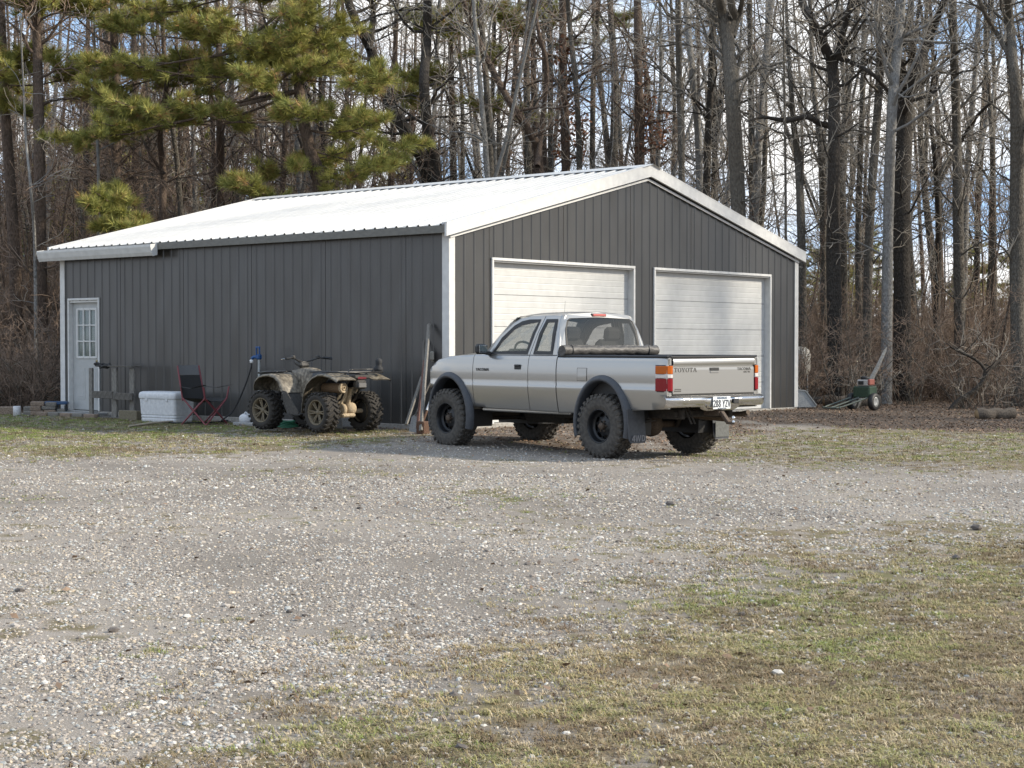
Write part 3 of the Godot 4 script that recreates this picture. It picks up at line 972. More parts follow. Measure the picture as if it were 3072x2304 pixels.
func make_truck() -> void:
	var a := 0.8743
	var t := thing("pickup_truck", "silver extended cab pickup truck with black fender flares and muddy tyres", "pickup truck", at3(1.753, -0.145, 21.301), PI - a)
	var paint := mat("silver paint", lin(0.37, 0.365, 0.35), 0.28, 0.75)
	paint.clearcoat_enabled = true
	paint.clearcoat = 0.8
	paint.clearcoat_roughness = 0.08
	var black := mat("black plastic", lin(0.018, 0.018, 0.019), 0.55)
	var flare_m := worn("weathered flare plastic", lin(0.034, 0.038, 0.045), lin(0.06, 0.065, 0.075), 0.5, Vector3(2, 2, 2))
	var under := worn("muddy underbody", lin(0.012, 0.011, 0.010), lin(0.045, 0.035, 0.026), 0.9, Vector3(2.5, 2.5, 2.5))
	var rubber := worn("dusty tyre rubber", lin(0.030, 0.028, 0.025), lin(0.105, 0.095, 0.083), 0.9, Vector3(2.2, 2.2, 2.2))
	var rim_m := mat("black steel rim", lin(0.012, 0.013, 0.015), 0.38, 0.2)
	var chrome := mat("chrome", lin(0.66, 0.66, 0.66), 0.10, 1.0)
	chrome.roughness_texture = noise_tex("chrome film", 0.03, 4, Color(0.5, 0.5, 0.5), Color.WHITE)
	chrome.uv1_triplanar = true
	var steel := worn("rusty steel", lin(0.05, 0.035, 0.025), lin(0.14, 0.11, 0.085), 0.7, Vector3(5, 5, 5), 0.4)
	var glass := mat("green tinted car glass", Color(0.14, 0.27, 0.23, 0.45), 0.02)
	glass.transparency = BaseMaterial3D.TRANSPARENCY_ALPHA
	glass.metallic_specular = 0.65
	var dark_glass := mat("rear privacy glass", Color(0.10, 0.13, 0.13, 0.42), 0.02)
	dark_glass.transparency = BaseMaterial3D.TRANSPARENCY_ALPHA
	dark_glass.metallic_specular = 0.75
	var cloth := worn("grey seat cloth", lin(0.028, 0.028, 0.027), lin(0.055, 0.055, 0.052), 0.9, Vector3(8, 8, 8))
	var letter := mat("dull badge lettering", lin(0.07, 0.066, 0.06), 0.5)
	var s: Shape
	var FA := 3.096
	var fender_top := func(x: float) -> float:
		if x < 3.12: return lerpf(1.262, 1.236, (x - 2.56) / 0.56)
		if x < 3.40: return lerpf(1.236, 1.190, (x - 3.12) / 0.28)
		if x < 3.52: return lerpf(1.190, 1.130, (x - 3.40) / 0.12)
		return lerpf(1.130, 1.06, clampf((x - 3.52) / 0.12, 0, 1))
	var sill := func(x: float) -> float: return lerpf(0.53, 0.565, clampf((x - 0.7) / 1.9, 0, 1))
	# --- lower panels on both sides
	for sg: float in [-1.0, 1.0]:
		part("front_fender", truck_side(2.575, 3.64, func(x): return maxf(maxf(sill.call(x), arch(x, FA)), 0.80 if x > 3.45 else 0.0), fender_top, sg, 0.10), paint, t)
		var door := part("door", truck_side(1.425, 2.565, sill, func(x): return 1.262, sg), paint, t)
		part("cab_side", truck_side(0.872, 1.415, sill, func(x): return 1.262, sg), paint, t)
		part("bed_side", truck_side(-1.10, 0.855, func(x): return maxf(lerpf(0.64, 0.53, clampf((x + 1.2) / 1.9, 0, 1)), arch(x, 0.0)), func(x): return 1.235, sg, 0.09), paint, t)
		# greenhouse frames
		var fr := [[2.30, 1.272], [2.09, 1.52], [1.90, 1.685], [1.77, 1.752], [1.60, 1.775], [1.305, 1.782], [1.345, 1.55], [1.425, 1.272]]
		var fw := [[2.195, 1.288], [2.035, 1.490], [1.855, 1.645], [1.735, 1.700], [1.60, 1.722], [1.375, 1.727], [1.405, 1.55], [1.475, 1.288]]
		s = Shape.new()
		ring(s, cab_pts(fr, sg), cab_pts(fw, sg))
		ring(s, cab_pts(fw, sg), cab_pts(fw, sg, -0.03))
		part("window_surround", s, paint, door)
		s = Shape.new()
		ring(s, cab_pts(shrink(fw, -0.014), sg, 0.005), cab_pts(shrink(fw, 0.048), sg, -0.003))
		part("window_seal", s, black, door)
		s = Shape.new()
		var pane := cab_pts(shrink(fw, 0.045), sg, -0.008)
		s.fan(pane)
		part("pane", s, glass, door)
		var qr := [[1.415, 1.272], [1.335, 1.55], [1.295, 1.782], [1.00, 1.778], [0.935, 1.60], [0.875, 1.272]]
		var qw := [[1.335, 1.290], [1.285, 1.55], [1.245, 1.722], [1.045, 1.722], [1.005, 1.55], [0.985, 1.290]]
		s = Shape.new()
		ring(s, cab_pts(qr, sg), cab_pts(qw, sg))
		ring(s, cab_pts(qw, sg), cab_pts(qw, sg, -0.03))
		var qp := part("quarter_panel", s, paint, t)
		s = Shape.new()
		ring(s, cab_pts(shrink(qw, -0.018), sg, 0.008), cab_pts(shrink(qw, 0.042), sg, 0.003))
		part("window_seal", s, black, qp)
		s = Shape.new()
		s.fan(cab_pts(shrink(qw, 0.040), sg, -0.002))
		part("pane", s, glass, qp)
		# dark trim on the inside of the door and quarter
		s = Shape.new()
		ring(s, cab_pts(fr, sg, -0.045), cab_pts(shrink(fw, 0.012), sg, -0.035))
		s.box(Vector3(1.95, 0.96, sg * 0.755), Vector3(1.04, 0.58, 0.03), 0.01)
		part("door_lining", s, cloth, door)
		s = Shape.new()
		ring(s, cab_pts(qr, sg, -0.045), cab_pts(shrink(qw, 0.012), sg, -0.035))
		s.box(Vector3(1.14, 0.96, sg * 0.755), Vector3(0.50, 0.58, 0.03), 0.01)
		part("quarter_lining", s, cloth, qp)
		# door furniture
		s = Shape.new()
		s.box(Vector3(1.625, 1.112, sg * 0.834), Vector3(0.125, 0.066, 0.014), 0.006)
		s.box(Vector3(1.625, 1.130, sg * 0.846), Vector3(0.10, 0.02, 0.014), 0.005)
		part("handle", s, black, door)
		s = Shape.new()
		s.box(Vector3(2.27, 1.345, sg * 0.93), Vector3(0.11, 0.14, 0.17), 0.035)
		s.bar(Vector3(2.24, 1.285, sg * 0.79), Vector3(2.26, 1.305, sg * 0.90), 0.09, 0.05, 0.01)
		part("mirror", s, black, door)
		s = Shape.new()
		s.box(Vector3(2.213, 1.345, sg * 0.93), Vector3(0.004, 0.105, 0.135), 0.001)
		part("mirror_glass", s, mat("mirror", lin(0.7, 0.72, 0.75), 0.03, 1.0), door)
		var em := part("badge", text_mesh("TACOMA", 0.036, 0.004), letter, door)
		em.position = Vector3(2.36, 1.07, sg * (side_w(1.07, 2.36) + 0.003))
		em.rotation.y = PI if sg < 0 else 0.0
		em.scale = Vector3(1.35, 1, 1)
		# rocker below the doors, running to the rear arch
		s = Shape.new()
		s.box(Vector3(1.56, 0.535, sg * 0.735), Vector3(1.78, 0.05, 0.06), 0.015)
		part("rocker", s, paint, t)
		# flares
		for c in [[FA, 0.0], [0.0, 0.0]]:
			s = Shape.new()
			var rows := []
			for k in 37:
				var th: float = deg_to_rad(lerpf(-17.0 if c[0] > 1.0 else -18.0, 197.0, k / 36.0))
				var row := PackedVector3Array()
				for q in [[0.0, 0.74], [0.0, 0.868], [0.010, 0.884], [0.034, 0.888], [0.064, 0.868], [0.082, 0.840], [0.088, 0.80]]:
					var rx: float = 0.432 + q[0]
					var ry: float = 0.535 + q[0] * 0.95
					var zz: float = q[1]
					if c[0] > 1.0: zz -= 0.05 * maxf(0.0, cos(th))
					row.append(Vector3(c[0] + cos(th) * rx, 0.415 + sin(th) * ry * (1.0 if sin(th) > 0 else 0.9), sg * zz))
				rows.append(row)
			s.sheet(rows)
			part("fender_flare", s, flare_m, t)
			# wheel well
			s = Shape.new()
			rows = []
			for k in 25:
				var th := deg_to_rad(lerpf(-14.0, 194.0, k / 24.0))
				var row := PackedVector3Array()
				for z: float in [0.80, 0.42]: row.append(Vector3(c[0] + cos(th) * 0.45, 0.42 + sin(th) * 0.55, sg * z))
				rows.append(row)
			s.sheet(rows)
			var back := PackedVector3Array()
			for r in rows: back.append(r[1])
			s.fan(back)
			part("wheel_well", s, black, t)
		# tail light: amber over clear over red
		var foot := [Vector2(-0.935, 0.800), Vector2(-0.935, 0.830), Vector2(-1.00, 0.834), Vector2(-1.06, 0.822), Vector2(-1.098, 0.792), Vector2(-1.112, 0.755), Vector2(-1.112, 0.722), Vector2(-1.08, 0.722), Vector2(-1.05, 0.76)]
		var lamp := Node3D.new()
		lamp.name = "tail_light"
		t.add_child(lamp, true)
		for e in [[1.052, 1.150, "amber lens", lin(0.42, 0.09, 0.003)], [1.002, 1.048, "clear lens", lin(0.55, 0.52, 0.50)], [0.846, 0.998, "red lens", lin(0.20, 0.004, 0.010)]]:
			s = Shape.new()
			var rows := []
			for y in [[e[0], 0.0], [e[0] + 0.006, 0.006], [e[1] - 0.006, 0.006], [e[1], 0.0]]:
				var row := PackedVector3Array()
				for p: Vector2 in foot: row.append(Vector3(p.x - (0.004 if p.x < -1.05 else 0.0) - (y[1] if p.x < -0.95 else 0.0), y[0], sg * (p.y + y[1])))
				rows.append(row)
			s.sheet(rows, true, false)
			s.fan(rows[3]); s.fan(rows[0], true)
			var lm := mat(e[2], e[3], 0.12)
			part("lens", s, lm, lamp)
		s = Shape.new()
		var rows2 := []
		for y: float in [0.836, 1.160]:
			var row := PackedVector3Array()
			for p: Vector2 in foot: row.append(Vector3(p.x + 0.006, y, sg * (p.y - 0.002)))
			rows2.append(row)
		s.sheet(rows2, true, false)
		s.fan(rows2[0]); s.fan(rows2[1])
		part("lamp_housing", s, black, lamp)
		# corner post between the light and the tailgate, above and below the lamp
		s = Shape.new()
		s.box(Vector3(-1.085, 1.195, sg * 0.756), Vector3(0.03, 0.09, 0.066), 0.006)
		part("corner_post", s, paint, t)
		s = Shape.new()
		s.box(Vector3(-1.085, 0.74, sg * 0.756), Vector3(0.03, 0.19, 0.066), 0.006)
		part("corner_post", s, paint, t)
		# headlamp corner, amber
		s = Shape.new()
		s.box(Vector3(3.60, 0.985, sg * 0.655), Vector3(0.12, 0.13, 0.14), 0.03)
		part("headlight", s, mat("front corner lens", lin(0.55, 0.28, 0.08), 0.12), t)
		# mud flaps
		s = Shape.new()
		s.plate(PackedVector2Array([Vector2(0.60, 0.62), Vector2(0.885, 0.62), Vector2(0.885, 0.24), Vector2(0.86, 0.205), Vector2(0.63, 0.205), Vector2(0.60, 0.24)]), -0.006, 0.006, Transform3D(Basis(Vector3(0, 0, sg), Vector3(0.10, 1, 0), Vector3(1, 0, 0)), Vector3(-0.56, 0, 0)))
		var fp := part("mud_flap", s, flare_m, t)
		if sg < 0:
			var tx := part("lettering", text_mesh("4WD", 0.075, 0.003), mat("faded white print", lin(0.20, 0.20, 0.21), 0.7), fp)
			tx.position = Vector3(-0.548 - 0.012, 0.262, -0.745)
			tx.rotation.y = -PI / 2
		else:
			s = Shape.new()
			s.box(Vector3(-0.552, 0.33, 0.742), Vector3(0.006, 0.20, 0.25), 0.002)
			part("weight_plate", s, worn("dull flap plate", lin(0.10, 0.105, 0.10), lin(0.17, 0.175, 0.17), 0.5, Vector3(3, 3, 3), 0.4), fp)
	# fuel door on the driver's side
	s = Shape.new()
	var fu := []
	for k in 2:
		var row := PackedVector3Array()
		for q in 9:
			var y := lerpf(0.955, 1.105, q / 8.0)
			row.append(Vector3(0.285 if k else 0.455, y, -(side_w(y, 0.3) + 0.004)))
		fu.append(row)
	s.sheet(fu)
	part("fuel_door", s, paint, t)
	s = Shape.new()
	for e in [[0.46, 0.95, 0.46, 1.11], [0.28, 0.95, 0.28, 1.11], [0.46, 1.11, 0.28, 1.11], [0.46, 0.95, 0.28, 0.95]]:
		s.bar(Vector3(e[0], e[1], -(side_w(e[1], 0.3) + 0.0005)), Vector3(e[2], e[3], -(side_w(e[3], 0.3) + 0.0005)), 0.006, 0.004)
	part("fuel_door_gap", s, black, t)  # thin black bars painted in as the shaded shut line
	# --- hood, cowl, front end
	s = Shape.new()
	var rows := []
	for k in 15:
		var x := lerpf(2.50, 3.66, k / 14.0)
		var yt: float = fender_top.call(x)
		var row := PackedVector3Array()
		for q in 13:
			var u := lerpf(-1.0, 1.0, q / 12.0)
			row.append(Vector3(x, yt + 0.012 + 0.055 * (1.0 - u * u) - 0.05 * pow(maxf(0.0, (x - 3.45) / 0.2), 2.0), u * (side_w(yt, x) - 0.085)))
		rows.append(row)
	s.sheet(rows)
	part("hood", s, paint, t)
	s = Shape.new()
	s.box(Vector3(3.62, 0.97, 0), Vector3(0.06, 0.15, 1.10), 0.02)
	part("grille", s, chrome, t)
	s = Shape.new()
	rows = []
	for k in 17:
		var u := lerpf(-1.0, 1.0, k / 16.0)
		var z := u * 0.84
		var x := 3.76 - 0.20 * pow(absf(u), 3.0)
		if absf(u) > 0.98: x = 3.46
		rows.append(PackedVector3Array([Vector3(x - 0.10, 0.84, z), Vector3(x - 0.01, 0.835, z), Vector3(x + 0.02, 0.80, z), Vector3(x + 0.02, 0.72, z), Vector3(x, 0.66, z), Vector3(x - 0.10, 0.63, z)]))
	s.sheet(rows)
	part("front_bumper", s, chrome, t)
	# --- roof, windscreen, rear wall of the cab
	s = Shape.new()
	rows = []
	for k in 13:
		var x := lerpf(2.02, 0.985, k / 12.0)
		var f := clampf((2.02 - x) / 0.5, 0, 1)
		var yc := lerpf(1.765, 1.838, 1.0 - (1.0 - f) * (1.0 - f)) - 0.03 * pow(clampf((1.2 - x) / 0.215, 0, 1), 2.0)
		var row := PackedVector3Array()
		for q in 17:
			var u := lerpf(-1.0, 1.0, q / 16.0)
			var edge := 1.735 if x > 1.85 else 1.778
			var au := absf(u)
			var y := yc - (yc - edge) * pow(au, 4.0)
			row.append(Vector3(x - 0.02 * u * u, y, u * (cab_w(edge) - 0.004)))
		rows.append(row)
	s.sheet(rows)
	var roof := part("roof", s, paint, t)
	s = Shape.new()
	var inner := []
	for row in rows:
		var low := PackedVector3Array()
		for p in row: low.append(Vector3(lerpf(1.5, p.x, 0.95), p.y - 0.035, p.z * 0.95))
		inner.append(low)
	s.sheet(inner)
	part("headliner", s, cloth, roof)
	var ws := [PackedVector3Array(), PackedVector3Array()]
	for q in 9:
		var u := lerpf(-1.0, 1.0, q / 8.0)
		ws[0].append(Vector3(2.64 - 0.16 * u * u, 1.285, u * 0.70))
		ws[1].append(Vector3(2.02 - 0.03 * u * u, 1.762 - 0.03 * u * u, u * 0.575))
	s = Shape.new()
	s.sheet(ws)
	part("windscreen", s, glass, t)
	for sg: float in [-1.0, 1.0]:
		s = Shape.new()
		s.sheet([PackedVector3Array([Vector3(2.30, 1.272, sg * 0.797), Vector3(2.09, 1.52, sg * cab_w(1.52)), Vector3(1.90, 1.685, sg * cab_w(1.685)), Vector3(1.77, 1.752, sg * cab_w(1.752))]), PackedVector3Array([Vector3(2.47, 1.28, sg * 0.70), Vector3(2.25, 1.50, sg * 0.655), Vector3(2.05, 1.69, sg * 0.60), Vector3(1.95, 1.772, sg * 0.56)])])
		part("windscreen_pillar", s, paint, t)
	s = Shape.new()
	var bo := []
	var bi := []
	for e in [[-0.775, 1.262, -0.655, 1.395], [-0.70, 1.60, -0.635, 1.60], [-0.622, 1.735, -0.585, 1.715], [-0.56, 1.795, -0.53, 1.745], [0.0, 1.828, 0.0, 1.762], [0.56, 1.795, 0.53, 1.745], [0.622, 1.735, 0.585, 1.715], [0.70, 1.60, 0.635, 1.60], [0.775, 1.262, 0.655, 1.395], [0.0, 1.262, 0.0, 1.385]]:
		var bx := func(y: float) -> float: return lerpf(0.872, 0.985, clampf((y - 1.262) / 0.56, 0, 1))
		bo.append(Vector3(bx.call(e[1]) - 0.004, e[1], e[0]))
		bi.append(Vector3(bx.call(e[3]) - 0.03, e[3], e[2]))
	ring(s, PackedVector3Array(bo), PackedVector3Array(bi))
	# below the belt the wall goes on down behind the bed
	s.quad(Vector3(0.872, 0.60, -0.76), Vector3(0.872, 0.60, 0.76), Vector3(0.872, 1.262, 0.775), Vector3(0.872, 1.262, -0.775))
	var cb := part("cab_back", s, paint, t)
	for sg: float in [-1.0, 1.0]:
		# rounded rear corner
		s = Shape.new()
		rows = []
		for y: float in [1.262, 1.35, 1.45, 1.55, 1.65, 1.735, 1.782]:
			var bx := lerpf(0.872, 0.985, clampf((y - 1.262) / 0.56, 0, 1))
			var w := cab_w(y)
			rows.append(PackedVector3Array([Vector3(lerpf(0.877, 1.0, clampf((y - 1.272) / 0.506, 0, 1)), y, sg * (w + 0.001)), Vector3(bx - 0.006, y, sg * (w - 0.012)), Vector3(bx - 0.012, y, sg * (w - 0.045)), Vector3(bx - 0.005, y, sg * (w - 0.085))]))
		s.sheet(rows)
		part("cab_corner", s, paint, t)
	s = Shape.new()
	var bi2 := PackedVector3Array()
	var c0 := Vector3(0.93, 1.57, 0)
	for p in bi: bi2.append(c0 + (p - c0) * 0.955 + Vector3(-0.003, 0, 0))
	var bi3 := PackedVector3Array()
	for p in bi: bi3.append(p + Vector3(-0.006, 0, 0))
	ring(s, bi3, bi2)
	part("rear_window_seal", s, black, cb)
	s = Shape.new()
	s.fan(bi2)
	part("rear_window", s, dark_glass, cb)
	s = Shape.new()
	s.box(Vector3(0.966, 1.788, 0.0), Vector3(0.035, 0.050, 0.27), 0.012)
	part("brake_light_housing", s, black, cb)
	s = Shape.new()
	s.box(Vector3(0.952, 1.790, 0.0), Vector3(0.03, 0.032, 0.235), 0.008)
	part("brake_light", s, mat("high brake lens", lin(0.50, 0.14, 0.12), 0.2), cb)
	# --- inside the cab
	s = Shape.new()
	s.box(Vector3(1.65, 0.62, 0), Vector3(1.7, 0.06, 1.40))
	s.box(Vector3(2.46, 1.02, 0), Vector3(0.16, 0.5, 1.38), 0.04)
	s.box(Vector3(2.26, 1.235, 0), Vector3(0.42, 0.16, 1.42), 0.06)
	s.box(Vector3(2.13, 1.30, -0.36), Vector3(0.16, 0.10, 0.38), 0.04)
	part("dashboard", s, cloth, t)
	for z: float in [-0.36, 0.36]:
		s = Shape.new()
		s.box(Vector3(1.50, 0.86, z), Vector3(0.52, 0.18, 0.52), 0.06)
		s.box(Vector3.ZERO, Vector3(0.15, 0.64, 0.50), 0.06, Transform3D(Basis(Vector3(0, 0, 1), 0.25), Vector3(1.20, 1.16, z)))
		s.box(Vector3.ZERO, Vector3(0.10, 0.19, 0.29), 0.045, Transform3D(Basis(Vector3(0, 0, 1), 0.2), Vector3(1.09, 1.545, z)))
		s.bar(Vector3(1.12, 1.40, z - 0.06), Vector3(1.10, 1.52, z - 0.06), 0.015, 0.015)
		s.bar(Vector3(1.12, 1.40, z + 0.06), Vector3(1.10, 1.52, z + 0.06), 0.015, 0.015)
		part("seat", s, cloth, t)
	s = Shape.new()
	var wheel_pts := []
	for k in 25:
		var th := TAU * k / 24
		wheel_pts.append(Vector3(2.0 + cos(th) * 0.085, 1.28 + cos(th) * 0.165, -0.36 + sin(th) * 0.19))
	s.tube(wheel_pts, 0.016, 7, false)
	s.bar(Vector3(2.0, 1.28, -0.54), Vector3(2.0, 1.28, -0.18), 0.05, 0.03, 0.01)
	s.bar(Vector3(2.0, 1.28, -0.36), Vector3(2.22, 1.17, -0.36), 0.06, 0.06, 0.01)
	part("steering_wheel", s, black, t)
	# --- bed
	s = Shape.new()
	s.box(Vector3(-0.12, 0.80, 0), Vector3(1.90, 0.04, 1.42))
	s.box(Vector3(0.845, 1.02, 0), Vector3(0.03, 0.42, 1.44))
	for sg: float in [-1.0, 1.0]: s.box(Vector3(-0.12, 1.02, sg * 0.715), Vector3(1.90, 0.46, 0.03))
	part("bed_liner", s, black, t)
	for sg: float in [-1.0, 1.0]:
		s = Shape.new()
		s.box(Vector3(-0.12, 1.262, sg * 0.752), Vector3(1.94, 0.026, 0.10), 0.008)
		part("bed_rail", s, mat("black rail", lin(0.02, 0.021, 0.024), 0.4), t)
	# rolled tonneau cover behind the cab
	s = Shape.new()
	var rp := []
	var rr := []
	for k in 23:
		var z := lerpf(-0.815, 0.86, k / 22.0)
		rp.append(Vector3(0.765 + 0.004 * sin(k * 1.7), 1.330 + 0.006 * sin(k * 2.3), z))
		rr.append(0.058 + 0.004 * sin(k * 2.9) + (0.008 if k > 18 or k < 3 else 0.0))
	s.tube(rp, rr, 16)
	var roll := part("rolled_bed_cover", s, worn("faded vinyl", lin(0.035, 0.033, 0.032), lin(0.10, 0.095, 0.09), 0.55, Vector3(1.2, 4, 1.2), 0.0, 0.6), t)
	for z: float in [-0.66, 0.70]:
		s = Shape.new()
		var st := []
		for k in 17:
			var th := TAU * k / 16
			st.append(Vector3(0.765 + cos(th) * 0.068, 1.330 + sin(th) * 0.068, z + 0.02 * cos(th)))
		s.tube(st, 0.006, 5, false)
		part("strap", s, black, roll)
	# --- tailgate
	s = Shape.new()
	var prof := [Vector2(-1.06, 0.800), Vector2(-1.1, 0.803), Vector2(-1.108, 0.815), Vector2(-1.108, 1.10), Vector2(-1.106, 1.128), Vector2(-1.097, 1.139), Vector2(-1.097, 1.147), Vector2(-1.112, 1.156), Vector2(-1.119, 1.175), Vector2(-1.117, 1.215), Vector2(-1.107, 1.238), Vector2(-1.08, 1.246), Vector2(-1.055, 1.246)]
	rows = []
	for z: float in [-0.715, 0.715]:
		var row := PackedVector3Array()
		for p: Vector2 in prof: row.append(Vector3(p.x, p.y, z))
		rows.append(row)
	for k in prof.size() - 1: s.quad(rows[0][k], rows[1][k], rows[1][k + 1], rows[0][k + 1], 7 if k > 6 else -1)
	var gate := part("tailgate", s, paint, t)
	s = Shape.new()
	s.box(Vector3(-1.083, 1.258, 0), Vector3(0.055, 0.022, 1.50), 0.007)
	part("top_cap", s, black, gate)
	s = Shape.new()
	s.box(Vector3(-1.11, 1.106, -0.0), Vector3(0.012, 0.036, 0.165), 0.008)
	part("gate_handle", s, black, gate)
	s = Shape.new()
	s.box(Vector3(-1.111, 1.072, -0.0), Vector3(0.010, 0.026, 0.15), 0.006)
	part("handle_recess", s, paint, gate)
	for e in [["TOYOTA", 0.052, -0.50, 1.098, true], ["TACOMA", 0.034, 0.535, 1.105, true], ["SR5 V6", 0.022, 0.585, 1.068, true], ["Extended", 0.017, -0.60, 0.865, false], ["Cab 4x4", 0.017, -0.60, 0.840, false]]:
		if e[0] == "Extended" or e[0] == "Cab 4x4": continue
		var tx := part("lettering", text_mesh(e[0], e[1], 0.003, true, e[0] == "TOYOTA"), letter, gate)
		tx.position = Vector3(-1.109, e[3], e[2])
		tx.rotation.y = -PI / 2
		tx.scale = Vector3(1.25, 1, 1)
	s = Shape.new()
	s.box(Vector3(-1.109, 0.868, -0.63), Vector3(0.003, 0.014, 0.11), 0.001)
	s.box(Vector3(-1.109, 0.846, -0.635), Vector3(0.003, 0.016, 0.12), 0.001)
	part("dealer_badge", s, letter, gate)
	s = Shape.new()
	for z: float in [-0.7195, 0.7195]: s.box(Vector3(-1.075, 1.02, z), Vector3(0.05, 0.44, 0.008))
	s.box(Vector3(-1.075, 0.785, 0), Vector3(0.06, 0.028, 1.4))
	part("gate_gap", s, black, t)  # solid black strips stand in for the shade in the tailgate gaps
	# --- rear bumper
	s = Shape.new()
	rows = []
	for k in 41:
		var u := lerpf(-1.0, 1.0, k / 40.0)
		var z := u * 0.865
		var back := -1.245 + 0.06 * pow(absf(u), 10.0) + 0.04 * u * u
		var mid := smoothstep(0.34, 0.24, absf(z - 0.02))
		var yb := lerpf(0.655, 0.605, mid)
		back += 0.02 * mid
		rows.append(PackedVector3Array([Vector3(back + 0.12, 0.772, z), Vector3(back + 0.03, 0.772, z), Vector3(back + 0.004, 0.760, z), Vector3(back, 0.745, z), Vector3(back + 0.012, yb + 0.02, z), Vector3(back + 0.035, yb, z), Vector3(back + 0.10, yb + 0.005, z)]))
	s.sheet(rows)
	var bump := part("rear_bumper", s, chrome, t)
	s = Shape.new()
	rows = []
	for k in 21:
		var u := lerpf(-1.0, 1.0, k / 20.0)
		var z := u * 0.85
		var back := -1.245 + 0.06 * pow(absf(u), 10.0) + 0.04 * u * u
		rows.append(PackedVector3Array([Vector3(back + 0.16, 0.792, z), Vector3(back + 0.05, 0.793, z), Vector3(back + 0.022, 0.785, z), Vector3(back + 0.018, 0.768, z)]))
	s.sheet(rows)
	part("step_pad", s, black, bump)
	s = Shape.new()
	s.box(Vector3(-1.232, 0.715, 0.255), Vector3(0.02, 0.06, 0.10), 0.008)
	part("bumper_socket", s, black, bump)
	s = Shape.new()
	s.box(Vector3(-1.239, 0.70, -0.005), Vector3(0.004, 0.152, 0.305), 0.0015)
	var plate := part("license_plate", s, mat("plate white", lin(0.72, 0.75, 0.76), 0.45), t)
	for e in [["288 YZV", 0.070, 0.688, lin(0.03, 0.035, 0.05), 0.86], ["ARKANSAS", 0.026, 0.757, lin(0.05, 0.09, 0.16), 1.0], ["The Natural State", 0.013, 0.634, lin(0.12, 0.15, 0.2), 1.0]]:
		var tx := part("lettering", text_mesh(e[0], e[1], 0.0025), mat("print " + e[0], e[3], 0.6), plate)
		tx.position = Vector3(-1.2425, e[2], -0.005)
		tx.rotation.y = -PI / 2
		tx.scale = Vector3(e[4], 1.25 if e[1] > 0.05 else 1.0, 1)
	# hitch
	s = Shape.new()
	s.box(Vector3(-1.05, 0.575, 0.02), Vector3(0.30, 0.07, 0.07), 0.006)
	s.bar(Vector3(-1.21, 0.585, 0.02), Vector3(-1.33, 0.46, 0.02), 0.06, 0.045, 0.006)
	s.bar(Vector3(-1.31, 0.455, 0.02), Vector3(-1.45, 0.455, 0.02), 0.07, 0.025, 0.006)
	var hitch := part("tow_hitch", s, steel, t)
	s = Shape.new()
	s.lathe([Vector2(0.0, 0.065), Vector2(0.018, 0.06), Vector2(0.026, 0.042), Vector2(0.024, 0.025), Vector2(0.012, 0.012), Vector2(0.022, 0.0), Vector2(0.022, -0.012)], 14, Transform3D(Basis.IDENTITY, Vector3(-1.405, 0.48, 0.02)))
	part("tow_ball", s, chrome, hitch)
	# --- underneath
	s = Shape.new()
	for z: float in [-0.42, 0.42]:
		s.box(Vector3(1.3, 0.56, z), Vector3(4.6, 0.12, 0.07), 0.01)
	for x: float in [-0.9, 0.6, 1.5, 2.5, 3.4]: s.box(Vector3(x, 0.56, 0), Vector3(0.09, 0.08, 0.84), 0.01)
	s.box(Vector3(1.9, 0.46, 0.02), Vector3(0.9, 0.22, 0.30), 0.05)
	s.box(Vector3(1.1, 0.56, -0.1), Vector3(0.9, 0.24, 0.5), 0.05)
	part("frame", s, under, t)
	s = Shape.new()
	s.tube([Vector3(0, 0.39, -0.72), Vector3(0, 0.39, 0.72)], 0.045, 12)
	s.lathe([Vector2(0.0, -0.13), Vector2(0.09, -0.12), Vector2(0.15, -0.07), Vector2(0.165, 0.0), Vector2(0.15, 0.07), Vector2(0.09, 0.12), Vector2(0.0, 0.13)], 18, Transform3D(Basis(Vector3(0, 1, 0), Vector3(0, 0, 1), Vector3(1, 0, 0)), Vector3(-0.03, 0.40, -0.02)))
	s.tube([Vector3(0.1, 0.40, -0.02), Vector3(1.5, 0.47, 0.0)], 0.035, 10)
	part("rear_axle", s, steel, t)
	for sg: float in [-1.0, 1.0]:
		s = Shape.new()
		for k in 3:
			var lp := []
			for q in 9:
				var u := q / 8.0
				lp.append(Vector3(lerpf(-0.62 + 0.1 * k, 0.62 - 0.1 * k, u), 0.50 - 0.09 * sin(PI * u) + 0.012 * k - 0.02, sg * 0.52))
			for q in 8: s.bar(lp[q], lp[q + 1], 0.06, 0.009)
		part("leaf_spring", s, under, t)
		s = Shape.new()
		s.tube([Vector3(-0.08, 0.36, sg * 0.40), Vector3(-0.34, 0.74, sg * 0.34)], 0.03, 10)
		part("shock_absorber", s, under, t)
	s = Shape.new()
	s.tube([Vector3(-0.1, 0.40, 0), Vector3(FA, 0.40, 0)], 0.01, 6)
	s.tube([Vector3(FA, 0.39, -0.70), Vector3(FA, 0.39, 0.70)], 0.05, 10)
	s.box(Vector3(3.2, 0.52, 0), Vector3(0.7, 0.22, 0.62), 0.05)
	part("front_axle", s, under, t)
	s = Shape.new()
	s.tube([Vector3(1.6, 0.45, 0.28), Vector3(0.5, 0.47, 0.30), Vector3(-0.1, 0.60, 0.33), Vector3(-0.7, 0.52, 0.52), Vector3(-1.0, 0.54, 0.62), Vector3(-1.12, 0.565, 0.60)], 0.032, 10)
	s.tube([Vector3(-0.38, 0.55, 0.43), Vector3(-0.80, 0.52, 0.56)], 0.085, 12)
	part("exhaust", s, steel, t)
	s = Shape.new()
	s.box(Vector3(-0.92, 0.56, 0.0), Vector3(0.05, 0.07, 1.0), 0.01)
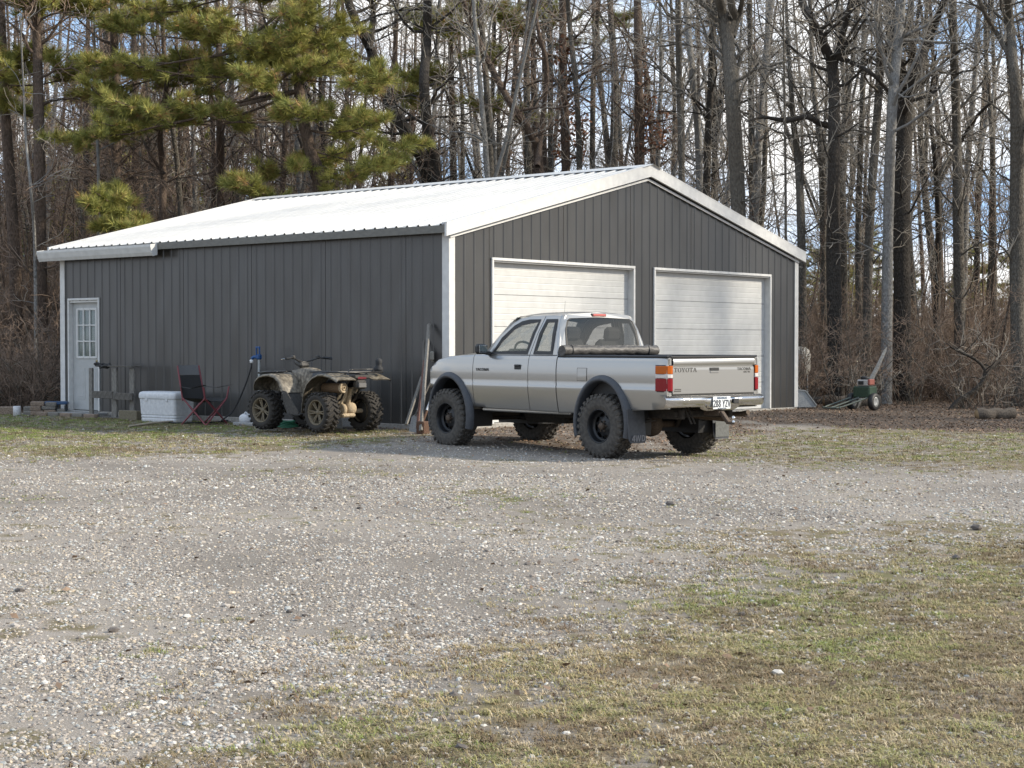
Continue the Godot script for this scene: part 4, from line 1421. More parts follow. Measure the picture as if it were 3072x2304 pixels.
	for z: float in [-0.36, -0.30]: s.bar(Vector3(-0.95, 0.66, z), Vector3(-1.02, 0.44, z + 0.06), 0.03, 0.02)
	part("hitch_crossbar", s, under, t)
	# --- wheels
	var tyre := tyre_shape(0.402, 0.205, 0.275, 30, 0.020).mesh()
	var rim := Shape.new()
	rim.lathe([Vector2(0.212, 0.112), Vector2(0.216, 0.124), Vector2(0.206, 0.128), Vector2(0.196, 0.116), Vector2(0.192, 0.06), Vector2(0.184, 0.035), Vector2(0.166, 0.030)], 32)
	for k in 8:      # the disc between its round holes
		for q in 4:
			var a0 := TAU * (k + q * 0.25) / 8.0
			var a1 := TAU * (k + (q + 1) * 0.25) / 8.0
			var hole := [0.000, 0.017, 0.024, 0.017, 0.000]
			var f := func(ang: float, r: float, y: float) -> Vector3: return Vector3(cos(ang) * r, y, sin(ang) * r)
			rim.quad(f.call(a0, 0.168, 0.030), f.call(a1, 0.168, 0.030), f.call(a1, 0.137 + hole[q + 1], 0.034), f.call(a0, 0.137 + hole[q], 0.034))
			rim.quad(f.call(a0, 0.137 - hole[q], 0.036), f.call(a1, 0.137 - hole[q + 1], 0.036), f.call(a1, 0.09, 0.046), f.call(a0, 0.09, 0.046))
	rim.lathe([Vector2(0.0905, 0.046), Vector2(0.08, 0.052), Vector2(0.045, 0.050)], 24)
	rim.lathe([Vector2(0.19, -0.10), Vector2(0.19, 0.02)], 24)
	var rim_mesh := rim.mesh()
	var hub := Shape.new()
	hub.lathe([Vector2(0.046, 0.045), Vector2(0.046, 0.085), Vector2(0.038, 0.095), Vector2(0.0, 0.097)], 18)
	for k in 6:
		var th := TAU * k / 6.0
		hub.lathe([Vector2(0.011, 0.0), Vector2(0.011, 0.02), Vector2(0.0, 0.024)], 6, Transform3D(Basis.IDENTITY, Vector3(cos(th) * 0.068, 0.048, sin(th) * 0.068)))
	var hub_mesh := hub.mesh()
	var drum := Shape.new()
	drum.lathe([Vector2(0.0, -0.02), Vector2(0.15, -0.02), Vector2(0.16, -0.03), Vector2(0.16, -0.10), Vector2(0.0, -0.10)], 20)
	var drum_mesh := drum.mesh()
	for w in [[0.0, -1.0], [0.0, 1.0], [FA, -1.0], [FA, 1.0]]:
		var o := Node3D.new()
		o.name = "wheel"
		t.add_child(o, true)
		o.transform = Transform3D(axle_turn(w[1]) * Basis(Vector3.UP, w[0] + w[1]), Vector3(w[0], 0.395, w[1] * 0.765))
		part("tyre", tyre, rubber, o)
		part("rim", rim_mesh, rim_m, o)
		part("hub", hub_mesh, steel, o)
		part("brake_drum", drum_mesh, under, o)
	# antenna on the far fender
	s = Shape.new()
	s.tube([Vector3(2.52, 1.26, 0.74), Vector3(2.50, 1.5, 0.745), Vector3(2.46, 2.02, 0.75)], [0.004, 0.003, 0.002], 5)
	part("antenna", s, mat("antenna steel", lin(0.3, 0.3, 0.3), 0.4, 0.8), t)

# ------------------------------------------------------------------ quad bike (x forward, z to its right, rear axle at x = 0)
func strip(sh: Shape, path: Array, z0: float, z1: float, thick: float, drop := 0.03) -> void:
	# a curved sheet over a wheel: path in (x, y), a lip turned down along the outer edge
	var rows := []
	var out := 1.0 if absf(z1) > absf(z0) else -1.0
	for k in path.size():
		var p := Vector2(path[k][0], path[k][1])
		var e := Vector2(path[mini(k + 1, path.size() - 1)][0] - path[maxi(k - 1, 0)][0], path[mini(k + 1, path.size() - 1)][1] - path[maxi(k - 1, 0)][1]).normalized()
		var n := Vector2(e.y, -e.x)
		if n.y < 0 and absf(n.y) > 0.2: n = -n
		var i := p - n * thick
		var l := p - n * drop
		rows.append(PackedVector3Array([Vector3(p.x, p.y, z0), Vector3(p.x, p.y, lerpf(z0, z1, 0.8)), Vector3(p.x - n.x * 0.008, p.y - n.y * 0.008, lerpf(z0, z1, 0.95)), Vector3(l.x, l.y, z1), Vector3(i.x, i.y, lerpf(z0, z1, 0.93)), Vector3(i.x, i.y, z0)]))
	sh.sheet(rows)

func make_quad() -> void:
	var t := thing("quad_bike", "muddy camouflage quad bike with tan rims parked by the garage side wall", "quad bike", at3(-2.556, -0.055, 25.455), PI - deg_to_rad(45.1))
	var camo := worn("dusty camouflage plastic", lin(0.02, 0.016, 0.011), lin(0.40, 0.35, 0.27), 0.5, Vector3(1.3, 1.3, 1.3), 0.0, 0.0, 0.035, 3)  # camouflage pattern; its palest patches also imitate light reflected off the fenders
	var black := worn("dusty black plastic", lin(0.022, 0.021, 0.02), lin(0.07, 0.065, 0.058), 0.65, Vector3(3, 3, 3))
	var mud := worn("dried tan mud", lin(0.24, 0.18, 0.11), lin(0.60, 0.50, 0.36), 0.95, Vector3(5, 5, 5), 0.0, 1.0)
	var rust := worn("hot brown muffler", lin(0.08, 0.045, 0.022), lin(0.22, 0.15, 0.085), 0.8, Vector3(4, 4, 4))
	var seat_m := mat("seat vinyl", lin(0.014, 0.016, 0.020), 0.45)
	var tube_m := mat("black rack tube", lin(0.02, 0.02, 0.021), 0.35)
	var tyre_m := worn("dusty knobbly tyre", lin(0.016, 0.015, 0.014), lin(0.055, 0.048, 0.040), 0.9, Vector3(4, 4, 4))
	var rim_m := worn("muddy tan rim", lin(0.06, 0.047, 0.03), lin(0.27, 0.225, 0.15), 0.7, Vector3(6, 6, 6))
	var chrome := mat("chrome", lin(0.66, 0.66, 0.66), 0.10, 1.0)
	var WB := 1.385
	var s: Shape
	# wheels
	var tyre := Shape.new()
	var r := 0.305
	var h := 0.125
	tyre.lathe([Vector2(0.185, h * 0.8), Vector2(0.20, h * 0.98), Vector2(0.25, h * 1.02), Vector2(0.275, h * 0.85), Vector2(0.283, h * 0.5), Vector2(0.286, 0), Vector2(0.283, -h * 0.5), Vector2(0.275, -h * 0.85), Vector2(0.25, -h * 1.02), Vector2(0.185, -h * 0.8)], 36)
	for k in 22:
		for sd: float in [1.0, -1.0]:
			var aa := TAU * (k + (0.25 if sd > 0 else 0.75)) / 22.0
			var b := Transform3D(Basis(Vector3.UP, -aa), Vector3.ZERO)
			tyre.box(Vector3.ZERO, Vector3(0.024, 0.105, 0.030), 0.005, b * Transform3D(Basis(Vector3.RIGHT, 0.62 * sd), Vector3(r - 0.012, sd * 0.052, 0)))
			tyre.box(Vector3.ZERO, Vector3(0.040, 0.03, 0.038), 0.006, b * Transform3D(Basis(Vector3(0, 0, 1), -0.7 * sd), Vector3(r - 0.022, sd * 0.112, 0.012)))
	var tm := tyre.mesh()
	var rim := Shape.new()
	rim.lathe([Vector2(0.182, 0.10), Vector2(0.196, 0.112), Vector2(0.188, 0.118), Vector2(0.174, 0.108), Vector2(0.166, 0.07), Vector2(0.160, 0.0), Vector2(0.16, -0.1)], 30)
	rim.lathe([Vector2(0.0, 0.088), Vector2(0.03, 0.086), Vector2(0.045, 0.072), Vector2(0.05, 0.04)], 18)
	for k in 6:
		for q: float in [-0.16, 0.16]:
			var a0 := TAU * k / 6.0 + q
			var a1 := TAU * k / 6.0 + q * 0.75
			rim.bar(Vector3(cos(a0) * 0.04, 0.066, sin(a0) * 0.04), Vector3(cos(a1) * 0.170, 0.090, sin(a1) * 0.170), 0.020, 0.024, 0.005)
	var rm := rim.mesh()
	var disc := Shape.new()
	disc.lathe([Vector2(0.0, 0.0), Vector2(0.155, 0.0), Vector2(0.155, -0.06), Vector2(0.0, -0.07)], 24)
	var dm := disc.mesh()
	for w in [[0.0, -1.0], [0.0, 1.0], [WB, -1.0], [WB, 1.0]]:
		var o := Node3D.new()
		o.name = "wheel"
		t.add_child(o, true)
		o.transform = Transform3D(axle_turn(w[1]) * Basis(Vector3.UP, w[0] * 2.0), Vector3(w[0], r - 0.005, w[1] * 0.42))
		if w[0] > 1.0: o.rotate(Vector3.UP, 0.10)
		o.position = Vector3(w[0], r - 0.005, w[1] * 0.42)
		part("tyre", tm, tyre_m, o)
		part("rim", rm, rim_m, o)
		part("brake_disc", dm, mat("dark brake", lin(0.02, 0.018, 0.015), 0.8), o)
	# fenders
	for sg: float in [-1.0, 1.0]:
		s = Shape.new()
		strip(s, [[1.60, 0.60], [1.60, 0.68], [1.56, 0.76], [1.47, 0.825], [1.34, 0.86], [1.18, 0.87], [1.03, 0.845], [0.93, 0.78], [0.85, 0.67], [0.80, 0.58]], sg * 0.16, sg * 0.53, 0.012, 0.045)
		part("front_fender", s, camo, t)
		s = Shape.new()
		strip(s, [[0.83, 0.61], [0.78, 0.50], [0.70, 0.36], [0.66, 0.27]], sg * 0.20, sg * 0.535, 0.012, 0.04)
		strip(s, [[0.66, 0.275], [0.50, 0.265], [0.40, 0.27]], sg * 0.18, sg * 0.53, 0.012, 0.02)
		# the guard facing outwards between the wheels
		s.plate(PackedVector2Array([Vector2(0.86, 0.62), Vector2(0.74, 0.60), Vector2(0.44, 0.30), Vector2(0.44, 0.265), Vector2(0.70, 0.255), Vector2(0.78, 0.36)]), sg * 0.515 - 0.006, sg * 0.515 + 0.006)
		part("foot_guard", s, black, t)
		s = Shape.new()
		strip(s, [[0.40, 0.28], [0.37, 0.45], [0.335, 0.60], [0.25, 0.74], [0.12, 0.83], [-0.02, 0.88], [-0.16, 0.885], [-0.30, 0.86], [-0.42, 0.82], [-0.50, 0.795]], sg * 0.16, sg * 0.53, 0.012, 0.04)
		part("rear_fender", s, camo, t)
	# body: front cowl, tank, seat
	s = Shape.new()
	var rows := []
	for e in [[1.58, 0.62, 0.78, 0.20], [1.45, 0.60, 0.86, 0.22], [1.25, 0.58, 0.90, 0.21], [1.05, 0.56, 0.935, 0.19], [0.90, 0.52, 0.965, 0.17], [0.72, 0.50, 0.955, 0.155], [0.58, 0.50, 0.915, 0.13]]:
		var row := PackedVector3Array()
		for k in 11:
			var u := lerpf(-1.0, 1.0, k / 10.0)
			var y: float = lerpf(e[2], e[1], pow(absf(u), 3.0))
			row.append(Vector3(e[0], y, signf(u) * e[3] * minf(1.0, pow(absf(u), 0.55) * 1.0)))
		rows.append(row)
	s.sheet(rows)
	s.fan(rows[0]); s.fan(rows[6], true)
	part("tank_cover", s, camo, t)
	s = Shape.new()
	rows = []
	for e in [[0.66, 0.66, 0.925, 0.12], [0.50, 0.62, 0.905, 0.15], [0.30, 0.62, 0.885, 0.17], [0.05, 0.66, 0.895, 0.18], [-0.16, 0.70, 0.915, 0.17], [-0.26, 0.74, 0.905, 0.14]]:
		var row := PackedVector3Array()
		for k in 11:
			var u := lerpf(-1.0, 1.0, k / 10.0)
			row.append(Vector3(e[0], lerpf(e[2], e[1], pow(absf(u), 4.0)), signf(u) * e[3] * minf(1.0, pow(absf(u), 0.6))))
		rows.append(row)
	s.sheet(rows)
	s.fan(rows[0]); s.fan(rows[5], true)
	part("seat", s, seat_m, t)
	# engine and frame
	s = Shape.new()
	s.box(Vector3(0.66, 0.45, 0), Vector3(0.55, 0.30, 0.30), 0.05)
	s.box(Vector3(0.62, 0.62, 0), Vector3(0.30, 0.16, 0.22), 0.03)
	s.box(Vector3(0.70, 0.27, 0), Vector3(1.10, 0.05, 0.34), 0.015)
	part("engine", s, black, t)
	s = Shape.new()
	for z: float in [-0.14, 0.14]:
		s.tube([Vector3(1.60, 0.42, z), Vector3(1.2, 0.28, z), Vector3(0.3, 0.28, z), Vector3(-0.12, 0.50, z), Vector3(-0.30, 0.80, z)], 0.016, 7)
		s.tube([Vector3(1.58, 0.46, z), Vector3(1.62, 0.80, z)], 0.014, 7)
	s.tube([Vector3(1.64, 0.50, -0.20), Vector3(1.70, 0.62, -0.20), Vector3(1.70, 0.62, 0.20), Vector3(1.64, 0.50, 0.20)], 0.016, 7)
	part("frame", s, tube_m, t)
	s = Shape.new()
	s.tube([Vector3(0, r, -0.36), Vector3(0, r, 0.36)], 0.036, 10)
	s.lathe([Vector2(0.0, -0.08), Vector2(0.07, -0.075), Vector2(0.095, -0.03), Vector2(0.10, 0.03), Vector2(0.085, 0.07), Vector2(0.0, 0.085)], 14, Transform3D(Basis(Vector3(0, 1, 0), Vector3(0, 0, 1), Vector3(1, 0, 0)), Vector3(-0.02, r + 0.04, 0.10)))
	s.lathe([Vector2(0.0, -0.03), Vector2(0.085, -0.03), Vector2(0.095, 0.0), Vector2(0.085, 0.03), Vector2(0.0, 0.03)], 14, Transform3D(Basis(Vector3(0, 1, 0), Vector3(0, 0, 1), Vector3(1, 0, 0)), Vector3(-0.03, r + 0.03, -0.05)))
	s.box(Vector3(-0.06, r - 0.06, 0.02), Vector3(0.12, 0.06, 0.26), 0.02)
	part("rear_axle", s, mud, t)
	for z: float in [-0.05, 0.05]:
		s = Shape.new()
		s.tube([Vector3(-0.02, r + 0.08, z * 1.5), Vector3(-0.10, 0.66, z)], 0.034 if z > 0 else 0.018, 10)
		part("shock_absorber", s, mud, t)
	s = Shape.new()
	s.tube([Vector3(WB, r, -0.40), Vector3(WB, r + 0.03, 0.0), Vector3(WB, r, 0.40)], 0.025, 8)
	for z: float in [-0.22, 0.22]: s.tube([Vector3(WB, r + 0.02, z), Vector3(WB - 0.06, 0.72, z * 0.7)], 0.03, 9)
	part("front_axle", s, black, t)
	# muffler along the near side, with its round end cap
	s = Shape.new()
	var mt := Transform3D(Basis(Vector3(0, 1, 0), Vector3(-1, 0, 0), Vector3(0, 0, 1)), Vector3(0.22, 0.665, -0.205))
	s.lathe([Vector2(0.0, 0.0), Vector2(0.05, 0.0), Vector2(0.072, 0.02), Vector2(0.074, 0.40), Vector2(0.074, 0.45)], 18, mt)
	var mf := part("muffler", s, rust, t)
	s = Shape.new()
	s.lathe([Vector2(0.077, 0.44), Vector2(0.079, 0.475), Vector2(0.070, 0.488), Vector2(0.052, 0.486), Vector2(0.050, 0.476), Vector2(0.032, 0.476), Vector2(0.030, 0.492), Vector2(0.020, 0.492), Vector2(0.018, 0.46), Vector2(0.0, 0.46)], 18, mt)
	part("end_cap", s, mud, mf)
	# racks
	s = Shape.new()
	s.tube([Vector3(0.95, 0.905, -0.36), Vector3(1.35, 0.895, -0.42), Vector3(1.62, 0.875, -0.40), Vector3(1.66, 0.87, -0.30), Vector3(1.66, 0.87, 0.30), Vector3(1.62, 0.875, 0.40), Vector3(1.35, 0.895, 0.42), Vector3(0.95, 0.905, 0.36)], 0.013, 7)
	for x: float in [1.12, 1.28, 1.45]: s.tube([Vector3(x, 0.895, -0.41), Vector3(x, 0.895, 0.41)], 0.010, 6)
	for z: float in [-0.25, 0.25]: s.tube([Vector3(1.4, 0.895, z), Vector3(1.45, 0.80, z * 0.8)], 0.010, 6)
	part("front_rack", s, tube_m, t)
	s = Shape.new()
	s.tube([Vector3(0.30, 0.905, -0.40), Vector3(0.0, 0.915, -0.46), Vector3(-0.38, 0.905, -0.46), Vector3(-0.44, 0.90, -0.40), Vector3(-0.44, 0.90, 0.40), Vector3(-0.38, 0.905, 0.46), Vector3(0.0, 0.915, 0.46), Vector3(0.30, 0.905, 0.40)], 0.014, 7)
	for x: float in [0.05, -0.15, -0.30]: s.tube([Vector3(x, 0.91, -0.46), Vector3(x, 0.91, 0.46)], 0.010, 6)
	s.tube([Vector3(-0.42, 0.905, -0.25), Vector3(-0.42, 0.945, -0.22), Vector3(-0.42, 0.945, 0.22), Vector3(-0.42, 0.905, 0.25)], 0.010, 6)
	for z: float in [-0.22, 0.22]: s.tube([Vector3(-0.30, 0.905, z), Vector3(-0.25, 0.78, z * 0.7)], 0.010, 6)
	part("rear_rack", s, tube_m, t)
	# tail: bracket, red lamp, grey lower box
	s = Shape.new()
	s.box(Vector3(-0.36, 0.72, 0.02), Vector3(0.12, 0.14, 0.20), 0.03)
	s.box(Vector3(-0.34, 0.835, 0.02), Vector3(0.16, 0.07, 0.30), 0.02)
	part("tail_bracket", s, black, t)
	s = Shape.new()
	s.box(Vector3(-0.405, 0.822, 0.02), Vector3(0.03, 0.050, 0.18), 0.012)
	part("tail_light", s, mat("dusty red lens", lin(0.20, 0.03, 0.04), 0.3), t)
	s = Shape.new()
	s.box(Vector3(-0.425, 0.705, 0.02), Vector3(0.02, 0.07, 0.15), 0.008)
	part("tail_plate", s, mat("dull grey tail plate", lin(0.16, 0.155, 0.15), 0.4, 0.4), t)
	# dark bundle strapped to the rack's far corner
	s = Shape.new()
	s.lathe([Vector2(0.0, 0.0), Vector2(0.07, 0.005), Vector2(0.075, 0.05), Vector2(0.045, 0.085), Vector2(0.05, 0.12), Vector2(0.055, 0.16), Vector2(0.035, 0.195), Vector2(0.0, 0.20)], 12, Transform3D(Basis(Vector3(0, 0, 1), 0.1), Vector3(-0.34, 0.91, 0.40)))
	part("rack_bundle", s, mat("dark bundle", lin(0.025, 0.026, 0.028), 0.8), t)
	# handlebar
	s = Shape.new()
	s.tube([Vector3(0.84, 1.10, -0.42), Vector3(0.90, 1.115, -0.26), Vector3(0.98, 1.06, -0.10), Vector3(0.99, 1.05, 0.0), Vector3(0.98, 1.06, 0.10), Vector3(0.90, 1.115, 0.26), Vector3(0.84, 1.10, 0.42)], 0.013, 8)
	s.tube([Vector3(1.08, 0.90, 0), Vector3(0.98, 1.05, 0)], 0.03, 8)
	var hb := part("handlebar", s, tube_m, t)
	for z: float in [-1.0, 1.0]:
		s = Shape.new()
		s.tube([Vector3(0.835, 1.099, z * 0.45), Vector3(0.885, 1.112, z * 0.31)], 0.020, 8)
		part("grip", s, seat_m, hb)
		s = Shape.new()
		s.box(Vector3(0.93, 1.12, z * 0.24), Vector3(0.07, 0.06, 0.06), 0.015)
		part("switch_box", s, black, hb)
		s = Shape.new()
		s.tube([Vector3(0.95, 1.105, z * 0.27), Vector3(0.94, 1.09, z * 0.46)], 0.008, 6)
		part("brake_lever", s, chrome, hb)
	s = Shape.new()
	s.box(Vector3.ZERO, Vector3(0.20, 0.09, 0.20), 0.035, Transform3D(Basis(Vector3(0, 0, 1), 0.35), Vector3(1.02, 1.02, 0)))
	part("instrument_pod", s, black, hb)
	s = Shape.new()
	s.box(Vector3(1.65, 0.70, -0.15), Vector3(0.05, 0.10, 0.14), 0.03)
	part("headlight", s, mat("dusty headlight", lin(0.4, 0.4, 0.38), 0.2), t)
	s = Shape.new()
	s.box(Vector3(1.65, 0.70, 0.15), Vector3(0.05, 0.10, 0.14), 0.03)
	part("headlight", s, mats["dusty headlight"], t)

# ------------------------------------------------------------------ things along the side wall (x along the wall towards the gable, z out from it)
func wall_spot(px: float, out: float) -> Vector3:
	var r := (px - 1536.0) / FOCAL
	var x0 := GX - out * sin(GA)
	var z0 := GZ - out * cos(GA)
	var u := (x0 - r * z0) / (cos(GA) + r * sin(GA))
	var x := x0 - u * cos(GA)
	var z := z0 + u * sin(GA)
	return on_ground(x, z)

func make_props() -> void:
	var turn := -GA
	var grey_wood := worn("weathered grey timber", lin(0.10, 0.094, 0.083), lin(0.29, 0.275, 0.25), 0.9, Vector3(7, 1.2, 7), 0.0, 1.0)
	var wet_wood := worn("dark weathered board", lin(0.06, 0.055, 0.048), lin(0.20, 0.185, 0.165), 0.9, Vector3(7, 1.2, 7), 0.0, 1.0)
	var red_wood := worn("red brown board", lin(0.07, 0.030, 0.022), lin(0.22, 0.12, 0.09), 0.85, Vector3(6, 1.5, 6))
	var white_plastic := worn("chalky white plastic", lin(0.50, 0.51, 0.53), lin(0.68, 0.69, 0.70), 0.55, Vector3(1.5, 1.5, 1.5))
	var black := mat("black rubber", lin(0.015, 0.015, 0.016), 0.6)
	var maroon := mat("maroon steel tube", lin(0.19, 0.045, 0.055), 0.45)
	var mesh_cloth := worn("charcoal mesh cloth", lin(0.018, 0.018, 0.019), lin(0.05, 0.05, 0.05), 0.9, Vector3(12, 12, 12))
	var concrete := worn("grey concrete block", lin(0.20, 0.20, 0.195), lin(0.42, 0.42, 0.41), 0.95, Vector3(4, 4, 4), 0.0, 0.8)
	var steel := worn("grey galvanised steel", lin(0.22, 0.23, 0.235), lin(0.40, 0.41, 0.41), 0.5, Vector3(4, 4, 4), 0.5)
	var rusty := worn("rust brown steel", lin(0.045, 0.024, 0.016), lin(0.16, 0.085, 0.05), 0.85, Vector3(6, 6, 6))
	var s: Shape

	# timber rack: four posts and a rail, an old hose bag slung on top
	var p := wall_spot(342, 0.45)
	var t := thing("timber_rack", "weathered grey timber rack standing by the entry door", "rack", p, turn)
	for e in [[-0.66, 0.93, 0.02, 0.10], [-0.30, 0.92, -0.22, 0.09], [0.02, 0.93, 0.0, 0.14], [0.47, 0.93, -0.05, 0.13]]:
		s = Shape.new()
		s.box(Vector3(e[0], e[1] / 2 - 0.01, e[2]), Vector3(e[3], e[1], 0.045), 0.006)
		part("post", s, grey_wood if e[2] > -0.1 else wet_wood, t)
	s = Shape.new()
	s.box(Vector3(-0.28, 0.43, 0.047), Vector3(0.62, 0.13, 0.04), 0.006)
	part("rail", s, wet_wood, t)
	s = Shape.new()
	s.box(Vector3(0.32, 0.41, 0.047), Vector3(0.56, 0.13, 0.04), 0.006)
	part("rail", s, wet_wood, t)
	s = Shape.new()
	s.box(Vector3(0.10, 0.955, -0.06), Vector3(0.95, 0.025, 0.22), 0.006)
	part("top_board", s, wet_wood, t)
	s = Shape.new()
	s.box(Vector3(0.0, 0.012, -0.1), Vector3(1.35, 0.03, 0.30), 0.008)
	part("base_board", s, wet_wood, t)
	s = Shape.new()
	var hp := []
	for k in 26:
		var th := k * 0.55
		hp.append(Vector3(-0.52 + 0.15 * sin(th) + 0.012 * k, 0.965 + 0.03 * cos(th * 1.3) + 0.02 * sin(k * 1.7), -0.02 + 0.07 * cos(th)))
	s.tube(hp, 0.022, 7)
	var bag := single("hose_bundle", s, black, "black hose bundle draped over the top of the timber rack", "hose", p)
	bag.rotation.y = turn
	s = Shape.new()
	s.box(Vector3(0, 0.085, 0), Vector3(0.52, 0.17, 0.14), 0.008)
	var blk := single("timber_block", s, worn("old beam end", lin(0.10, 0.085, 0.055), lin(0.24, 0.21, 0.15), 0.9, Vector3(3, 6, 6), 0.0, 0.8), "short timber beam lying at the foot of the timber rack", "beam", wall_spot(391, 0.62))
	blk.rotation.y = turn

	# white chest cooler
	t = thing("cooler", "white chest cooler standing against the charcoal wall", "cooler", wall_spot(500, 0.60), turn)
	t.scale = Vector3(0.93, 1.0, 1.0)
	s = Shape.new()
	var rows := []
	for e in [[0.0, 0.50, 0.20], [0.02, 0.51, 0.205], [0.05, 0.512, 0.207], [0.065, 0.505, 0.2], [0.08, 0.514, 0.209], [0.10, 0.514, 0.209], [0.115, 0.507, 0.202], [0.13, 0.517, 0.212], [0.40, 0.535, 0.225]]:
		rows.append(round_rect(e[1], e[2], 0.05, e[0]))
	s.sheet(rows, true, false)
	s.fan(rows[8]); s.fan(rows[0])
	part("body", s, white_plastic, t)
	s = Shape.new()
	rows = []
	for e in [[0.405, 0.545, 0.235, 0.05], [0.43, 0.55, 0.24, 0.05], [0.485, 0.548, 0.238, 0.055], [0.515, 0.535, 0.225, 0.06], [0.528, 0.50, 0.19, 0.06]]:
		rows.append(round_rect(e[1], e[2], e[3], e[0]))
	s.sheet(rows, true)
	s.fan(rows[4]); s.fan(rows[0])
	part("lid", s, white_plastic, t)
	for x: float in [-0.30, 0.30]:
		s = Shape.new()
		s.box(Vector3(x, 0.385, 0.232), Vector3(0.06, 0.05, 0.012), 0.004)
		part("latch", s, white_plastic, t)

	# folding camp chair
	t = thing("camp_chair", "folding camp chair with maroon legs and dark mesh seat", "chair", wall_spot(612, 0.85), 1.0)
	t.scale = Vector3.ONE * 1.07
	var hw := 0.25
	for sg: float in [-1.0, 1.0]:
		for e in [[Vector3(sg * hw, 0.0, 0.27), Vector3(sg * hw, 0.42, -0.22)], [Vector3(sg * hw, 0.0, -0.25), Vector3(sg * hw, 0.42, 0.25)], [Vector3(sg * hw, 0.0, 0.27), Vector3(-sg * hw, 0.42, 0.25)], [Vector3(sg * hw, 0.0, -0.25), Vector3(-sg * hw, 0.42, -0.22)]]:
			s = Shape.new()
			s.tube([e[0], e[1]], 0.013, 7)
			part("leg", s, maroon, t)
		s = Shape.new()
		s.tube([Vector3(sg * hw, 0.38, -0.22), Vector3(sg * hw * 0.96, 0.93, -0.34)], 0.013, 7)
		part("back_post", s, maroon, t)
		s = Shape.new()
		s.tube([Vector3(sg * hw, 0.42, 0.25), Vector3(sg * (hw + 0.04), 0.60, 0.26)], 0.013, 7)
		part("arm_post", s, maroon, t)
		s = Shape.new()
		s.sheet([PackedVector3Array([Vector3(sg * (hw - 0.03), 0.60, -0.27), Vector3(sg * (hw + 0.00), 0.575, 0.0), Vector3(sg * (hw + 0.02), 0.63, 0.32)]), PackedVector3Array([Vector3(sg * (hw + 0.05), 0.60, -0.26), Vector3(sg * (hw + 0.07), 0.575, 0.0), Vector3(sg * (hw + 0.10), 0.635, 0.32)])])
		part("armrest", s, mesh_cloth, t)
	s = Shape.new()
	rows = []
	for k in 7:
		var u := k / 6.0
		rows.append(PackedVector3Array([Vector3(-hw, 0.42, lerpf(-0.22, 0.25, u)), Vector3(-hw * 0.4, 0.37 - 0.02 * sin(PI * u), lerpf(-0.22, 0.25, u)), Vector3(hw * 0.4, 0.37 - 0.02 * sin(PI * u), lerpf(-0.22, 0.25, u)), Vector3(hw, 0.42, lerpf(-0.22, 0.25, u))]))
	s.sheet(rows)
	part("seat", s, mesh_cloth, t)
	s = Shape.new()
	rows = []
	for k in 7:
		var u := k / 6.0
		var y := lerpf(0.40, 0.78, u)
		var z := lerpf(-0.22, -0.31, u)
		rows.append(PackedVector3Array([Vector3(-hw * 0.98, y, z), Vector3(-hw * 0.4, y, z - 0.03), Vector3(hw * 0.4, y, z - 0.03), Vector3(hw * 0.98, y, z)]))
	s.sheet(rows)
	part("backrest", s, mesh_cloth, t)
	s = Shape.new()
	rows = []
	for k in 5:
		var u := k / 4.0
		var y := lerpf(0.785, 0.945, u)
		var z := lerpf(-0.31, -0.345, u)
		rows.append(PackedVector3Array([Vector3(-hw * 0.98, y + 0.005, z), Vector3(-hw * 0.4, y - 0.012 * u, z - 0.03), Vector3(hw * 0.4, y - 0.012 * u, z - 0.03), Vector3(hw * 0.98, y - 0.005, z)]))
	s.sheet(rows)
	part("head_panel", s, worn("grey mesh cloth", lin(0.10, 0.105, 0.11), lin(0.20, 0.205, 0.21), 0.85, Vector3(9, 9, 9)), t)

	# yard hydrant with a blue head
	t = thing("yard_hydrant", "yard hydrant with blue handle on a pale pipe by the wall", "hydrant", wall_spot(777, 0.35), turn)
	s = Shape.new()
	s.tube([Vector3(0, -0.02, 0), Vector3(0, 1.10, 0)], 0.022, 10)
	part("pipe", s, mat("galvanised pipe", lin(0.34, 0.36, 0.36), 0.5, 0.4), t)
	var blue := worn("blue painted iron", lin(0.008, 0.05, 0.16), lin(0.015, 0.09, 0.27), 0.5, Vector3(5, 5, 5))
	s = Shape.new()
	s.box(Vector3(0, 1.14, 0), Vector3(0.085, 0.09, 0.085), 0.02)
	s.tube([Vector3(0, 1.13, 0), Vector3(-0.08, 1.14, 0.04), Vector3(-0.115, 1.11, 0.06)], 0.028, 9)
	part("head", s, blue, t)
	s = Shape.new()
	s.bar(Vector3(0.05, 1.15, 0.03), Vector3(0.045, 1.30, 0.03), 0.026, 0.018, 0.004)
	s.bar(Vector3(-0.03, 1.15, 0.03), Vector3(-0.03, 1.29, 0.03), 0.022, 0.018, 0.004)
	s.bar(Vector3(-0.045, 1.30, 0.03), Vector3(0.06, 1.30, 0.03), 0.03, 0.03, 0.006)
	part("handle", s, blue, t)
	s = Shape.new()
	s.lathe([Vector2(0.0, 0.0), Vector2(0.030, 0.005), Vector2(0.032, 0.05), Vector2(0.02, 0.06), Vector2(0.0, 0.06)], 12, Transform3D(Basis.IDENTITY, Vector3(-0.118, 1.035, 0.062)))
	part("hose_coupling", s, mat("white coupling", lin(0.7, 0.7, 0.7), 0.4), t)
	# black hose hanging from it and running along the ground
	var hose := []
	var h0 := wall_spot(777, 0.35)
	var dirx := Vector3(cos(GA), 0, sin(GA))
	var dirz := Vector3(-sin(GA), 0, cos(GA))
	hose.append(h0 + dirx * -0.118 + dirz * 0.062 + Vector3(0, 1.04, 0))
	hose.append(h0 + dirx * -0.13 + dirz * 0.075 + Vector3(0, 0.93, 0))
	hose.append(h0 + dirx * -0.24 + dirz * 0.14 + Vector3(0, 0.58, 0))
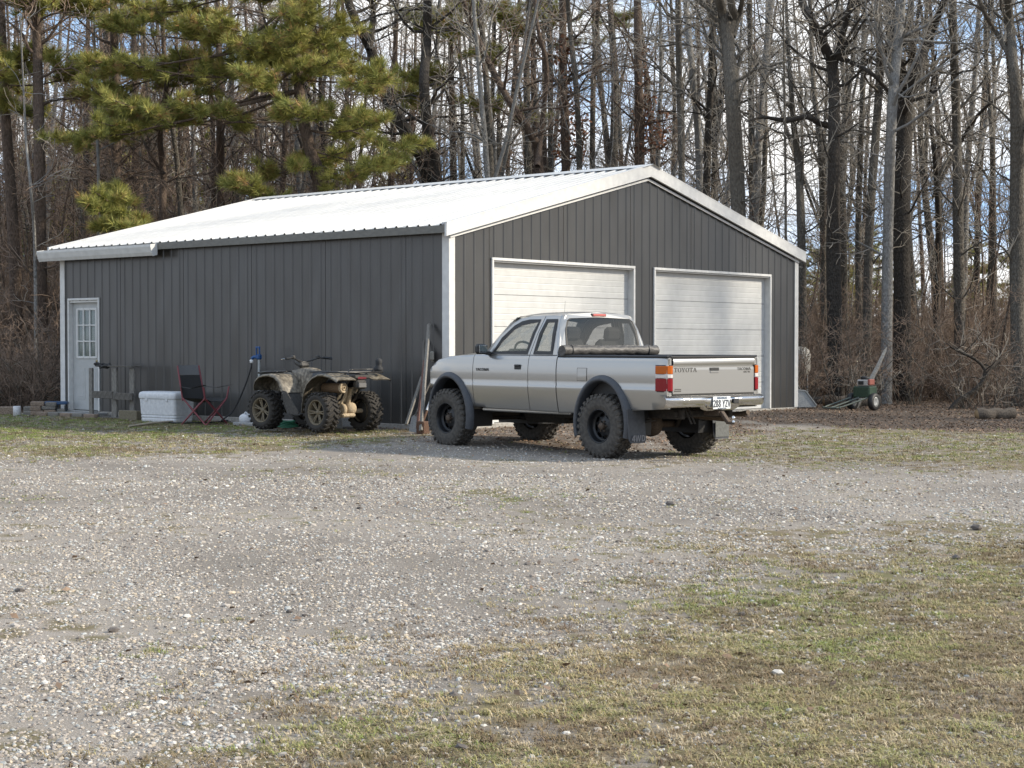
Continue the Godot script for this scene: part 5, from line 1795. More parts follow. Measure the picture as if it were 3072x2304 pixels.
	hose.append(h0 + dirx * -0.42 + dirz * 0.22 + Vector3(0, 0.22, 0))
	hose.append(h0 + dirx * -0.60 + dirz * 0.32 + Vector3(0, 0.05, 0))
	for e in [[712, 1258], [690, 1264], [660, 1270], [600, 1272], [520, 1272], [450, 1258], [425, 1256], [405, 1262]]:
		var g := ground_at(e[0], e[1], -0.095)
		hose.append(Vector3(g.x, height(g.x, -g.z) + 0.016, g.z))
	s = Shape.new()
	s.tube(smooth_line(hose, 5), 0.014, 7)
	single("garden_hose", s, black, "black garden hose running from the yard hydrant along the ground", "hose")
	# pale stick on the ground
	s = Shape.new()
	var g1 := ground_at(386, 1283, -0.11)
	var g2 := ground_at(520, 1272, -0.11)
	s.tube([Vector3(g1.x, height(g1.x, -g1.z) + 0.02, g1.z), (g1 + g2) / 2 + Vector3(0, 0.045, 0.02), Vector3(g2.x, height(g2.x, -g2.z) + 0.025, g2.z)], [0.018, 0.022, 0.016], 7)
	single("stick", s, worn("bleached stick", lin(0.26, 0.22, 0.16), lin(0.46, 0.40, 0.31), 0.9, Vector3(5, 5, 5)), "pale bare stick lying in front of the cooler", "stick")
	# white jug and its slab
	s = Shape.new()
	s.box(Vector3(0.06, 0.02, 0.0), Vector3(0.55, 0.06, 0.26), 0.012)
	var sl := single("concrete_slab", s, concrete, "small concrete slab under the white jug by the wall", "slab", wall_spot(740, 0.55))
	sl.rotation.y = turn
	t = thing("plastic_jug", "white plastic jug standing on a small slab by the wall", "jug", wall_spot(737, 0.55) + Vector3(0, 0.05, 0), turn)
	s = Shape.new()
	s.lathe([Vector2(0.0, 0.0), Vector2(0.105, 0.0), Vector2(0.115, 0.02), Vector2(0.115, 0.08), Vector2(0.095, 0.115), Vector2(0.05, 0.14), Vector2(0.025, 0.145), Vector2(0.025, 0.165), Vector2(0.0, 0.167)], 16)
	part("body", s, white_plastic, t)
	s = Shape.new()
	s.tube([Vector3(0.02, 0.145, 0.03), Vector3(0.05, 0.17, 0.05), Vector3(0.09, 0.15, 0.05), Vector3(0.10, 0.11, 0.04)], 0.010, 7)
	part("handle", s, white_plastic, t)
	# coil of green hose behind the quad's wheels
	s = Shape.new()
	var gc := wall_spot(868, 0.75)
	var coil := []
	for k in 90:
		var th := k * 0.32
		coil.append(Vector3(cos(th) * (0.34 + 0.02 * sin(k * 0.7)), 0.025 + 0.10 * (k / 90.0) + 0.015 * sin(k * 1.3), sin(th) * 0.24))
	s.tube(coil, 0.013, 6)
	var gh := single("hose_coil", s, mat("green hose", lin(0.012, 0.13, 0.065), 0.5), "coil of green garden hose lying under the quad bike", "hose", gc)
	gh.rotation.y = turn
	# concrete block and plank behind the quad
	t = thing("concrete_block", "grey concrete block standing behind the quad bike axle", "block", wall_spot(1028, 0.45), turn)
	s = Shape.new()
	s.box(Vector3(0, 0.10, 0), Vector3(0.20, 0.22, 0.19), 0.02)
	part("block", s, concrete, t)
	s = Shape.new()
	s.box(Vector3(0.30, 0.015, 0.06), Vector3(0.36, 0.05, 0.14), 0.008)
	var pk := single("plank", s, wet_wood, "mossy short plank lying beside the grey concrete block", "plank", wall_spot(1028, 0.45))
	pk.rotation.y = turn

	# tools and boards leaning on the wall near the corner
	var lean := func(px0: float, py0: float, px1: float, py1: float, out0: float, out1: float) -> Array:
		var a := wall_spot(px0, out0)
		var b := wall_spot(px1, out1)
		a.y = EYE - (-a.z) * (py0 - HORIZON) / FOCAL
		b.y = EYE - (-b.z) * (py1 - HORIZON) / FOCAL
		a.y = maxf(a.y, height(a.x, -a.z) - 0.02)
		return [a, b]
	for e in [[1262, 1292, 1287, 972, 0.95, 0.06, 0.055, 0.035, grey_wood, "tall grey board leaning against the wall beside the truck", "leaning_board"], [1266, 1288, 1272, 1022, 0.75, 0.06, 0.045, 0.03, wet_wood, "shorter grey board leaning beside the tall grey board", "leaning_board"], [1252, 1285, 1274, 1080, 0.85, 0.22, 0.05, 0.03, red_wood, "red brown board leaning between the grey boards", "leaning_board"], [1218, 1274, 1266, 1130, 0.55, 0.10, 0.05, 0.03, grey_wood, "short pale board leaning at a slant beside the shovel", "leaning_board"]]:
		var q: Array = lean.call(e[0], e[1], e[2], e[3], e[4], e[5])
		s = Shape.new()
		s.bar(Vector3.ZERO, q[1] - q[0], e[6], e[7], 0.004, dirz)
		single(e[10], s, e[8], e[9], "board", q[0], "boards leaning by the corner")
	t = thing("shovel", "shovel with a grey steel blade leaning against the wall", "shovel", wall_spot(1240, 0.75), turn)
	s = Shape.new()
	s.tube([Vector3(0.02, 0.26, -0.02), Vector3(0.05, 0.70, -0.28), Vector3(0.06, 1.05, -0.55)], 0.015, 8)
	part("handle", s, wet_wood, t)
	s = Shape.new()
	s.plate(PackedVector2Array([Vector2(-0.10, 0.02), Vector2(0.10, 0.0), Vector2(0.11, 0.22), Vector2(0.04, 0.29), Vector2(-0.03, 0.29), Vector2(-0.09, 0.24)]), -0.006, 0.006, Transform3D(Basis(Vector3.RIGHT, -0.25), Vector3(0, 0, 0)))
	part("blade", s, steel, t)
	t = thing("tamper", "rusty iron tamper with a white banded handle leaning by the wall", "tamper", wall_spot(1268, 0.85), turn)
	s = Shape.new()
	s.box(Vector3(0, 0.09, 0), Vector3(0.16, 0.20, 0.14), 0.015)
	part("head", s, rusty, t)
	s = Shape.new()
	s.tube([Vector3(0, 0.18, 0), Vector3(0.02, 0.5, -0.16), Vector3(0.04, 0.85, -0.36)], 0.02, 8)
	var th2 := part("handle", s, rusty, t)
	s = Shape.new()
	s.tube([Vector3(0.01, 0.35, -0.085), Vector3(0.021, 0.52, -0.17)], 0.024, 8)
	part("white_band", s, white_plastic, th2)
	# small cover on the wall near the corner
	s = Shape.new()
	s.box(Vector3(0, 0, 0.045), Vector3(0.085, 0.15, 0.05), 0.022)
	s.box(Vector3(0, -0.08, 0.03), Vector3(0.03, 0.03, 0.04), 0.008)
	var oc := single("outlet_box", s, mat("beige outlet cover", lin(0.24, 0.23, 0.20), 0.6), "small beige outlet box fixed to the wall near the corner trim", "outlet", wall_spot(1302, 0.0))
	oc.position.y = 1.085
	oc.rotation.y = turn

	# stones and timber edging beyond the entry door
	var tan_stone := worn("tan paving stone", lin(0.13, 0.095, 0.07), lin(0.34, 0.27, 0.21), 0.95, Vector3(4, 4, 4), 0.0, 1.0)
	var grey_stone := worn("grey paving stone", lin(0.10, 0.095, 0.085), lin(0.27, 0.25, 0.22), 0.95, Vector3(4, 4, 4), 0.0, 1.0)
	t = thing("stone_stack", "stack of tan paving stones beside the garage corner", "stones", spot(140, 1234, 32.0), 0.1)
	t.position.y = height(t.position.x, 32.0)
	for e in [[-0.17, 0.03, 0.24, 0.09, 0], [0.08, 0.035, 0.22, 0.10, 0], [-0.20, 0.115, 0.20, 0.08, 0], [0.05, 0.125, 0.26, 0.07, 1], [-0.16, 0.20, 0.26, 0.09, 0], [0.10, 0.195, 0.20, 0.08, 1], [0.28, 0.05, 0.15, 0.11, 1]]:
		s = Shape.new()
		s.box(Vector3(e[0], e[1] + 0.02, rng.randf_range(-0.02, 0.02)), Vector3(e[2], e[3], 0.22), 0.014, Transform3D(Basis(Vector3.UP, rng.randf_range(-0.12, 0.12)), Vector3.ZERO))
		part("stone", s, grey_stone if e[4] else tan_stone, t)
	t = thing("plastic_crate", "blue and dark plastic crate sitting against the stacked stones", "crate", spot(175, 1234, 32.1), 0.1)
	t.position.y = height(t.position.x, 32.1)
	s = Shape.new()
	s.box(Vector3(0.02, 0.07, 0), Vector3(0.30, 0.10, 0.22), 0.01)
	for x: float in [-0.10, 0.02, 0.14]: s.box(Vector3(x, 0.15, 0.105), Vector3(0.02, 0.08, 0.012))
	part("body", s, mat("dark teal plastic", lin(0.02, 0.032, 0.04), 0.6), t)
	s = Shape.new()
	s.box(Vector3(-0.03, 0.235, 0.02), Vector3(0.42, 0.06, 0.24), 0.012)
	part("lid", s, mat("blue lid", lin(0.02, 0.06, 0.14), 0.5), t)
	for k in 3:
		s = Shape.new()
		var e: Array = [[-70, 1236, 0.9], [96, 1237, 0.3], [22, 1236, 0.30]][k]
		s.box(Vector3(0, 0.085, 0), Vector3(e[2], 0.17, 0.16), 0.02)
		var ed := single("edging_stone", s, tan_stone if k != 1 else grey_stone, ["long tan edging stone lying at the edge of the woods", "short mossy edging stone next to the paving stone stack", "tan edging stone beside the white can"][k], "edging", spot(e[0], e[1], 32.4), "edging by the door")
		ed.position.y = height(ed.position.x, 32.4) - 0.01
	t = thing("paint_can", "white paint can standing on the edging by the woods", "can", spot(51, 1239, 31.9), 0.0)
	t.position.y = height(t.position.x, 31.9)
	s = Shape.new()
	s.lathe([Vector2(0, 0), Vector2(0.072, 0.0), Vector2(0.072, 0.18), Vector2(0.066, 0.185), Vector2(0.066, 0.178), Vector2(0.0, 0.176)], 18)
	part("body", s, worn("spattered white can", lin(0.34, 0.34, 0.36), lin(0.78, 0.78, 0.78), 0.5, Vector3(4, 4, 4)), t)
	# stone border of the door pad
	for k in 6:
		s = Shape.new()
		s.box(Vector3(0, 0.03, 0), Vector3(0.33, 0.09, 0.12), 0.015, Transform3D(Basis(Vector3.UP, rng.randf_range(-0.05, 0.05)), Vector3.ZERO))
		var ps := wall_spot(92 + k * 36, 0.55 + 0.03 * (k % 2))
		var st := single("pad_stone", s, tan_stone if k % 2 else grey_stone, "low mossy stone in the border before the entry door", "stone", ps, "stones bordering the door pad")
		st.rotation.y = turn
	s = Shape.new()
	s.box(Vector3(0, -0.02, 0), Vector3(1.9, 0.10, 0.50), 0.01)
	var pad := single("door_pad", s, concrete, "concrete pad on the ground before the entry door", "pad", wall_spot(200, 0.27))
	pad.rotation.y = turn
	pad.position.y = -0.045

	# ---------------- beyond the gable's far corner
	t = thing("steel_tank", "white steel tank half hidden behind the garage corner", "tank", spot(2400, 1170, 37.0), 0.3)
	t.position.y = height(t.position.x, 37.0)
	s = Shape.new()
	s.lathe([Vector2(0.0, -0.34), Vector2(0.12, -0.32), Vector2(0.20, -0.26), Vector2(0.23, -0.16), Vector2(0.23, 0.16), Vector2(0.20, 0.26), Vector2(0.12, 0.32), Vector2(0.0, 0.34)], 20, Transform3D(Basis.IDENTITY, Vector3(0, 0.95, 0)))
	part("shell", s, worn("grimy white tank", lin(0.26, 0.25, 0.22), lin(0.46, 0.45, 0.41), 0.6, Vector3(1.5, 1.5, 1.5)), t)
	for k in 3:
		s = Shape.new()
		var th := TAU * k / 3.0
		s.bar(Vector3(cos(th) * 0.18, 0.0, sin(th) * 0.18), Vector3(cos(th) * 0.17, 0.72, sin(th) * 0.17), 0.05, 0.02)
		part("leg", s, steel, t)
	t = thing("dump_trailer", "grey steel cart with a sloping side beside the garage corner", "cart", ground_at(2420, 1229, -0.06), 0.2)
	t.position.y = height(t.position.x, -t.position.z)
	s = Shape.new()
	s.plate(PackedVector2Array([Vector2(-0.5, 0.02), Vector2(0.19, 0.02), Vector2(0.20, 0.06), Vector2(-0.03, 0.34), Vector2(-0.5, 0.40)]), -0.02, 0.02)
	s.plate(PackedVector2Array([Vector2(-0.5, 0.02), Vector2(0.19, 0.02), Vector2(0.20, 0.06), Vector2(-0.03, 0.34), Vector2(-0.5, 0.40)]), -0.62, -0.58)
	s.box(Vector3(-0.16, 0.04, -0.30), Vector3(0.68, 0.03, 0.58))
	part("tub", s, steel, t)
	s = Shape.new()
	s.bar(Vector3(0.20, 0.06, 0.03), Vector3(-0.03, 0.35, 0.03), 0.03, 0.02)
	s.bar(Vector3(-0.03, 0.355, 0.03), Vector3(-0.5, 0.415, 0.03), 0.03, 0.02)
	part("rim", s, mat("pale steel rim", lin(0.30, 0.31, 0.31), 0.5, 0.4), t)
	s = Shape.new()
	s.tube([Vector3(-0.30, 0.38, -0.3), Vector3(-0.24, 0.48, -0.3), Vector3(-0.08, 0.46, -0.3), Vector3(-0.02, 0.36, -0.3)], 0.02, 7)
	part("handle", s, black, t)
	# green log splitter
	t = thing("log_splitter", "green and white log splitter on small wheels at the wood's edge", "log splitter", ground_at(2592, 1238, -0.10), -0.75)
	t.position.y = height(t.position.x, -t.position.z)
	var green := worn("dark green enamel", lin(0.010, 0.030, 0.016), lin(0.030, 0.065, 0.040), 0.5, Vector3(3, 3, 3))
	s = Shape.new()
	s.box(Vector3(0.02, 0.36, 0), Vector3(0.38, 0.23, 0.30), 0.02)
	part("tank", s, green, t)
	s = Shape.new()
	s.box(Vector3(0.03, 0.545, 0), Vector3(0.26, 0.13, 0.24), 0.02)
	var en := part("engine", s, worn("grimy white engine cover", lin(0.30, 0.28, 0.26), lin(0.55, 0.53, 0.50), 0.5, Vector3(4, 4, 4)), t)
	s = Shape.new()
	s.box(Vector3(0.0, 0.545, 0.125), Vector3(0.12, 0.07, 0.02), 0.006)
	s.lathe([Vector2(0, 0), Vector2(0.09, 0), Vector2(0.09, 0.05), Vector2(0.04, 0.07), Vector2(0, 0.07)], 14, Transform3D(Basis.IDENTITY, Vector3(0.02, 0.61, 0)))
	part("starter", s, black, en)
	s = Shape.new()
	s.box(Vector3(0.17, 0.56, 0.02), Vector3(0.06, 0.12, 0.20), 0.015)
	part("fuel_tank", s, mat("faded red enamel", lin(0.25, 0.08, 0.06), 0.5), en)
	s = Shape.new()
	for k in 3: s.tube([Vector3(0.18 - 0.19 * k, 0.25, 0.18), Vector3(-0.10 - 0.19 * k, 0.08, 0.62), Vector3(-0.18 - 0.15 * k, 0.05, 0.74)], 0.018, 7)
	s.tube([Vector3(-0.12, 0.06, 0.68), Vector3(-0.34, 0.05, 0.74), Vector3(-0.52, 0.06, 0.70)], 0.020, 7)
	part("tow_frame", s, mat("green grey tube", lin(0.10, 0.115, 0.10), 0.6, 0.3), t)
	for x: float in [-0.24, 0.26]:
		var o := Node3D.new()
		o.name = "wheel"
		t.add_child(o, true)
		var wt := Transform3D(Basis(Vector3(0, 1, 0), Vector3(1, 0, 0), Vector3(0, 0, 1)), Vector3(x, 0.17, 0.05))
		s = Shape.new()
		s.lathe([Vector2(0.10, -0.05), Vector2(0.16, -0.055), Vector2(0.175, -0.02), Vector2(0.175, 0.02), Vector2(0.16, 0.055), Vector2(0.10, 0.05)], 20, wt)
		part("tyre", s, black, o)
		s = Shape.new()
		s.lathe([Vector2(0.0, 0.03), Vector2(0.06, 0.03), Vector2(0.105, 0.048), Vector2(0.105, -0.048), Vector2(0.0, -0.03)], 18, wt)
		part("rim", s, steel, o)
	# broken pale snag leaning behind the splitter, logs on the ground
	s = Shape.new()
	var sn := spot(2566, 1230, 34.5)
	sn.y = height(sn.x, 34.5)
	s.tube([Vector3.ZERO, spot(2612, 1140, 34.5) - sn, spot(2634, 1098, 34.5) - sn, spot(2655, 1052, 34.5) - sn, spot(2660, 1042, 34.5) - sn], [0.05, 0.052, 0.045, 0.03, 0.006], 9)
	single("broken_snag", s, worn("bleached dead wood", lin(0.22, 0.20, 0.17), lin(0.58, 0.55, 0.49), 0.9, Vector3(6, 2, 6), 0.0, 1.0), "pale broken snag leaning up behind the green log splitter", "snag", sn)
	var bark := worn("fallen log bark", lin(0.035, 0.028, 0.022), lin(0.20, 0.165, 0.13), 0.95, Vector3(4, 4, 4), 0.0, 1.0)
	var endm := worn("cut wood", lin(0.26, 0.17, 0.09), lin(0.46, 0.34, 0.20), 0.9, Vector3(6, 6, 6))
	for e in [[2985, 1268, 32.0, 0.75, 0.11, 0.25, "dark mossy log with an orange cut end at the wood's edge"], [2555, 1172, 36.0, 1.2, 0.13, 0.1, "grey fallen log behind the green log splitter"], [2470, 1165, 38.0, 2.4, 0.09, 0.05, "long pale fallen log lying past the garage corner"]]:
		var q := spot(e[0], e[1], e[2])
		q.y = height(q.x, e[2]) + e[4] * 0.8
		t = thing("fallen_log", e[6], "log", q, e[5], "logs at the wood's edge")
		s = Shape.new()
		var lp := []
		var lr := []
		for k in 9:
			lp.append(Vector3(lerpf(-0.5, 0.5, k / 8.0) * e[3], 0.02 * sin(k * 1.9), 0.03 * sin(k * 1.1)))
			lr.append(e[4] * (1.0 + 0.08 * sin(k * 2.7)))
		s.tube(lp, lr, 12, false)
		part("bark", s, bark, t)
		for k: int in [0, 8]:
			s = Shape.new()
			s.lathe([Vector2(0, 0), Vector2(lr[k] * 0.98, 0.0), Vector2(lr[k] * 0.98, 0.01), Vector2(0, 0.01)], 12, Transform3D(Basis(Vector3(0, 1, 0), Vector3(1, 0, 0), Vector3(0, 0, -1)), lp[k] - Vector3(0.005, 0, 0)))
			part("cut_end", s, endm, t)

func round_rect(hx: float, hz: float, r: float, y: float) -> PackedVector3Array:
	var out := PackedVector3Array()
	for c in [[1, 1, 0.0], [-1, 1, 0.25], [-1, -1, 0.5], [1, -1, 0.75]]:
		for k in 4:
			var a: float = (c[2] + k / 12.0) * TAU
			out.append(Vector3(c[0] * (hx - r) + cos(a) * r, y, c[1] * (hz - r) + sin(a) * r))
	return out

func smooth_line(p: Array, n: int) -> Array:
	var out := []
	for k in p.size() - 1:
		var a: Vector3 = p[maxi(k - 1, 0)]
		var b: Vector3 = p[k]
		var c: Vector3 = p[k + 1]
		var d: Vector3 = p[mini(k + 2, p.size() - 1)]
		for i in n:
			out.append(b.cubic_interpolate(c, a, d, float(i) / n))
	out.append(p[p.size() - 1])
	return out

# ------------------------------------------------------------------ woods
class Geo:     # tubes straight into arrays
	var v := PackedVector3Array()
	var n := PackedVector3Array()
	var idx := PackedInt32Array()
	func tube(pts: PackedVector3Array, rad: PackedFloat32Array, sides: int) -> void:
		var count := pts.size()
		var base := v.size()
		var side := Vector3.ZERO
		for i in count:
			var d := (pts[mini(i + 1, count - 1)] - pts[maxi(i - 1, 0)]).normalized()
			if i == 0:
				side = d.cross(Vector3(0.3, 0.1, 0.95))
			side = (side - d * side.dot(d)).normalized()
			var o := d.cross(side)
			for k in sides:
				var t := TAU * k / sides
				var q := side * cos(t) + o * sin(t)
				v.append(pts[i] + q * rad[i])
				n.append(q)
		for i in count - 1:
			for k in sides:
				var a := base + i * sides + k
				var b := base + i * sides + (k + 1) % sides
				idx.append(a); idx.append(a + sides); idx.append(b)
				idx.append(b); idx.append(a + sides); idx.append(b + sides)
	func mesh() -> ArrayMesh:
		var arr := []
		arr.resize(Mesh.ARRAY_MAX)
		arr[Mesh.ARRAY_VERTEX] = v
		arr[Mesh.ARRAY_NORMAL] = n
		arr[Mesh.ARRAY_INDEX] = idx
		var m := ArrayMesh.new()
		m.add_surface_from_arrays(Mesh.PRIMITIVE_TRIANGLES, arr)
		return m

func wander(r: RandomNumberGenerator, from: Vector3, dir: Vector3, length: float, segs: int, wob: float, up: float) -> PackedVector3Array:
	var out := PackedVector3Array([from])
	var d := dir.normalized()
	var p := from
	for k in segs:
		d = (d + Vector3(r.randfn(0, wob), r.randfn(0, wob) + up, r.randfn(0, wob))).normalized()
		p += d * (length / segs)
		out.append(p)
	return out

func taper(a: float, b: float, n: int, power := 1.0) -> PackedFloat32Array:
	var out := PackedFloat32Array()
	for k in n: out.append(lerpf(a, b, pow(k / float(n - 1), power)))
	return out

func sprout(r: RandomNumberGenerator, g: Geo, path: PackedVector3Array, rad: PackedFloat32Array, level: int, spec: Dictionary) -> void:
	# side shoots along a branch, and twigs along those
	var total := 0.0
	for k in path.size() - 1: total += path[k].distance_to(path[k + 1])
	var count := int(maxf(2.0, total * spec.per_metre[level]))
	for i in count:
		var u := r.randf_range(0.15, 1.0)
		var f := u * (path.size() - 1)
		var k := mini(int(f), path.size() - 2)
		var p := path[k].lerp(path[k + 1], f - k)
		var d := (path[k + 1] - path[k]).normalized()
		var side := d.cross(Vector3(r.randfn(), r.randfn(), r.randfn())).normalized()
		var dir = (d * spec.along + side).normalized()
		var br := lerpf(rad[k], rad[k + 1], f - k)
		var length: float = spec.length[level] * r.randf_range(0.4, 1.1) * (1.15 - u * 0.5)
		var r0 := maxf(minf(br * 0.6, spec.thick[level]), spec.thin)
		var segs := 4 if level == 0 else 3
		var sp := wander(r, p, dir, length, segs, spec.wob, spec.up)
		var sr := taper(r0, spec.thin * 0.7, sp.size())
		g.tube(sp, sr, 4 if level == 0 else 3)
		if level + 1 < spec.per_metre.size(): sprout(r, g, sp, sr, level + 1, spec)

# a bare tree on a given trunk line: [wood mesh, twig mesh]
func bare_tree(r: RandomNumberGenerator, trunk: PackedVector3Array, rad: PackedFloat32Array, limbs: Array, n_limbs: int, low: float, limb_len: float, spec: Dictionary) -> Array:
	var wood := Geo.new()
	var fine := Geo.new()
	wood.tube(trunk, rad, 9)
	var stems := [[trunk, rad]]
	for l in limbs:
		wood.tube(l[0], l[1], 7)
		stems.append(l)
	var total := 0.0
	for k in trunk.size() - 1: total += trunk[k].distance_to(trunk[k + 1])
	for s in stems:
		var path: PackedVector3Array = s[0]
		var pr: PackedFloat32Array = s[1]
		var main: bool = s[0] == trunk
		for i in (n_limbs if main else maxi(4, n_limbs / 3)):
			var u := r.randf_range(low if main else 0.2, 1.0)
			var f := u * (path.size() - 1)
			var k := mini(int(f), path.size() - 2)
			var p := path[k].lerp(path[k + 1], f - k)
			var az := r.randf() * TAU
			var dir := Vector3(cos(az), r.randf_range(0.0, 0.9), sin(az)).normalized()
			var br := lerpf(pr[k], pr[k + 1], f - k)
			var r0 := minf(br * r.randf_range(0.22, 0.5), 0.055)
			var length := limb_len * r.randf_range(0.4, 1.1) * (1.2 - 0.6 * u)
			if u < 0.35: length *= 0.6; r0 *= 0.6
			r0 = maxf(r0, 0.010)
			var lp := wander(r, p, dir, length, 6, 0.20, 0.06)
			var lr := taper(r0, 0.007, lp.size())
			wood.tube(lp, lr, 5)
			sprout(r, fine, lp, lr, 0, spec)
	return [wood.mesh(), fine.mesh()]

func plant_tree(called: String, label: String, category: String, group: String, meshes: Array, mat_wood: Material, mat_twig: Material, at: Vector3) -> Node3D:
	var t := thing(called, label, category, at, 0.0, group)
	part("trunk", meshes[0], mat_wood, t)
	part("crown", meshes[1], mat_twig, t)
	return t

var bark_grey: StandardMaterial3D
var bark_brown: StandardMaterial3D
var bark_pale: StandardMaterial3D
var bark_dark: StandardMaterial3D
var twig_grey: StandardMaterial3D
var twig_brown: StandardMaterial3D
var needle_mat: StandardMaterial3D

func bark(key: String, dark: Color, light: Color) -> StandardMaterial3D:
	var m := worn(key, dark, light, 0.95, Vector3(2.6, 0.55, 2.6), 0.0, 0.0, 0.045, 5)
	m.normal_enabled = true
	m.normal_texture = noise_tex("bark ridges", 0.06, 4, Color.BLACK, Color.WHITE, 10.0)
	m.normal_scale = 1.2
	return m

const TWIGS := {"per_metre": [3.8, 4.2], "length": [0.95, 0.48], "thick": [0.015, 0.009], "thin": 0.0064, "along": 0.75, "wob": 0.22, "up": 0.05}
const SPARSE := {"per_metre": [2.2, 2.6], "length": [0.8, 0.40], "thick": [0.013, 0.008], "thin": 0.006, "along": 0.75, "wob": 0.22, "up": 0.05}

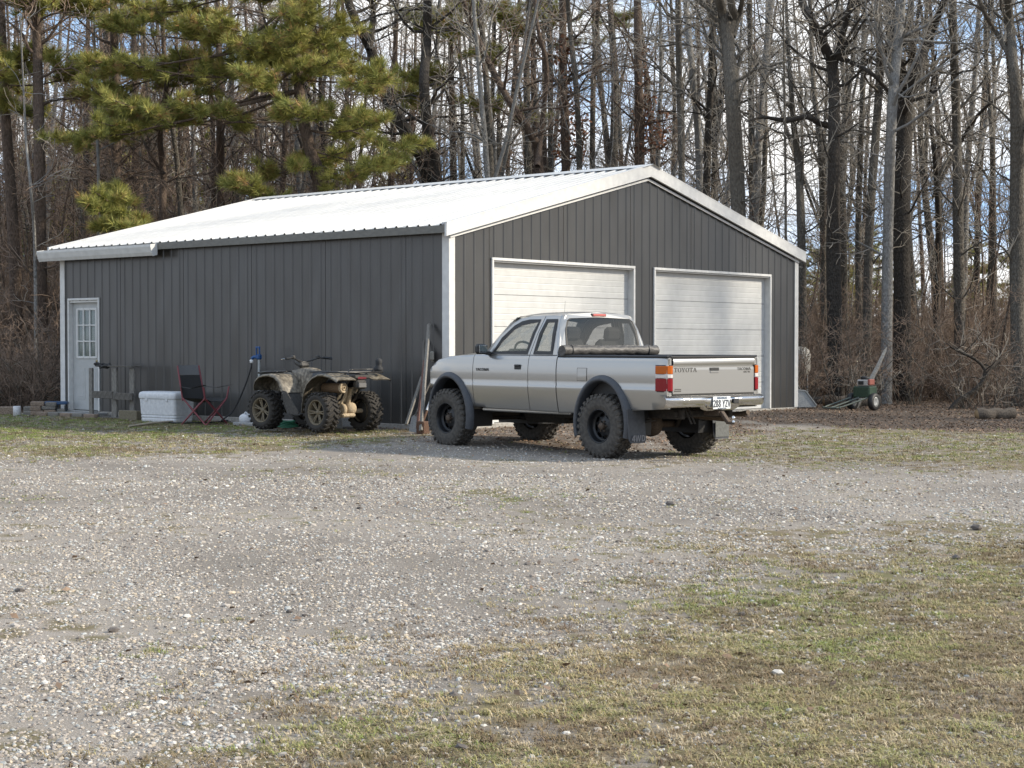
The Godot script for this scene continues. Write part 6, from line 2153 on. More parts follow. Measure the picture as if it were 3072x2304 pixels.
func make_hero_trees() -> void:
	var r := RandomNumberGenerator.new()
	r.seed = 77
	# trunk lines read from the photograph: [distance, material, label, [[px, py, width px] ...], extra limbs]
	var list := [
		[43.0, bark_dark, "nearly black upright tree with a kink in its trunk rising behind the roof", [[1318, 900, 40], [1312, 560, 34], [1288, 420, 32], [1272, 250, 30], [1281, 120, 28], [1283, -40, 26], [1290, -500, 10]], []],
		[44.0, bark_dark, "dark tree leaning over beside the kinked black trunk behind the roof", [[1330, 900, 50], [1290, 570, 44], [1234, 423, 40], [1164, 306, 36], [1111, 147, 30], [1050, 20, 26], [960, -300, 12]], [[[1108, 150, 20], [1120, 40, 16], [1100, -60, 12], [1110, -300, 5]]]],
		[47.0, bark_grey, "straight grey tree beside the curved double tree above the ridge", [[1590, 900, 26], [1585, 500, 22], [1580, 200, 20], [1590, -40, 17], [1595, -400, 7]], []],
		[43.0, bark_brown, "curved double tree splitting low above the roof ridge", [[1622, 900, 34], [1618, 520, 30], [1590, 400, 24], [1520, 290, 20], [1440, 130, 17], [1385, -20, 14], [1340, -300, 5]], [[[1612, 500, 20], [1625, 380, 16], [1640, 200, 14], [1610, 60, 12], [1600, -200, 5]]]],
		[46.0, bark_brown, "reddish brown trunk with clinging dead leaves above the roof ridge", [[1700, 900, 34], [1698, 500, 28], [1690, 220, 26], [1688, -40, 22], [1680, -500, 8]], []],
		[45.0, bark_grey, "slim grey trunk close beside the reddish trunk with dead leaves", [[1745, 900, 22], [1738, 480, 18], [1728, 260, 16], [1710, 80, 15], [1700, -60, 13], [1690, -400, 5]], []],
		[52.0, bark_grey, "slim straight grey trunk behind the curved double tree", [[1655, 900, 22], [1652, 400, 18], [1650, -40, 14], [1650, -400, 6]], []],
		[48.0, bark_grey, "slim dark tree between the two trunks with dead leaves", [[1775, 900, 22], [1778, 380, 17], [1785, 150, 15], [1800, -50, 12], [1810, -350, 5]], []],
		[45.0, bark_brown, "broad trunk hung with red dead leaves behind the gable peak", [[1922, 900, 36], [1920, 480, 30], [1916, 250, 27], [1912, -40, 22], [1910, -500, 8]], []],
		[42.0, bark_grey, "straight dark grey tree above the far rake of the roof", [[2050, 950, 24], [2045, 500, 20], [2038, 250, 19], [2034, -40, 17], [2030, -500, 7]], []],
		[44.0, bark_pale, "pale grey tree bending outwards high above the far rake", [[2105, 950, 26], [2098, 500, 22], [2080, 250, 20], [2062, 60, 18], [2055, -60, 16], [2040, -400, 6]], []],
		[43.0, bark_dark, "dark tree close beside the thick forked trunk", [[2118, 1000, 26], [2120, 550, 23], [2133, 250, 20], [2138, -40, 18], [2140, -400, 7]], []],
		[38.0, bark_grey, "thick forked trunk rising above the far rake of the roof", [[2225, 1050, 50], [2215, 620, 46], [2198, 300, 43], [2182, 110, 41], [2165, 30, 30], [2150, -60, 26], [2130, -400, 10]], [[[2185, 100, 30], [2203, 50, 26], [2190, -20, 22], [2180, -300, 10]], [[2200, 110, 18], [2218, 40, 16], [2232, -40, 14], [2260, -300, 6]]]],
		[47.0, bark_grey, "slim straight tree just past the thick forked trunk", [[2262, 1050, 24], [2256, 500, 20], [2252, 200, 18], [2248, -40, 16], [2245, -400, 7]], []],
		[41.0, bark_grey, "grey tree standing at the garage's far eave", [[2412, 1180, 28], [2404, 700, 25], [2394, 480, 22], [2380, 360, 17], [2372, 250, 14], [2360, 50, 10], [2355, -200, 5]], []],
		[38.5, bark_dark, "big crooked oak with heavy limbs past the garage's far eave", [[2510, 1200, 50], [2500, 750, 42], [2503, 450, 36], [2500, 220, 34], [2478, 150, 30], [2440, 70, 26], [2400, -20, 22], [2370, -300, 9]], [[[2498, 380, 20], [2460, 370, 18], [2420, 350, 17], [2360, 362, 15], [2290, 352, 10], [2240, 365, 4]], [[2500, 210, 22], [2540, 60, 18], [2560, -60, 15], [2580, -300, 6]], [[2500, 170, 16], [2560, 190, 14], [2620, 225, 12], [2680, 290, 9], [2700, 330, 4]]]],
		[44.0, bark_grey, "grey trunk almost touching the big crooked oak", [[2478, 1180, 24], [2470, 700, 21], [2462, 450, 18], [2440, 250, 15], [2430, -40, 12], [2425, -400, 5]], []],
		[46.0, bark_grey, "grey trunk just behind the big crooked oak", [[2535, 1180, 26], [2530, 700, 22], [2525, 450, 19], [2550, 250, 15], [2580, -40, 12], [2590, -300, 5]], []],
		[43.0, bark_grey, "slender tree between the crooked oak and the pale trunk", [[2580, 1200, 22], [2575, 700, 20], [2582, 450, 17], [2590, 200, 15], [2592, -40, 13], [2595, -400, 5]], []],
		[40.0, bark_grey, "grey trunk leaning away next to the pale straight trunk", [[2596, 1210, 30], [2608, 700, 27], [2628, 400, 25], [2640, 200, 24], [2636, 60, 22], [2628, -60, 20], [2600, -400, 8]], []],
		[38.0, bark_pale, "pale smooth trunk standing before the thick dark forked tree", [[2658, 1210, 36], [2664, 700, 32], [2675, 350, 31], [2692, 150, 30], [2704, -40, 29], [2715, -500, 12]], []],
		[40.5, bark_dark, "thick dark tree forking into a heavy leaning limb behind the pale trunk", [[2708, 1210, 56], [2706, 700, 50], [2712, 400, 46], [2712, 260, 36], [2690, 150, 24], [2670, -40, 20], [2660, -300, 8]], [[[2712, 330, 34], [2745, 230, 30], [2775, 150, 27], [2800, 80, 25], [2835, 0, 22], [2870, -120, 16], [2880, -350, 6]], [[2735, 250, 12], [2745, 120, 10], [2760, -40, 8], [2765, -300, 4]]]],
		[41.0, bark_grey, "straight reddish grey trunk standing alone in the bright gap", [[2882, 1210, 36], [2875, 700, 33], [2870, 400, 28], [2862, 150, 24], [2858, -40, 22], [2855, -500, 9]], [[[2868, 440, 8], [2820, 520, 10], [2800, 590, 7]]]],
		[43.0, bark_dark, "leaning dark sapling crossing before the bright gap", [[2800, 1210, 24], [2815, 800, 20], [2812, 580, 17], [2800, 430, 14], [2790, 330, 12], [2795, 250, 8], [2810, 150, 4]], [[[2814, 560, 12], [2870, 450, 11], [2930, 350, 10], [3000, 290, 8], [3080, 250, 4]]]],
		[45.0, bark_grey, "slim tree past the straight reddish grey trunk", [[2985, 1210, 22], [2980, 700, 19], [2976, 400, 16], [2960, 200, 13], [2955, -40, 11], [2950, -400, 5]], [[[2978, 560, 8], [2940, 500, 7], [2900, 480, 4]]]],
		[37.0, bark_grey, "stout grey tree at the woods' edge by the dark mossy log", [[3058, 1220, 50], [3050, 700, 44], [3052, 350, 42], [3040, 200, 30], [3030, 60, 24], [3020, -60, 20], [3010, -400, 8]], [[[3042, 190, 18], [2990, 100, 15], [2950, 30, 12], [2920, -60, 9], [2900, -200, 4]]]],
		[39.0, bark_brown, "dark brown pine trunk rising past the gutter", [[128, 1210, 40], [122, 800, 36], [118, 500, 33], [112, 150, 30], [105, -60, 27], [100, -500, 12]], []],
		[42.0, bark_brown, "brown trunk behind the gutter end of the roof", [[360, 1210, 34], [352, 700, 30], [345, 400, 27], [342, 100, 23], [340, -60, 20], [338, -500, 8]], []],
		[46.0, bark_brown, "thinner brown trunk over the middle of the roof slope", [[412, 1210, 26], [408, 600, 22], [404, 300, 19], [400, -40, 16], [398, -400, 7]], []],
		[41.0, bark_brown, "crooked brown tree over the upper roof slope", [[492, 1210, 26], [488, 620, 22], [492, 540, 20], [480, 400, 17], [500, 250, 14], [490, 100, 11], [495, -200, 5]], [[[488, 520, 12], [450, 460, 10], [420, 400, 7], [400, 340, 4]]]],
		[44.0, bark_brown, "brown trunk standing where the ridge begins", [[668, 1210, 30], [662, 600, 26], [660, 350, 23], [655, 100, 19], [650, -60, 16], [648, -400, 7]], []],
		[38.0, bark_pale, "thin pale birch leaning at the woods' edge past the gutter", [[108, 1210, 12], [105, 760, 10], [92, 560, 9], [78, 420, 8], [70, 250, 6], [60, 50, 4]], []],
		[40.0, bark_pale, "thin pale sapling over the middle of the roof slope", [[300, 1210, 12], [296, 560, 10], [290, 380, 9], [286, 240, 7], [282, 50, 4]], []],
		[37.0, bark_grey, "thin upright pole tree beside the thick forked trunk", [[2358, 1210, 9], [2357, 600, 8], [2353, 250, 7], [2350, 20, 5], [2350, -100, 3]], []],
	]
	for e in list:
		var z: float = e[0]
		var base := spot(e[3][0][0], e[3][0][1], z)
		base.y = height(base.x, z) - 0.08
		var make := func(line: Array) -> Array:
			var pts := []
			var rr := []
			var k := 0
			for q in line:
				var p := spot(q[0], q[1], z + 0.5 * sin(k * 2.1 + z)) - base
				if k == 0 and line == e[3]: p = Vector3.ZERO
				pts.append(p)
				rr.append(q[2] * z / FOCAL * 0.5)
				k += 1
			var sm := PackedVector3Array(smooth_line(pts, 4))
			var sr := PackedFloat32Array()
			for i in sm.size():
				var f := i / 4.0
				var j := mini(int(f), rr.size() - 2)
				sr.append(lerpf(rr[j], rr[j + 1], f - j) * (1.0 + r.randf_range(-0.05, 0.05)))
			return [sm, sr]
		var main: Array = make.call(e[3])
		var limbs := []
		for l in e[4]: limbs.append(make.call(l))
		var slim: bool = e[3][0][2] < 15
		var m := bare_tree(r, main[0], main[1], limbs, 12 if slim else 26, 0.12, 1.6 if slim else 3.0, TWIGS if not slim else SPARSE)
		plant_tree("bare_tree", e[2], "tree", "bare trees behind the garage", m, e[1], twig_brown if e[1] == bark_brown else twig_grey, base)

func proto_tree(r: RandomNumberGenerator, tall: float, rad: float, forks: int, n_limbs: int, low: float, limb: float, spec: Dictionary, wob := 0.035) -> Array:
	var t := wander(r, Vector3.ZERO, Vector3.UP, tall, 14, wob, 0.05)
	var tr := taper(rad, rad * 0.22, t.size(), 0.9)
	tr[0] *= 1.25
	var limbs := []
	for k in forks:
		var at := r.randi_range(5, 9)
		var az := r.randf() * TAU
		var l := wander(r, t[at], Vector3(cos(az) * 0.45, 1.0, sin(az) * 0.45), tall * (1.0 - at / 15.0), 9, 0.06, 0.06)
		limbs.append([l, taper(tr[at] * 0.7, 0.015, l.size())])
	return bare_tree(r, t, tr, limbs, n_limbs, low, limb, spec)

# the known tree that a place in the woods is seen next to
func landmark(at: Vector3) -> String:
	var px := 1536.0 + FOCAL * at.x / -at.z
	var best := ""
	var near := 1e9
	for e in [[60, "the golden green pine"], [120, "the dark brown pine trunk"], [350, "the trunk past the gutter"], [490, "the crooked brown tree"], [660, "the trunk by the ridge end"], [940, "the large pine"], [1200, "the leaning dark tree"], [1290, "the kinked black tree"], [1600, "the curved double tree"], [1694, "the reddish leafy trunk"], [1918, "the red leaved trunk"], [2040, "the straight dark grey tree"], [2200, "the thick forked trunk"], [2400, "the tree by the far eave"], [2500, "the big crooked oak"], [2670, "the pale smooth trunk"], [2712, "the thick dark forked tree"], [2875, "the straight reddish trunk"], [3055, "the stout grey tree"]]:
		if absf(px - e[0]) < near:
			near = absf(px - e[0])
			best = e[1]
	return best

func make_fill_trees() -> void:
	var r := RandomNumberGenerator.new()
	r.seed = 501
	var tall := []
	var names := ["tall grey bare tree with upright limbs", "tall bare tree with a forked trunk", "tall brown bare tree", "slim grey tree with wide low branches", "dark bare tree with divided stem", "tall pale bare tree"]
	for k in 6:
		var m := proto_tree(r, r.randf_range(15.0, 18.0), r.randf_range(0.10, 0.17), [0, 1, 0, 0, 2, 1][k], 30, [0.18, 0.25, 0.2, 0.08, 0.25, 0.15][k], [2.8, 2.6, 2.6, 3.2, 2.6, 3.0][k], TWIGS)
		tall.append([m, [bark_grey, bark_grey, bark_brown, bark_grey, bark_dark, bark_pale][k], [twig_grey, twig_grey, twig_brown, twig_grey, twig_brown, twig_grey][k], names[k]])
	var sap := []
	var sap_names := ["slender grey sapling", "thin leaning brown sapling", "brown many twigged sapling", "pale thin sapling"]
	for k in 4:
		var m := proto_tree(r, r.randf_range(6.0, 9.0), r.randf_range(0.022, 0.04), k % 2, 16, 0.10, 1.5, TWIGS, 0.07)
		sap.append([m, [bark_grey, bark_brown, bark_brown, bark_pale][k], [twig_grey, twig_brown, twig_brown, twig_grey][k], sap_names[k]])
	var firsts := {}
	var placed := []
	# [kind, count, x as share of the view's half width, z from, z to, nearest spacing]
	for job in [["tall", 62, -1.25, 1.2, 42.0, 58.0, 1.0], ["tall", 84, -1.3, 1.25, 58.0, 86.0, 1.1], ["sap", 84, -1.2, 1.15, 38.0, 60.0, 0.7], ["sap", 80, -1.2, -0.1, 41.8, 60.0, 0.5], ["tall", 56, -1.3, -0.15, 46.0, 84.0, 0.9]]:
		var n := 0
		var tries := 0
		while n < job[1] and tries < 4000:
			tries += 1
			var z := r.randf_range(job[4], job[5])
			var x := r.randf_range(job[2], job[3]) * 0.305 * z
			var g := into_garage(x, z)
			if g.x > -1.6 and g.x < GW + 1.6 and g.y < 1.5 and g.y > -GL - 1.8: continue
			if x > 3.0 and z < 35.5: continue
			if x < 0.5 and z < 41.6: continue
			if job[0] == "tall" and z < 46.0 and x > 0.5: continue
			var clear := true
			for q: Vector2 in placed:
				if q.distance_to(Vector2(x, z)) < job[6]: clear = false; break
			if not clear: continue
			placed.append(Vector2(x, z))
			n += 1
			var pool: Array = tall if job[0] == "tall" else sap
			var k := r.randi() % pool.size()
			if x < -3.0 and r.randf() < 0.5: k = 2
			var e: Array = pool[k]
			var key: String = e[3]
			var grown := r.randf_range(0.8, 1.2)
			var at := on_ground(x, z) - Vector3(0, 0.05, 0)
			if not firsts.has(key):
				firsts[key] = plant_tree("bare_tree" if job[0] == "tall" else "sapling", key, "tree" if job[0] == "tall" else "sapling", "tall bare trees deep in the woods" if job[0] == "tall" else "saplings in the understorey", e[0], e[1], e[2], at)
				firsts[key].rotation.y = r.randf() * TAU
				firsts[key].set_meta("label", key + (" behind " if job[0] == "tall" else " near ") + landmark(at))
			else:
				copy_of(firsts[key], at, r.randf() * TAU, grown, key + (" behind " if job[0] == "tall" else " near ") + landmark(at))
	# the woods go on past the right edge of the picture; they shade the gable's far end
	for q in [[13.0, 33.5], [14.5, 31.0], [12.6, 36.5], [15.5, 34.5], [16.5, 29.5], [17.5, 32.5], [14.2, 38.5], [18.5, 27.5], [19.5, 30.5], [17.0, 37.0], [20.5, 34.0], [21.5, 28.5], [22.5, 31.5], [16.0, 41.0], [19.0, 39.5], [23.5, 36.0], [24.0, 26.5], [26.0, 30.0], [27.0, 34.0], [22.0, 41.0]]:
		var e: Array = tall[r.randi() % tall.size()]
		copy_of(firsts[e[3]], on_ground(q[0], q[1]) - Vector3(0, 0.05, 0), r.randf() * TAU, r.randf_range(0.85, 1.1), e[3] + " in the woods well past the stout grey tree")

func make_brush() -> void:
	var r := RandomNumberGenerator.new()
	r.seed = 909
	var kinds := []
	var names := ["brown bush of arching stems", "tangled brown bush", "low grey twiggy bush", "tall bush of upright stems"]
	for k in 4:
		var wood := Geo.new()
		var fine := Geo.new()
		for i in [9, 11, 8, 10][k]:
			var az := r.randf() * TAU
			var lean: float = [0.7, 0.55, 0.8, 0.28][k]
			var l: float = [2.0, 1.7, 1.3, 3.0][k] * r.randf_range(0.6, 1.15)
			var p := wander(r, Vector3(cos(az), 0, sin(az)) * r.randf() * 0.25, Vector3(cos(az) * lean, 1.0, sin(az) * lean), l, 7, 0.16, -0.02)
			var pr := taper(0.012 * r.randf_range(0.7, 1.2), 0.004, p.size())
			wood.tube(p, pr, 5)
			sprout(r, fine, p, pr, 0, {"per_metre": [5.0, 4.2], "length": [0.55, 0.3], "thick": [0.007, 0.0055], "thin": 0.0042, "along": 0.8, "wob": 0.25, "up": 0.02})
		kinds.append([wood.mesh(), fine.mesh()])
	var firsts := []
	for k in 4:
		firsts.append(null)
	var n := 0
	while n < 150:
		var z := 33.4 + 16.0 * pow(r.randf(), 1.6)
		var x := r.randf_range(-1.12, 1.12) * 0.305 * z
		var g := into_garage(x, z)
		if g.x > -1.2 and g.x < GW + 0.7 and g.y < 2.5 and g.y > -GL - 1.0: continue
		if x > -7.0 and x < 5.0: continue
		if x > 0 and (z < 34.6 or r.randf() < 0.35): continue
		n += 1
		var k := r.randi() % 4
		var at := on_ground(x, z) - Vector3(0, 0.03, 0)
		if firsts[k] == null:
			firsts[k] = plant_tree("bush", names[k], "bush", "bare bushes at the woods' edge", kinds[k], [bark_brown, bark_brown, bark_grey, bark_grey][k], [twig_brown, twig_brown, twig_grey, twig_brown][k], at)
			firsts[k].set_meta("label", names[k] + " at the foot of " + landmark(at))
		else:
			copy_of(firsts[k], at, r.randf() * TAU, r.randf_range(0.65, 1.2), names[k] + " at the foot of " + landmark(at))
	# the thicket deeper in, that reads as one brown mass
	var clump := Geo.new()
	for i in 16:
		var az := r.randf() * TAU
		var p := wander(r, Vector3(cos(az), 0, sin(az)) * r.randf() * 0.5, Vector3(cos(az) * 0.35, 1.0, sin(az) * 0.35), r.randf_range(1.0, 2.6), 5, 0.2, 0.0)
		var pr := taper(0.010, 0.004, p.size())
		clump.tube(p, pr, 3)
		sprout(r, clump, p, pr, 0, {"per_metre": [3.5], "length": [0.6], "thick": [0.006], "thin": 0.0045, "along": 0.8, "wob": 0.25, "up": 0.03})
	var m := mat("thicket twigs", Color.WHITE, 0.95)
	m.vertex_color_use_as_albedo = true
	var buf := PackedFloat32Array()
	for i in 2400:
		var z := r.randf_range(40.0, 92.0)
		var x := r.randf_range(-1.15, 1.15) * 0.305 * z
		var g := into_garage(x, z)
		if g.x > -1.2 and g.x < GW + 1.2 and g.y < 2.0 and g.y > -GL - 1.2: continue
		var sc := r.randf_range(0.7, 1.35) * (1.45 if x < -2.0 else 1.05)
		var c := Color(0.12, 0.083, 0.06).lerp(Color(0.27, 0.20, 0.145), r.randf())
		put(buf, Transform3D(Basis(Vector3.UP, r.randf() * TAU).scaled(Vector3(sc, sc * r.randf_range(0.8, 1.25), sc)), on_ground(x, z)), c)
	scatter("undergrowth", "brown bare undergrowth filling the depth of the woods", "undergrowth", clump.mesh(), m, buf)

# ------------------------------------------------------------------ pines
func tuft_points(seed_: int, needles: int, length: float, wide: float, open: float) -> Array:
	var r := RandomNumberGenerator.new()
	r.seed = seed_
	var v := PackedVector3Array()
	var n := PackedVector3Array()
	for k in needles:
		var a := r.randf() * TAU
		var o := r.randf_range(0.15, open)
		var d := Vector3(cos(a) * sin(o), cos(o), sin(a) * sin(o))
		var w := d.cross(Vector3(r.randfn(), r.randfn(), r.randfn())).normalized() * wide
		var from := Vector3(0, r.randf_range(-0.10, 0.02), 0)
		var tip := from + d * length * r.randf_range(0.7, 1.1) - Vector3(0, 0.02, 0)
		v.append_array(PackedVector3Array([from - w, tip, from + w]))
		var nn := (from + w - (from - w)).cross(tip - (from - w)).normalized()
		n.append_array(PackedVector3Array([nn, nn, nn]))
	return [v, n]

var tufts := []

func pine_crown(parent: Node3D, list: Array, k: int) -> void:
	# list of [transform, colour]: every tuft of needles, joined into one crown
	var v := PackedVector3Array()
	var n := PackedVector3Array()
	var c := PackedColorArray()
	var each := PackedColorArray()
	each.resize(tufts[k][0].size())
	for e in list:
		var t: Transform3D = e[0]
		v.append_array(t * tufts[k][0])
		n.append_array(Transform3D(t.basis.orthonormalized(), Vector3.ZERO) * tufts[k][1])
		each.fill(e[1])
		c.append_array(each)
	var arr := []
	arr.resize(Mesh.ARRAY_MAX)
	arr[Mesh.ARRAY_VERTEX] = v
	arr[Mesh.ARRAY_NORMAL] = n
	arr[Mesh.ARRAY_COLOR] = c
	var m := ArrayMesh.new()
	m.add_surface_from_arrays(Mesh.PRIMITIVE_TRIANGLES, arr)
	part("crown", m, needle_mat, parent)

func bough(r: RandomNumberGenerator, wood: Geo, buf: Array, from: Vector3, to: Vector3, r0: float, foliage: float, dense: float, spread: float) -> PackedVector3Array:
	# a limb that dips and turns up at its end, side shoots carrying tufts on its outer part
	var pts := PackedVector3Array()
	var n := 9
	var span := from.distance_to(to)
	var bow := Vector3(r.randfn() * 0.05, 0, r.randfn() * 0.05) * span
	for k in n:
		var u := k / float(n - 1)
		pts.append(from.lerp(to, u) + Vector3(0, -0.06 * span * sin(u * PI), 0) + bow * sin(u * PI) + Vector3(r.randfn(), r.randfn(), r.randfn()) * 0.02 * span * u * (1.0 - u))
	var rr := taper(r0, 0.010, n)
	wood.tube(pts, rr, 6)
	var shoots := int(span * foliage * 7.0) + 6
	for i in shoots:
		var u := lerpf(1.0 - foliage, 1.0, pow(r.randf(), 0.8))
		var f := u * (n - 1)
		var k := mini(int(f), n - 2)
		var p := pts[k].lerp(pts[k + 1], f - k)
		var d := (pts[k + 1] - pts[k]).normalized()
		var az := r.randf() * TAU
		var dir := (d * 0.8 + Vector3(cos(az), r.randf_range(-0.12, 0.28), sin(az))).normalized()
		var l := spread * r.randf_range(0.35, 1.0)
		var sp := wander(r, p, dir, l, 4, 0.14, 0.07)
		wood.tube(sp, taper(0.010, 0.005, sp.size()), 3)
		var count := int(dense * r.randf_range(0.6, 1.4) * (1.0 + l * 3.0))
		for q in count:
			var w := lerpf(0.3, 1.0, r.randf())
			var ff := w * (sp.size() - 1)
			var kk := mini(int(ff), sp.size() - 2)
			var tp := sp[kk].lerp(sp[kk + 1], ff - kk)
			var dd := (sp[kk + 1] - sp[kk]).normalized()
			var out := (dd * 1.2 + Vector3(r.randfn() * 0.6, r.randfn() * 0.4 + 0.35, r.randfn() * 0.6)).normalized()
			var x := out.cross(Vector3(r.randfn(), r.randfn(), r.randfn())).normalized()
			var sc := r.randf_range(0.75, 1.25)
			var c := Color(0.14, 0.165, 0.035).lerp(Color(0.43, 0.395, 0.10), clampf(r.randfn() * 0.3 + 0.45, 0, 1))
			if r.randf() < 0.10: c = Color(0.34, 0.21, 0.08)
			buf.append([Transform3D(Basis(x, out, x.cross(out)).scaled(Vector3.ONE * sc), tp), c])
	return pts

func pine(label: String, z: float, trunk_px: Array, pads: Array, r: RandomNumberGenerator, dense := 3.0) -> void:
	var base := spot(trunk_px[0][0], trunk_px[0][1], z)
	base.y = height(base.x, z) - 0.05
	var t := thing("pine_tree", label, "tree", base, 0.0, "pines by the garage")
	var pts := []
	var rr := []
	for q in trunk_px:
		pts.append(spot(q[0], q[1], z) - base if pts else Vector3.ZERO)
		rr.append(q[2] * z / FOCAL * 0.5)
	var sm := PackedVector3Array(smooth_line(pts, 4))
	var sr := PackedFloat32Array()
	for i in sm.size():
		var f := i / 4.0
		var j := mini(int(f), rr.size() - 2)
		sr.append(lerpf(rr[j], rr[j + 1], f - j))
	var wood := Geo.new()
	wood.tube(sm, sr, 10)
	var limbs := Geo.new()
	var buf := []
	for e in pads:
		# e: centre px, py, half width px, half height px: the outer part of one bough
		var dz := r.randf_range(-1.4, 1.4)
		var c := spot(e[0], e[1], z + dz) - base
		var half: float = e[2] * z / FOCAL
		var up: float = e[3] * z / FOCAL
		# the bough leaves the trunk a little above or below
		var best := 0
		for i in sm.size():
			if absf(sm[i].y - (c.y + 0.15 * sm[i].distance_to(c) * signf(r.randf() - 0.4))) < absf(sm[best].y - (c.y + 0.1)): best = i
		var from := sm[best]
		var away := (c - from)
		away.y = 0
		var reach := away.length()
		var to := c + away.normalized() * half * 0.9 + Vector3(0, up * 0.3, 0)
		var n := 2 + int(up * 3.5)
		var share := clampf(1.9 * half / maxf(from.distance_to(to), 0.3), 0.2, 0.9)
		var spine := bough(r, limbs, buf, from, to, clampf(0.014 + reach * 0.006, 0.018, 0.042), share, dense, clampf(up * 1.5, 0.3, 0.9))
		for i in n * 2:
			var q := spine[clampi(int((1.0 - share * r.randf_range(0.3, 1.15)) * (spine.size() - 1)), 1, spine.size() - 2)]
			var end := c + Vector3(r.randfn() * half * 0.7, r.randfn() * up * 0.5 + 0.05, r.randfn() * 0.7) + away.normalized() * half * 0.3
			bough(r, limbs, buf, q, end, 0.014, 0.85, dense, clampf(up * 1.1, 0.25, 0.6))
	part("trunk", wood.mesh(), bark_brown, t)
	part("limbs", limbs.mesh(), bark_brown, t)
	pine_crown(t, buf, 0)

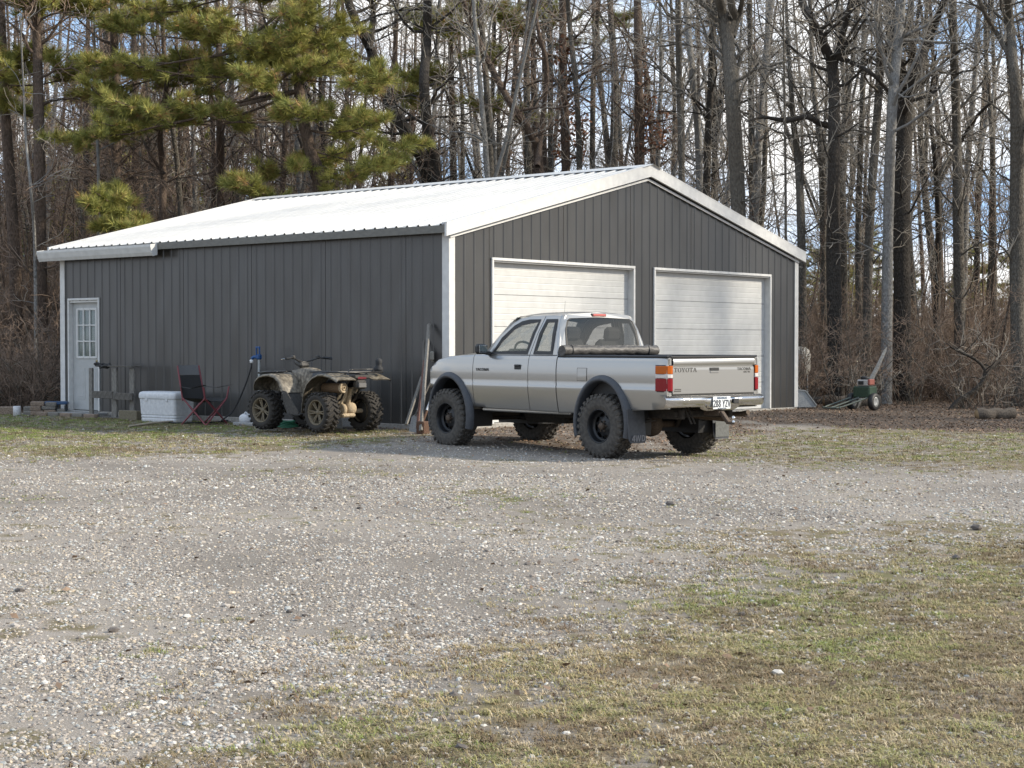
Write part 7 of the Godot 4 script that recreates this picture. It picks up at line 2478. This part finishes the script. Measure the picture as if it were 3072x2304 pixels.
func make_pines() -> void:
	var r := RandomNumberGenerator.new()
	r.seed = 4242
	tufts = [tuft_points(1, 18, 0.25, 0.0062, 1.15), tuft_points(2, 12, 0.32, 0.016, 1.4)]
	needle_mat = mat("pine needles", Color.WHITE, 0.7)
	needle_mat.vertex_color_use_as_albedo = true
	needle_mat.backlight_enabled = true
	needle_mat.backlight = Color(0.10, 0.11, 0.02)
	var q := 1.0 / 1.7015
	var right := []
	for e in [[560, 350, 150, 80], [700, 350, 80, 60], [500, 510, 140, 60], [640, 560, 80, 80], [850, 380, 150, 90], [960, 330, 120, 100], [1150, 380, 120, 90], [1000, 170, 150, 70], [1120, 130, 100, 60], [750, 100, 120, 80], [650, 150, 100, 60], [900, 60, 130, 60], [1250, 230, 150, 90], [1400, 270, 150, 100], [1550, 240, 150, 120], [1550, 110, 120, 90], [1700, 180, 120, 110], [1600, 350, 150, 80], [1330, 430, 100, 70], [1750, 330, 100, 70], [1870, 400, 70, 80], [420, 740, 120, 60], [560, 700, 100, 60], [700, 660, 120, 50], [800, 640, 70, 40], [1000, 560, 110, 50], [920, 640, 80, 40], [1240, 640, 60, 40], [1480, 590, 90, 50], [1640, 590, 110, 50], [1800, 600, 80, 60], [1750, 700, 80, 60], [1650, 830, 130, 60], [1560, 870, 80, 60], [1280, 980, 100, 70], [1380, 900, 80, 50], [1760, 920, 110, 50], [1860, 870, 110, 50], [1980, 830, 90, 40], [2100, 760, 100, 50], [1900, 640, 50, 60], [1300, -60, 220, 120], [1700, -80, 160, 120], [900, -80, 160, 100]]:
		right.append([e[0] * q, e[1] * q, e[2] * q, e[3] * q])
	pine("large pine spreading long green boughs over the garage roof", 39.5, [[985, 1200, 52], [962, 594, 42], [930, 450, 36], [905, 330, 33], [893, 200, 30], [885, 0, 26], [880, -200, 20], [875, -600, 6]], right, r, 2.8)
	var left := []
	for e in [[130, 310, 130, 60], [330, 360, 120, 60], [60, 420, 90, 50], [100, 560, 150, 30], [330, 40, 100, 60], [180, 60, 80, 60], [450, 30, 100, 40], [30, 370, 60, 40], [-80, 300, 120, 80], [-100, 480, 120, 70], [200, -60, 200, 80]]:
		left.append([e[0] * q, e[1] * q, e[2] * q, e[3] * q])
	pine("pine with golden green boughs at the woods' edge past the gutter", 40.5, [[60, 1220, 40], [40, 700, 34], [20, 400, 30], [5, 100, 26], [0, -300, 14], [0, -600, 5]], left, r, 3.0)
	pine("young pine sapling peering over the roof near the gutter end", 38.0, [[352, 1210, 14], [350, 800, 11], [352, 690, 8], [350, 600, 4]], [[330, 620, 36, 40], [378, 668, 44, 32], [350, 580, 26, 30], [395, 690, 30, 20], [310, 690, 30, 30]], r, 3.0)
	pine("slender pine with thin olive boughs behind the kinked black tree", 47.0, [[1372, 1200, 26], [1362, 600, 22], [1355, 300, 19], [1350, 0, 15], [1345, -400, 5]], [[1250, 300, 60, 40], [1310, 230, 70, 40], [1390, 320, 60, 30], [1340, 110, 80, 50], [1430, 170, 60, 40], [1290, 60, 70, 40], [1240, 240, 50, 40], [1460, 330, 40, 25], [1400, 30, 60, 40], [1560, 340, 40, 20], [1500, 60, 60, 30]], r, 2.0)
	pine("pine with sparse boughs high between the dead leaf trunks", 52.0, [[1610, 1200, 24], [1606, 600, 21], [1600, 200, 18], [1596, -60, 15], [1590, -400, 5]], [[1560, 90, 60, 30], [1640, 60, 60, 30], [1690, 130, 50, 20], [1840, 50, 60, 20], [1600, 10, 80, 30]], r, 1.8)
	# green crowns deep in the woods: far pines, each a tree
	var proto: Node3D = null
	for k in 40:
		var right_side := k >= 20
		var z := r.randf_range(66.0, 88.0) if not right_side else r.randf_range(86.0, 108.0)
		var x := (r.randf_range(0.25, 1.15) if right_side else r.randf_range(-1.15, -0.1)) * 0.305 * z
		var at := on_ground(x, z)
		if proto == null:
			proto = thing("pine_tree", "bushy dark pine far behind " + landmark(at), "tree", at, 0.0, "pines far off in the woods")
			var wood := Geo.new()
			wood.tube(PackedVector3Array([Vector3.ZERO, Vector3(0.1, 4, 0), Vector3(0, 8.6, 0.1)]), PackedFloat32Array([0.14, 0.10, 0.02]), 7)
			var limbs := Geo.new()
			var buf := []
			for i in 64:
				var y := r.randf_range(0.5, 8.4)
				var az := r.randf() * TAU
				var l := (9.0 - y) * 0.24 + 0.4
				bough(r, limbs, buf, Vector3(0, y, 0), Vector3(cos(az) * l, y + r.randf_range(-0.2, 0.5), sin(az) * l), 0.025, 0.8, 1.3, 0.6)
			part("trunk", wood.mesh(), bark_brown, proto)
			part("limbs", limbs.mesh(), bark_brown, proto)
			pine_crown(proto, buf, 1)
		else:
			copy_of(proto, at, r.randf() * TAU, r.randf_range(0.55, 0.95) if right_side else r.randf_range(0.9, 1.5), "bushy dark pine far behind " + landmark(at))
	# dead leaves still hanging on two trunks and on the oak sprigs
	var lm := worn("rust brown dead leaves", lin(0.15, 0.055, 0.03), lin(0.30, 0.16, 0.09), 0.9, Vector3(4, 4, 4))
	for e in [[1694, 300, 46.0, 34, 190, 420, "cluster of rust brown dead leaves clinging to the reddish trunk"], [1930, 300, 45.0, 34, 170, 260, "cluster of red dead leaves hanging on the broad trunk behind the gable peak"], [1985, 390, 44.6, 30, 60, 120, "small spray of red dead leaves beside the broad trunk"], [1745, 410, 45.5, 24, 70, 140, "small patch of brown dead leaves beside the slim grey trunk"]]:
		var t := thing("dead_leaf_cluster", e[6], "leaves", spot(e[0], e[1], e[2]), 0.0, "dead leaves on the trunks")
		var lv := Shape.new()
		var stem := Geo.new()
		stem.tube(PackedVector3Array([Vector3(0, -e[4] * e[2] / FOCAL, 0), Vector3(0.05, 0, 0.05), Vector3(0, e[4] * e[2] / FOCAL, 0)]), PackedFloat32Array([0.02, 0.02, 0.01]), 5)
		part("vine", stem.mesh(), bark_brown, t)
		for i in e[5]:
			var p = Vector3(r.randfn() * e[3] * 0.5, r.randf_range(-1, 1) * e[4], 0) * e[2] / FOCAL + Vector3(0, 0, r.randfn() * 0.22)
			var lt := Transform3D(Basis.from_euler(Vector3(r.randf() * TAU, r.randf() * TAU, r.randf() * TAU)), p)
			lv.tri(lt * Vector3(-0.05, 0, 0), lt * Vector3(0, -0.09, 0.03), lt * Vector3(0.03, 0.0, 0.01))
			lv.tri(lt * Vector3(-0.05, 0, 0), lt * Vector3(0.03, 0, 0.01), lt * Vector3(-0.01, 0.06, -0.02))
		part("leaves", lv, lm, t)

func make_bent_sapling() -> void:
	var r := RandomNumberGenerator.new()
	r.seed = 31
	var z := 33.8
	var base := ground_at(2848, 1232, -0.1)
	z = -base.z
	var pts := []
	for e in [[2848, 1232], [2870, 1206], [2930, 1165], [2956, 1120], [2935, 1085], [2890, 1060], [2850, 1040]]: pts.append(spot(e[0], e[1], z) - base)
	pts[0] = Vector3(0, -0.03, 0)
	var sm := PackedVector3Array(smooth_line(pts, 4))
	var limb := [PackedVector3Array(smooth_line([spot(2942, 1150, z) - base, spot(2975, 1100, z) - base, spot(3010, 1070, z + 0.3) - base, spot(3030, 1040, z + 0.4) - base], 4)), taper(0.025, 0.01, 13)]
	var m := bare_tree(r, sm, taper(0.055, 0.02, sm.size()), [limb], 10, 0.3, 0.9, SPARSE)
	plant_tree("bent_sapling", "crooked dark sapling bent low over the ground near the mossy log", "sapling", "", m, bark_dark, twig_grey, base)

func make_woods() -> void:
	bark_grey = bark("grey bark", lin(0.042, 0.037, 0.030), lin(0.205, 0.182, 0.150))
	bark_brown = bark("brown bark", lin(0.045, 0.032, 0.023), lin(0.195, 0.140, 0.105))
	bark_pale = bark("pale bark", lin(0.13, 0.125, 0.115), lin(0.34, 0.33, 0.31))
	bark_dark = bark("dark bark", lin(0.018, 0.015, 0.012), lin(0.090, 0.076, 0.062))
	twig_grey = mat("grey twigs", lin(0.32, 0.285, 0.235), 0.9)
	twig_brown = mat("brown twigs", lin(0.24, 0.175, 0.13), 0.9)
	make_hero_trees()
	make_fill_trees()
	make_brush()
	make_bent_sapling()
	make_pines()

func _ready() -> void:
	rng.seed = 20240117
	bumpy.seed = 3
	bumpy.frequency = 0.05
	bumpy.fractal_octaves = 3
	make_world()
	make_ground()
	make_garage()
	make_truck()
	make_quad()
	make_props()
	make_woods()
	make_gravel()
	make_grass()
	make_litter()
	make_stones()
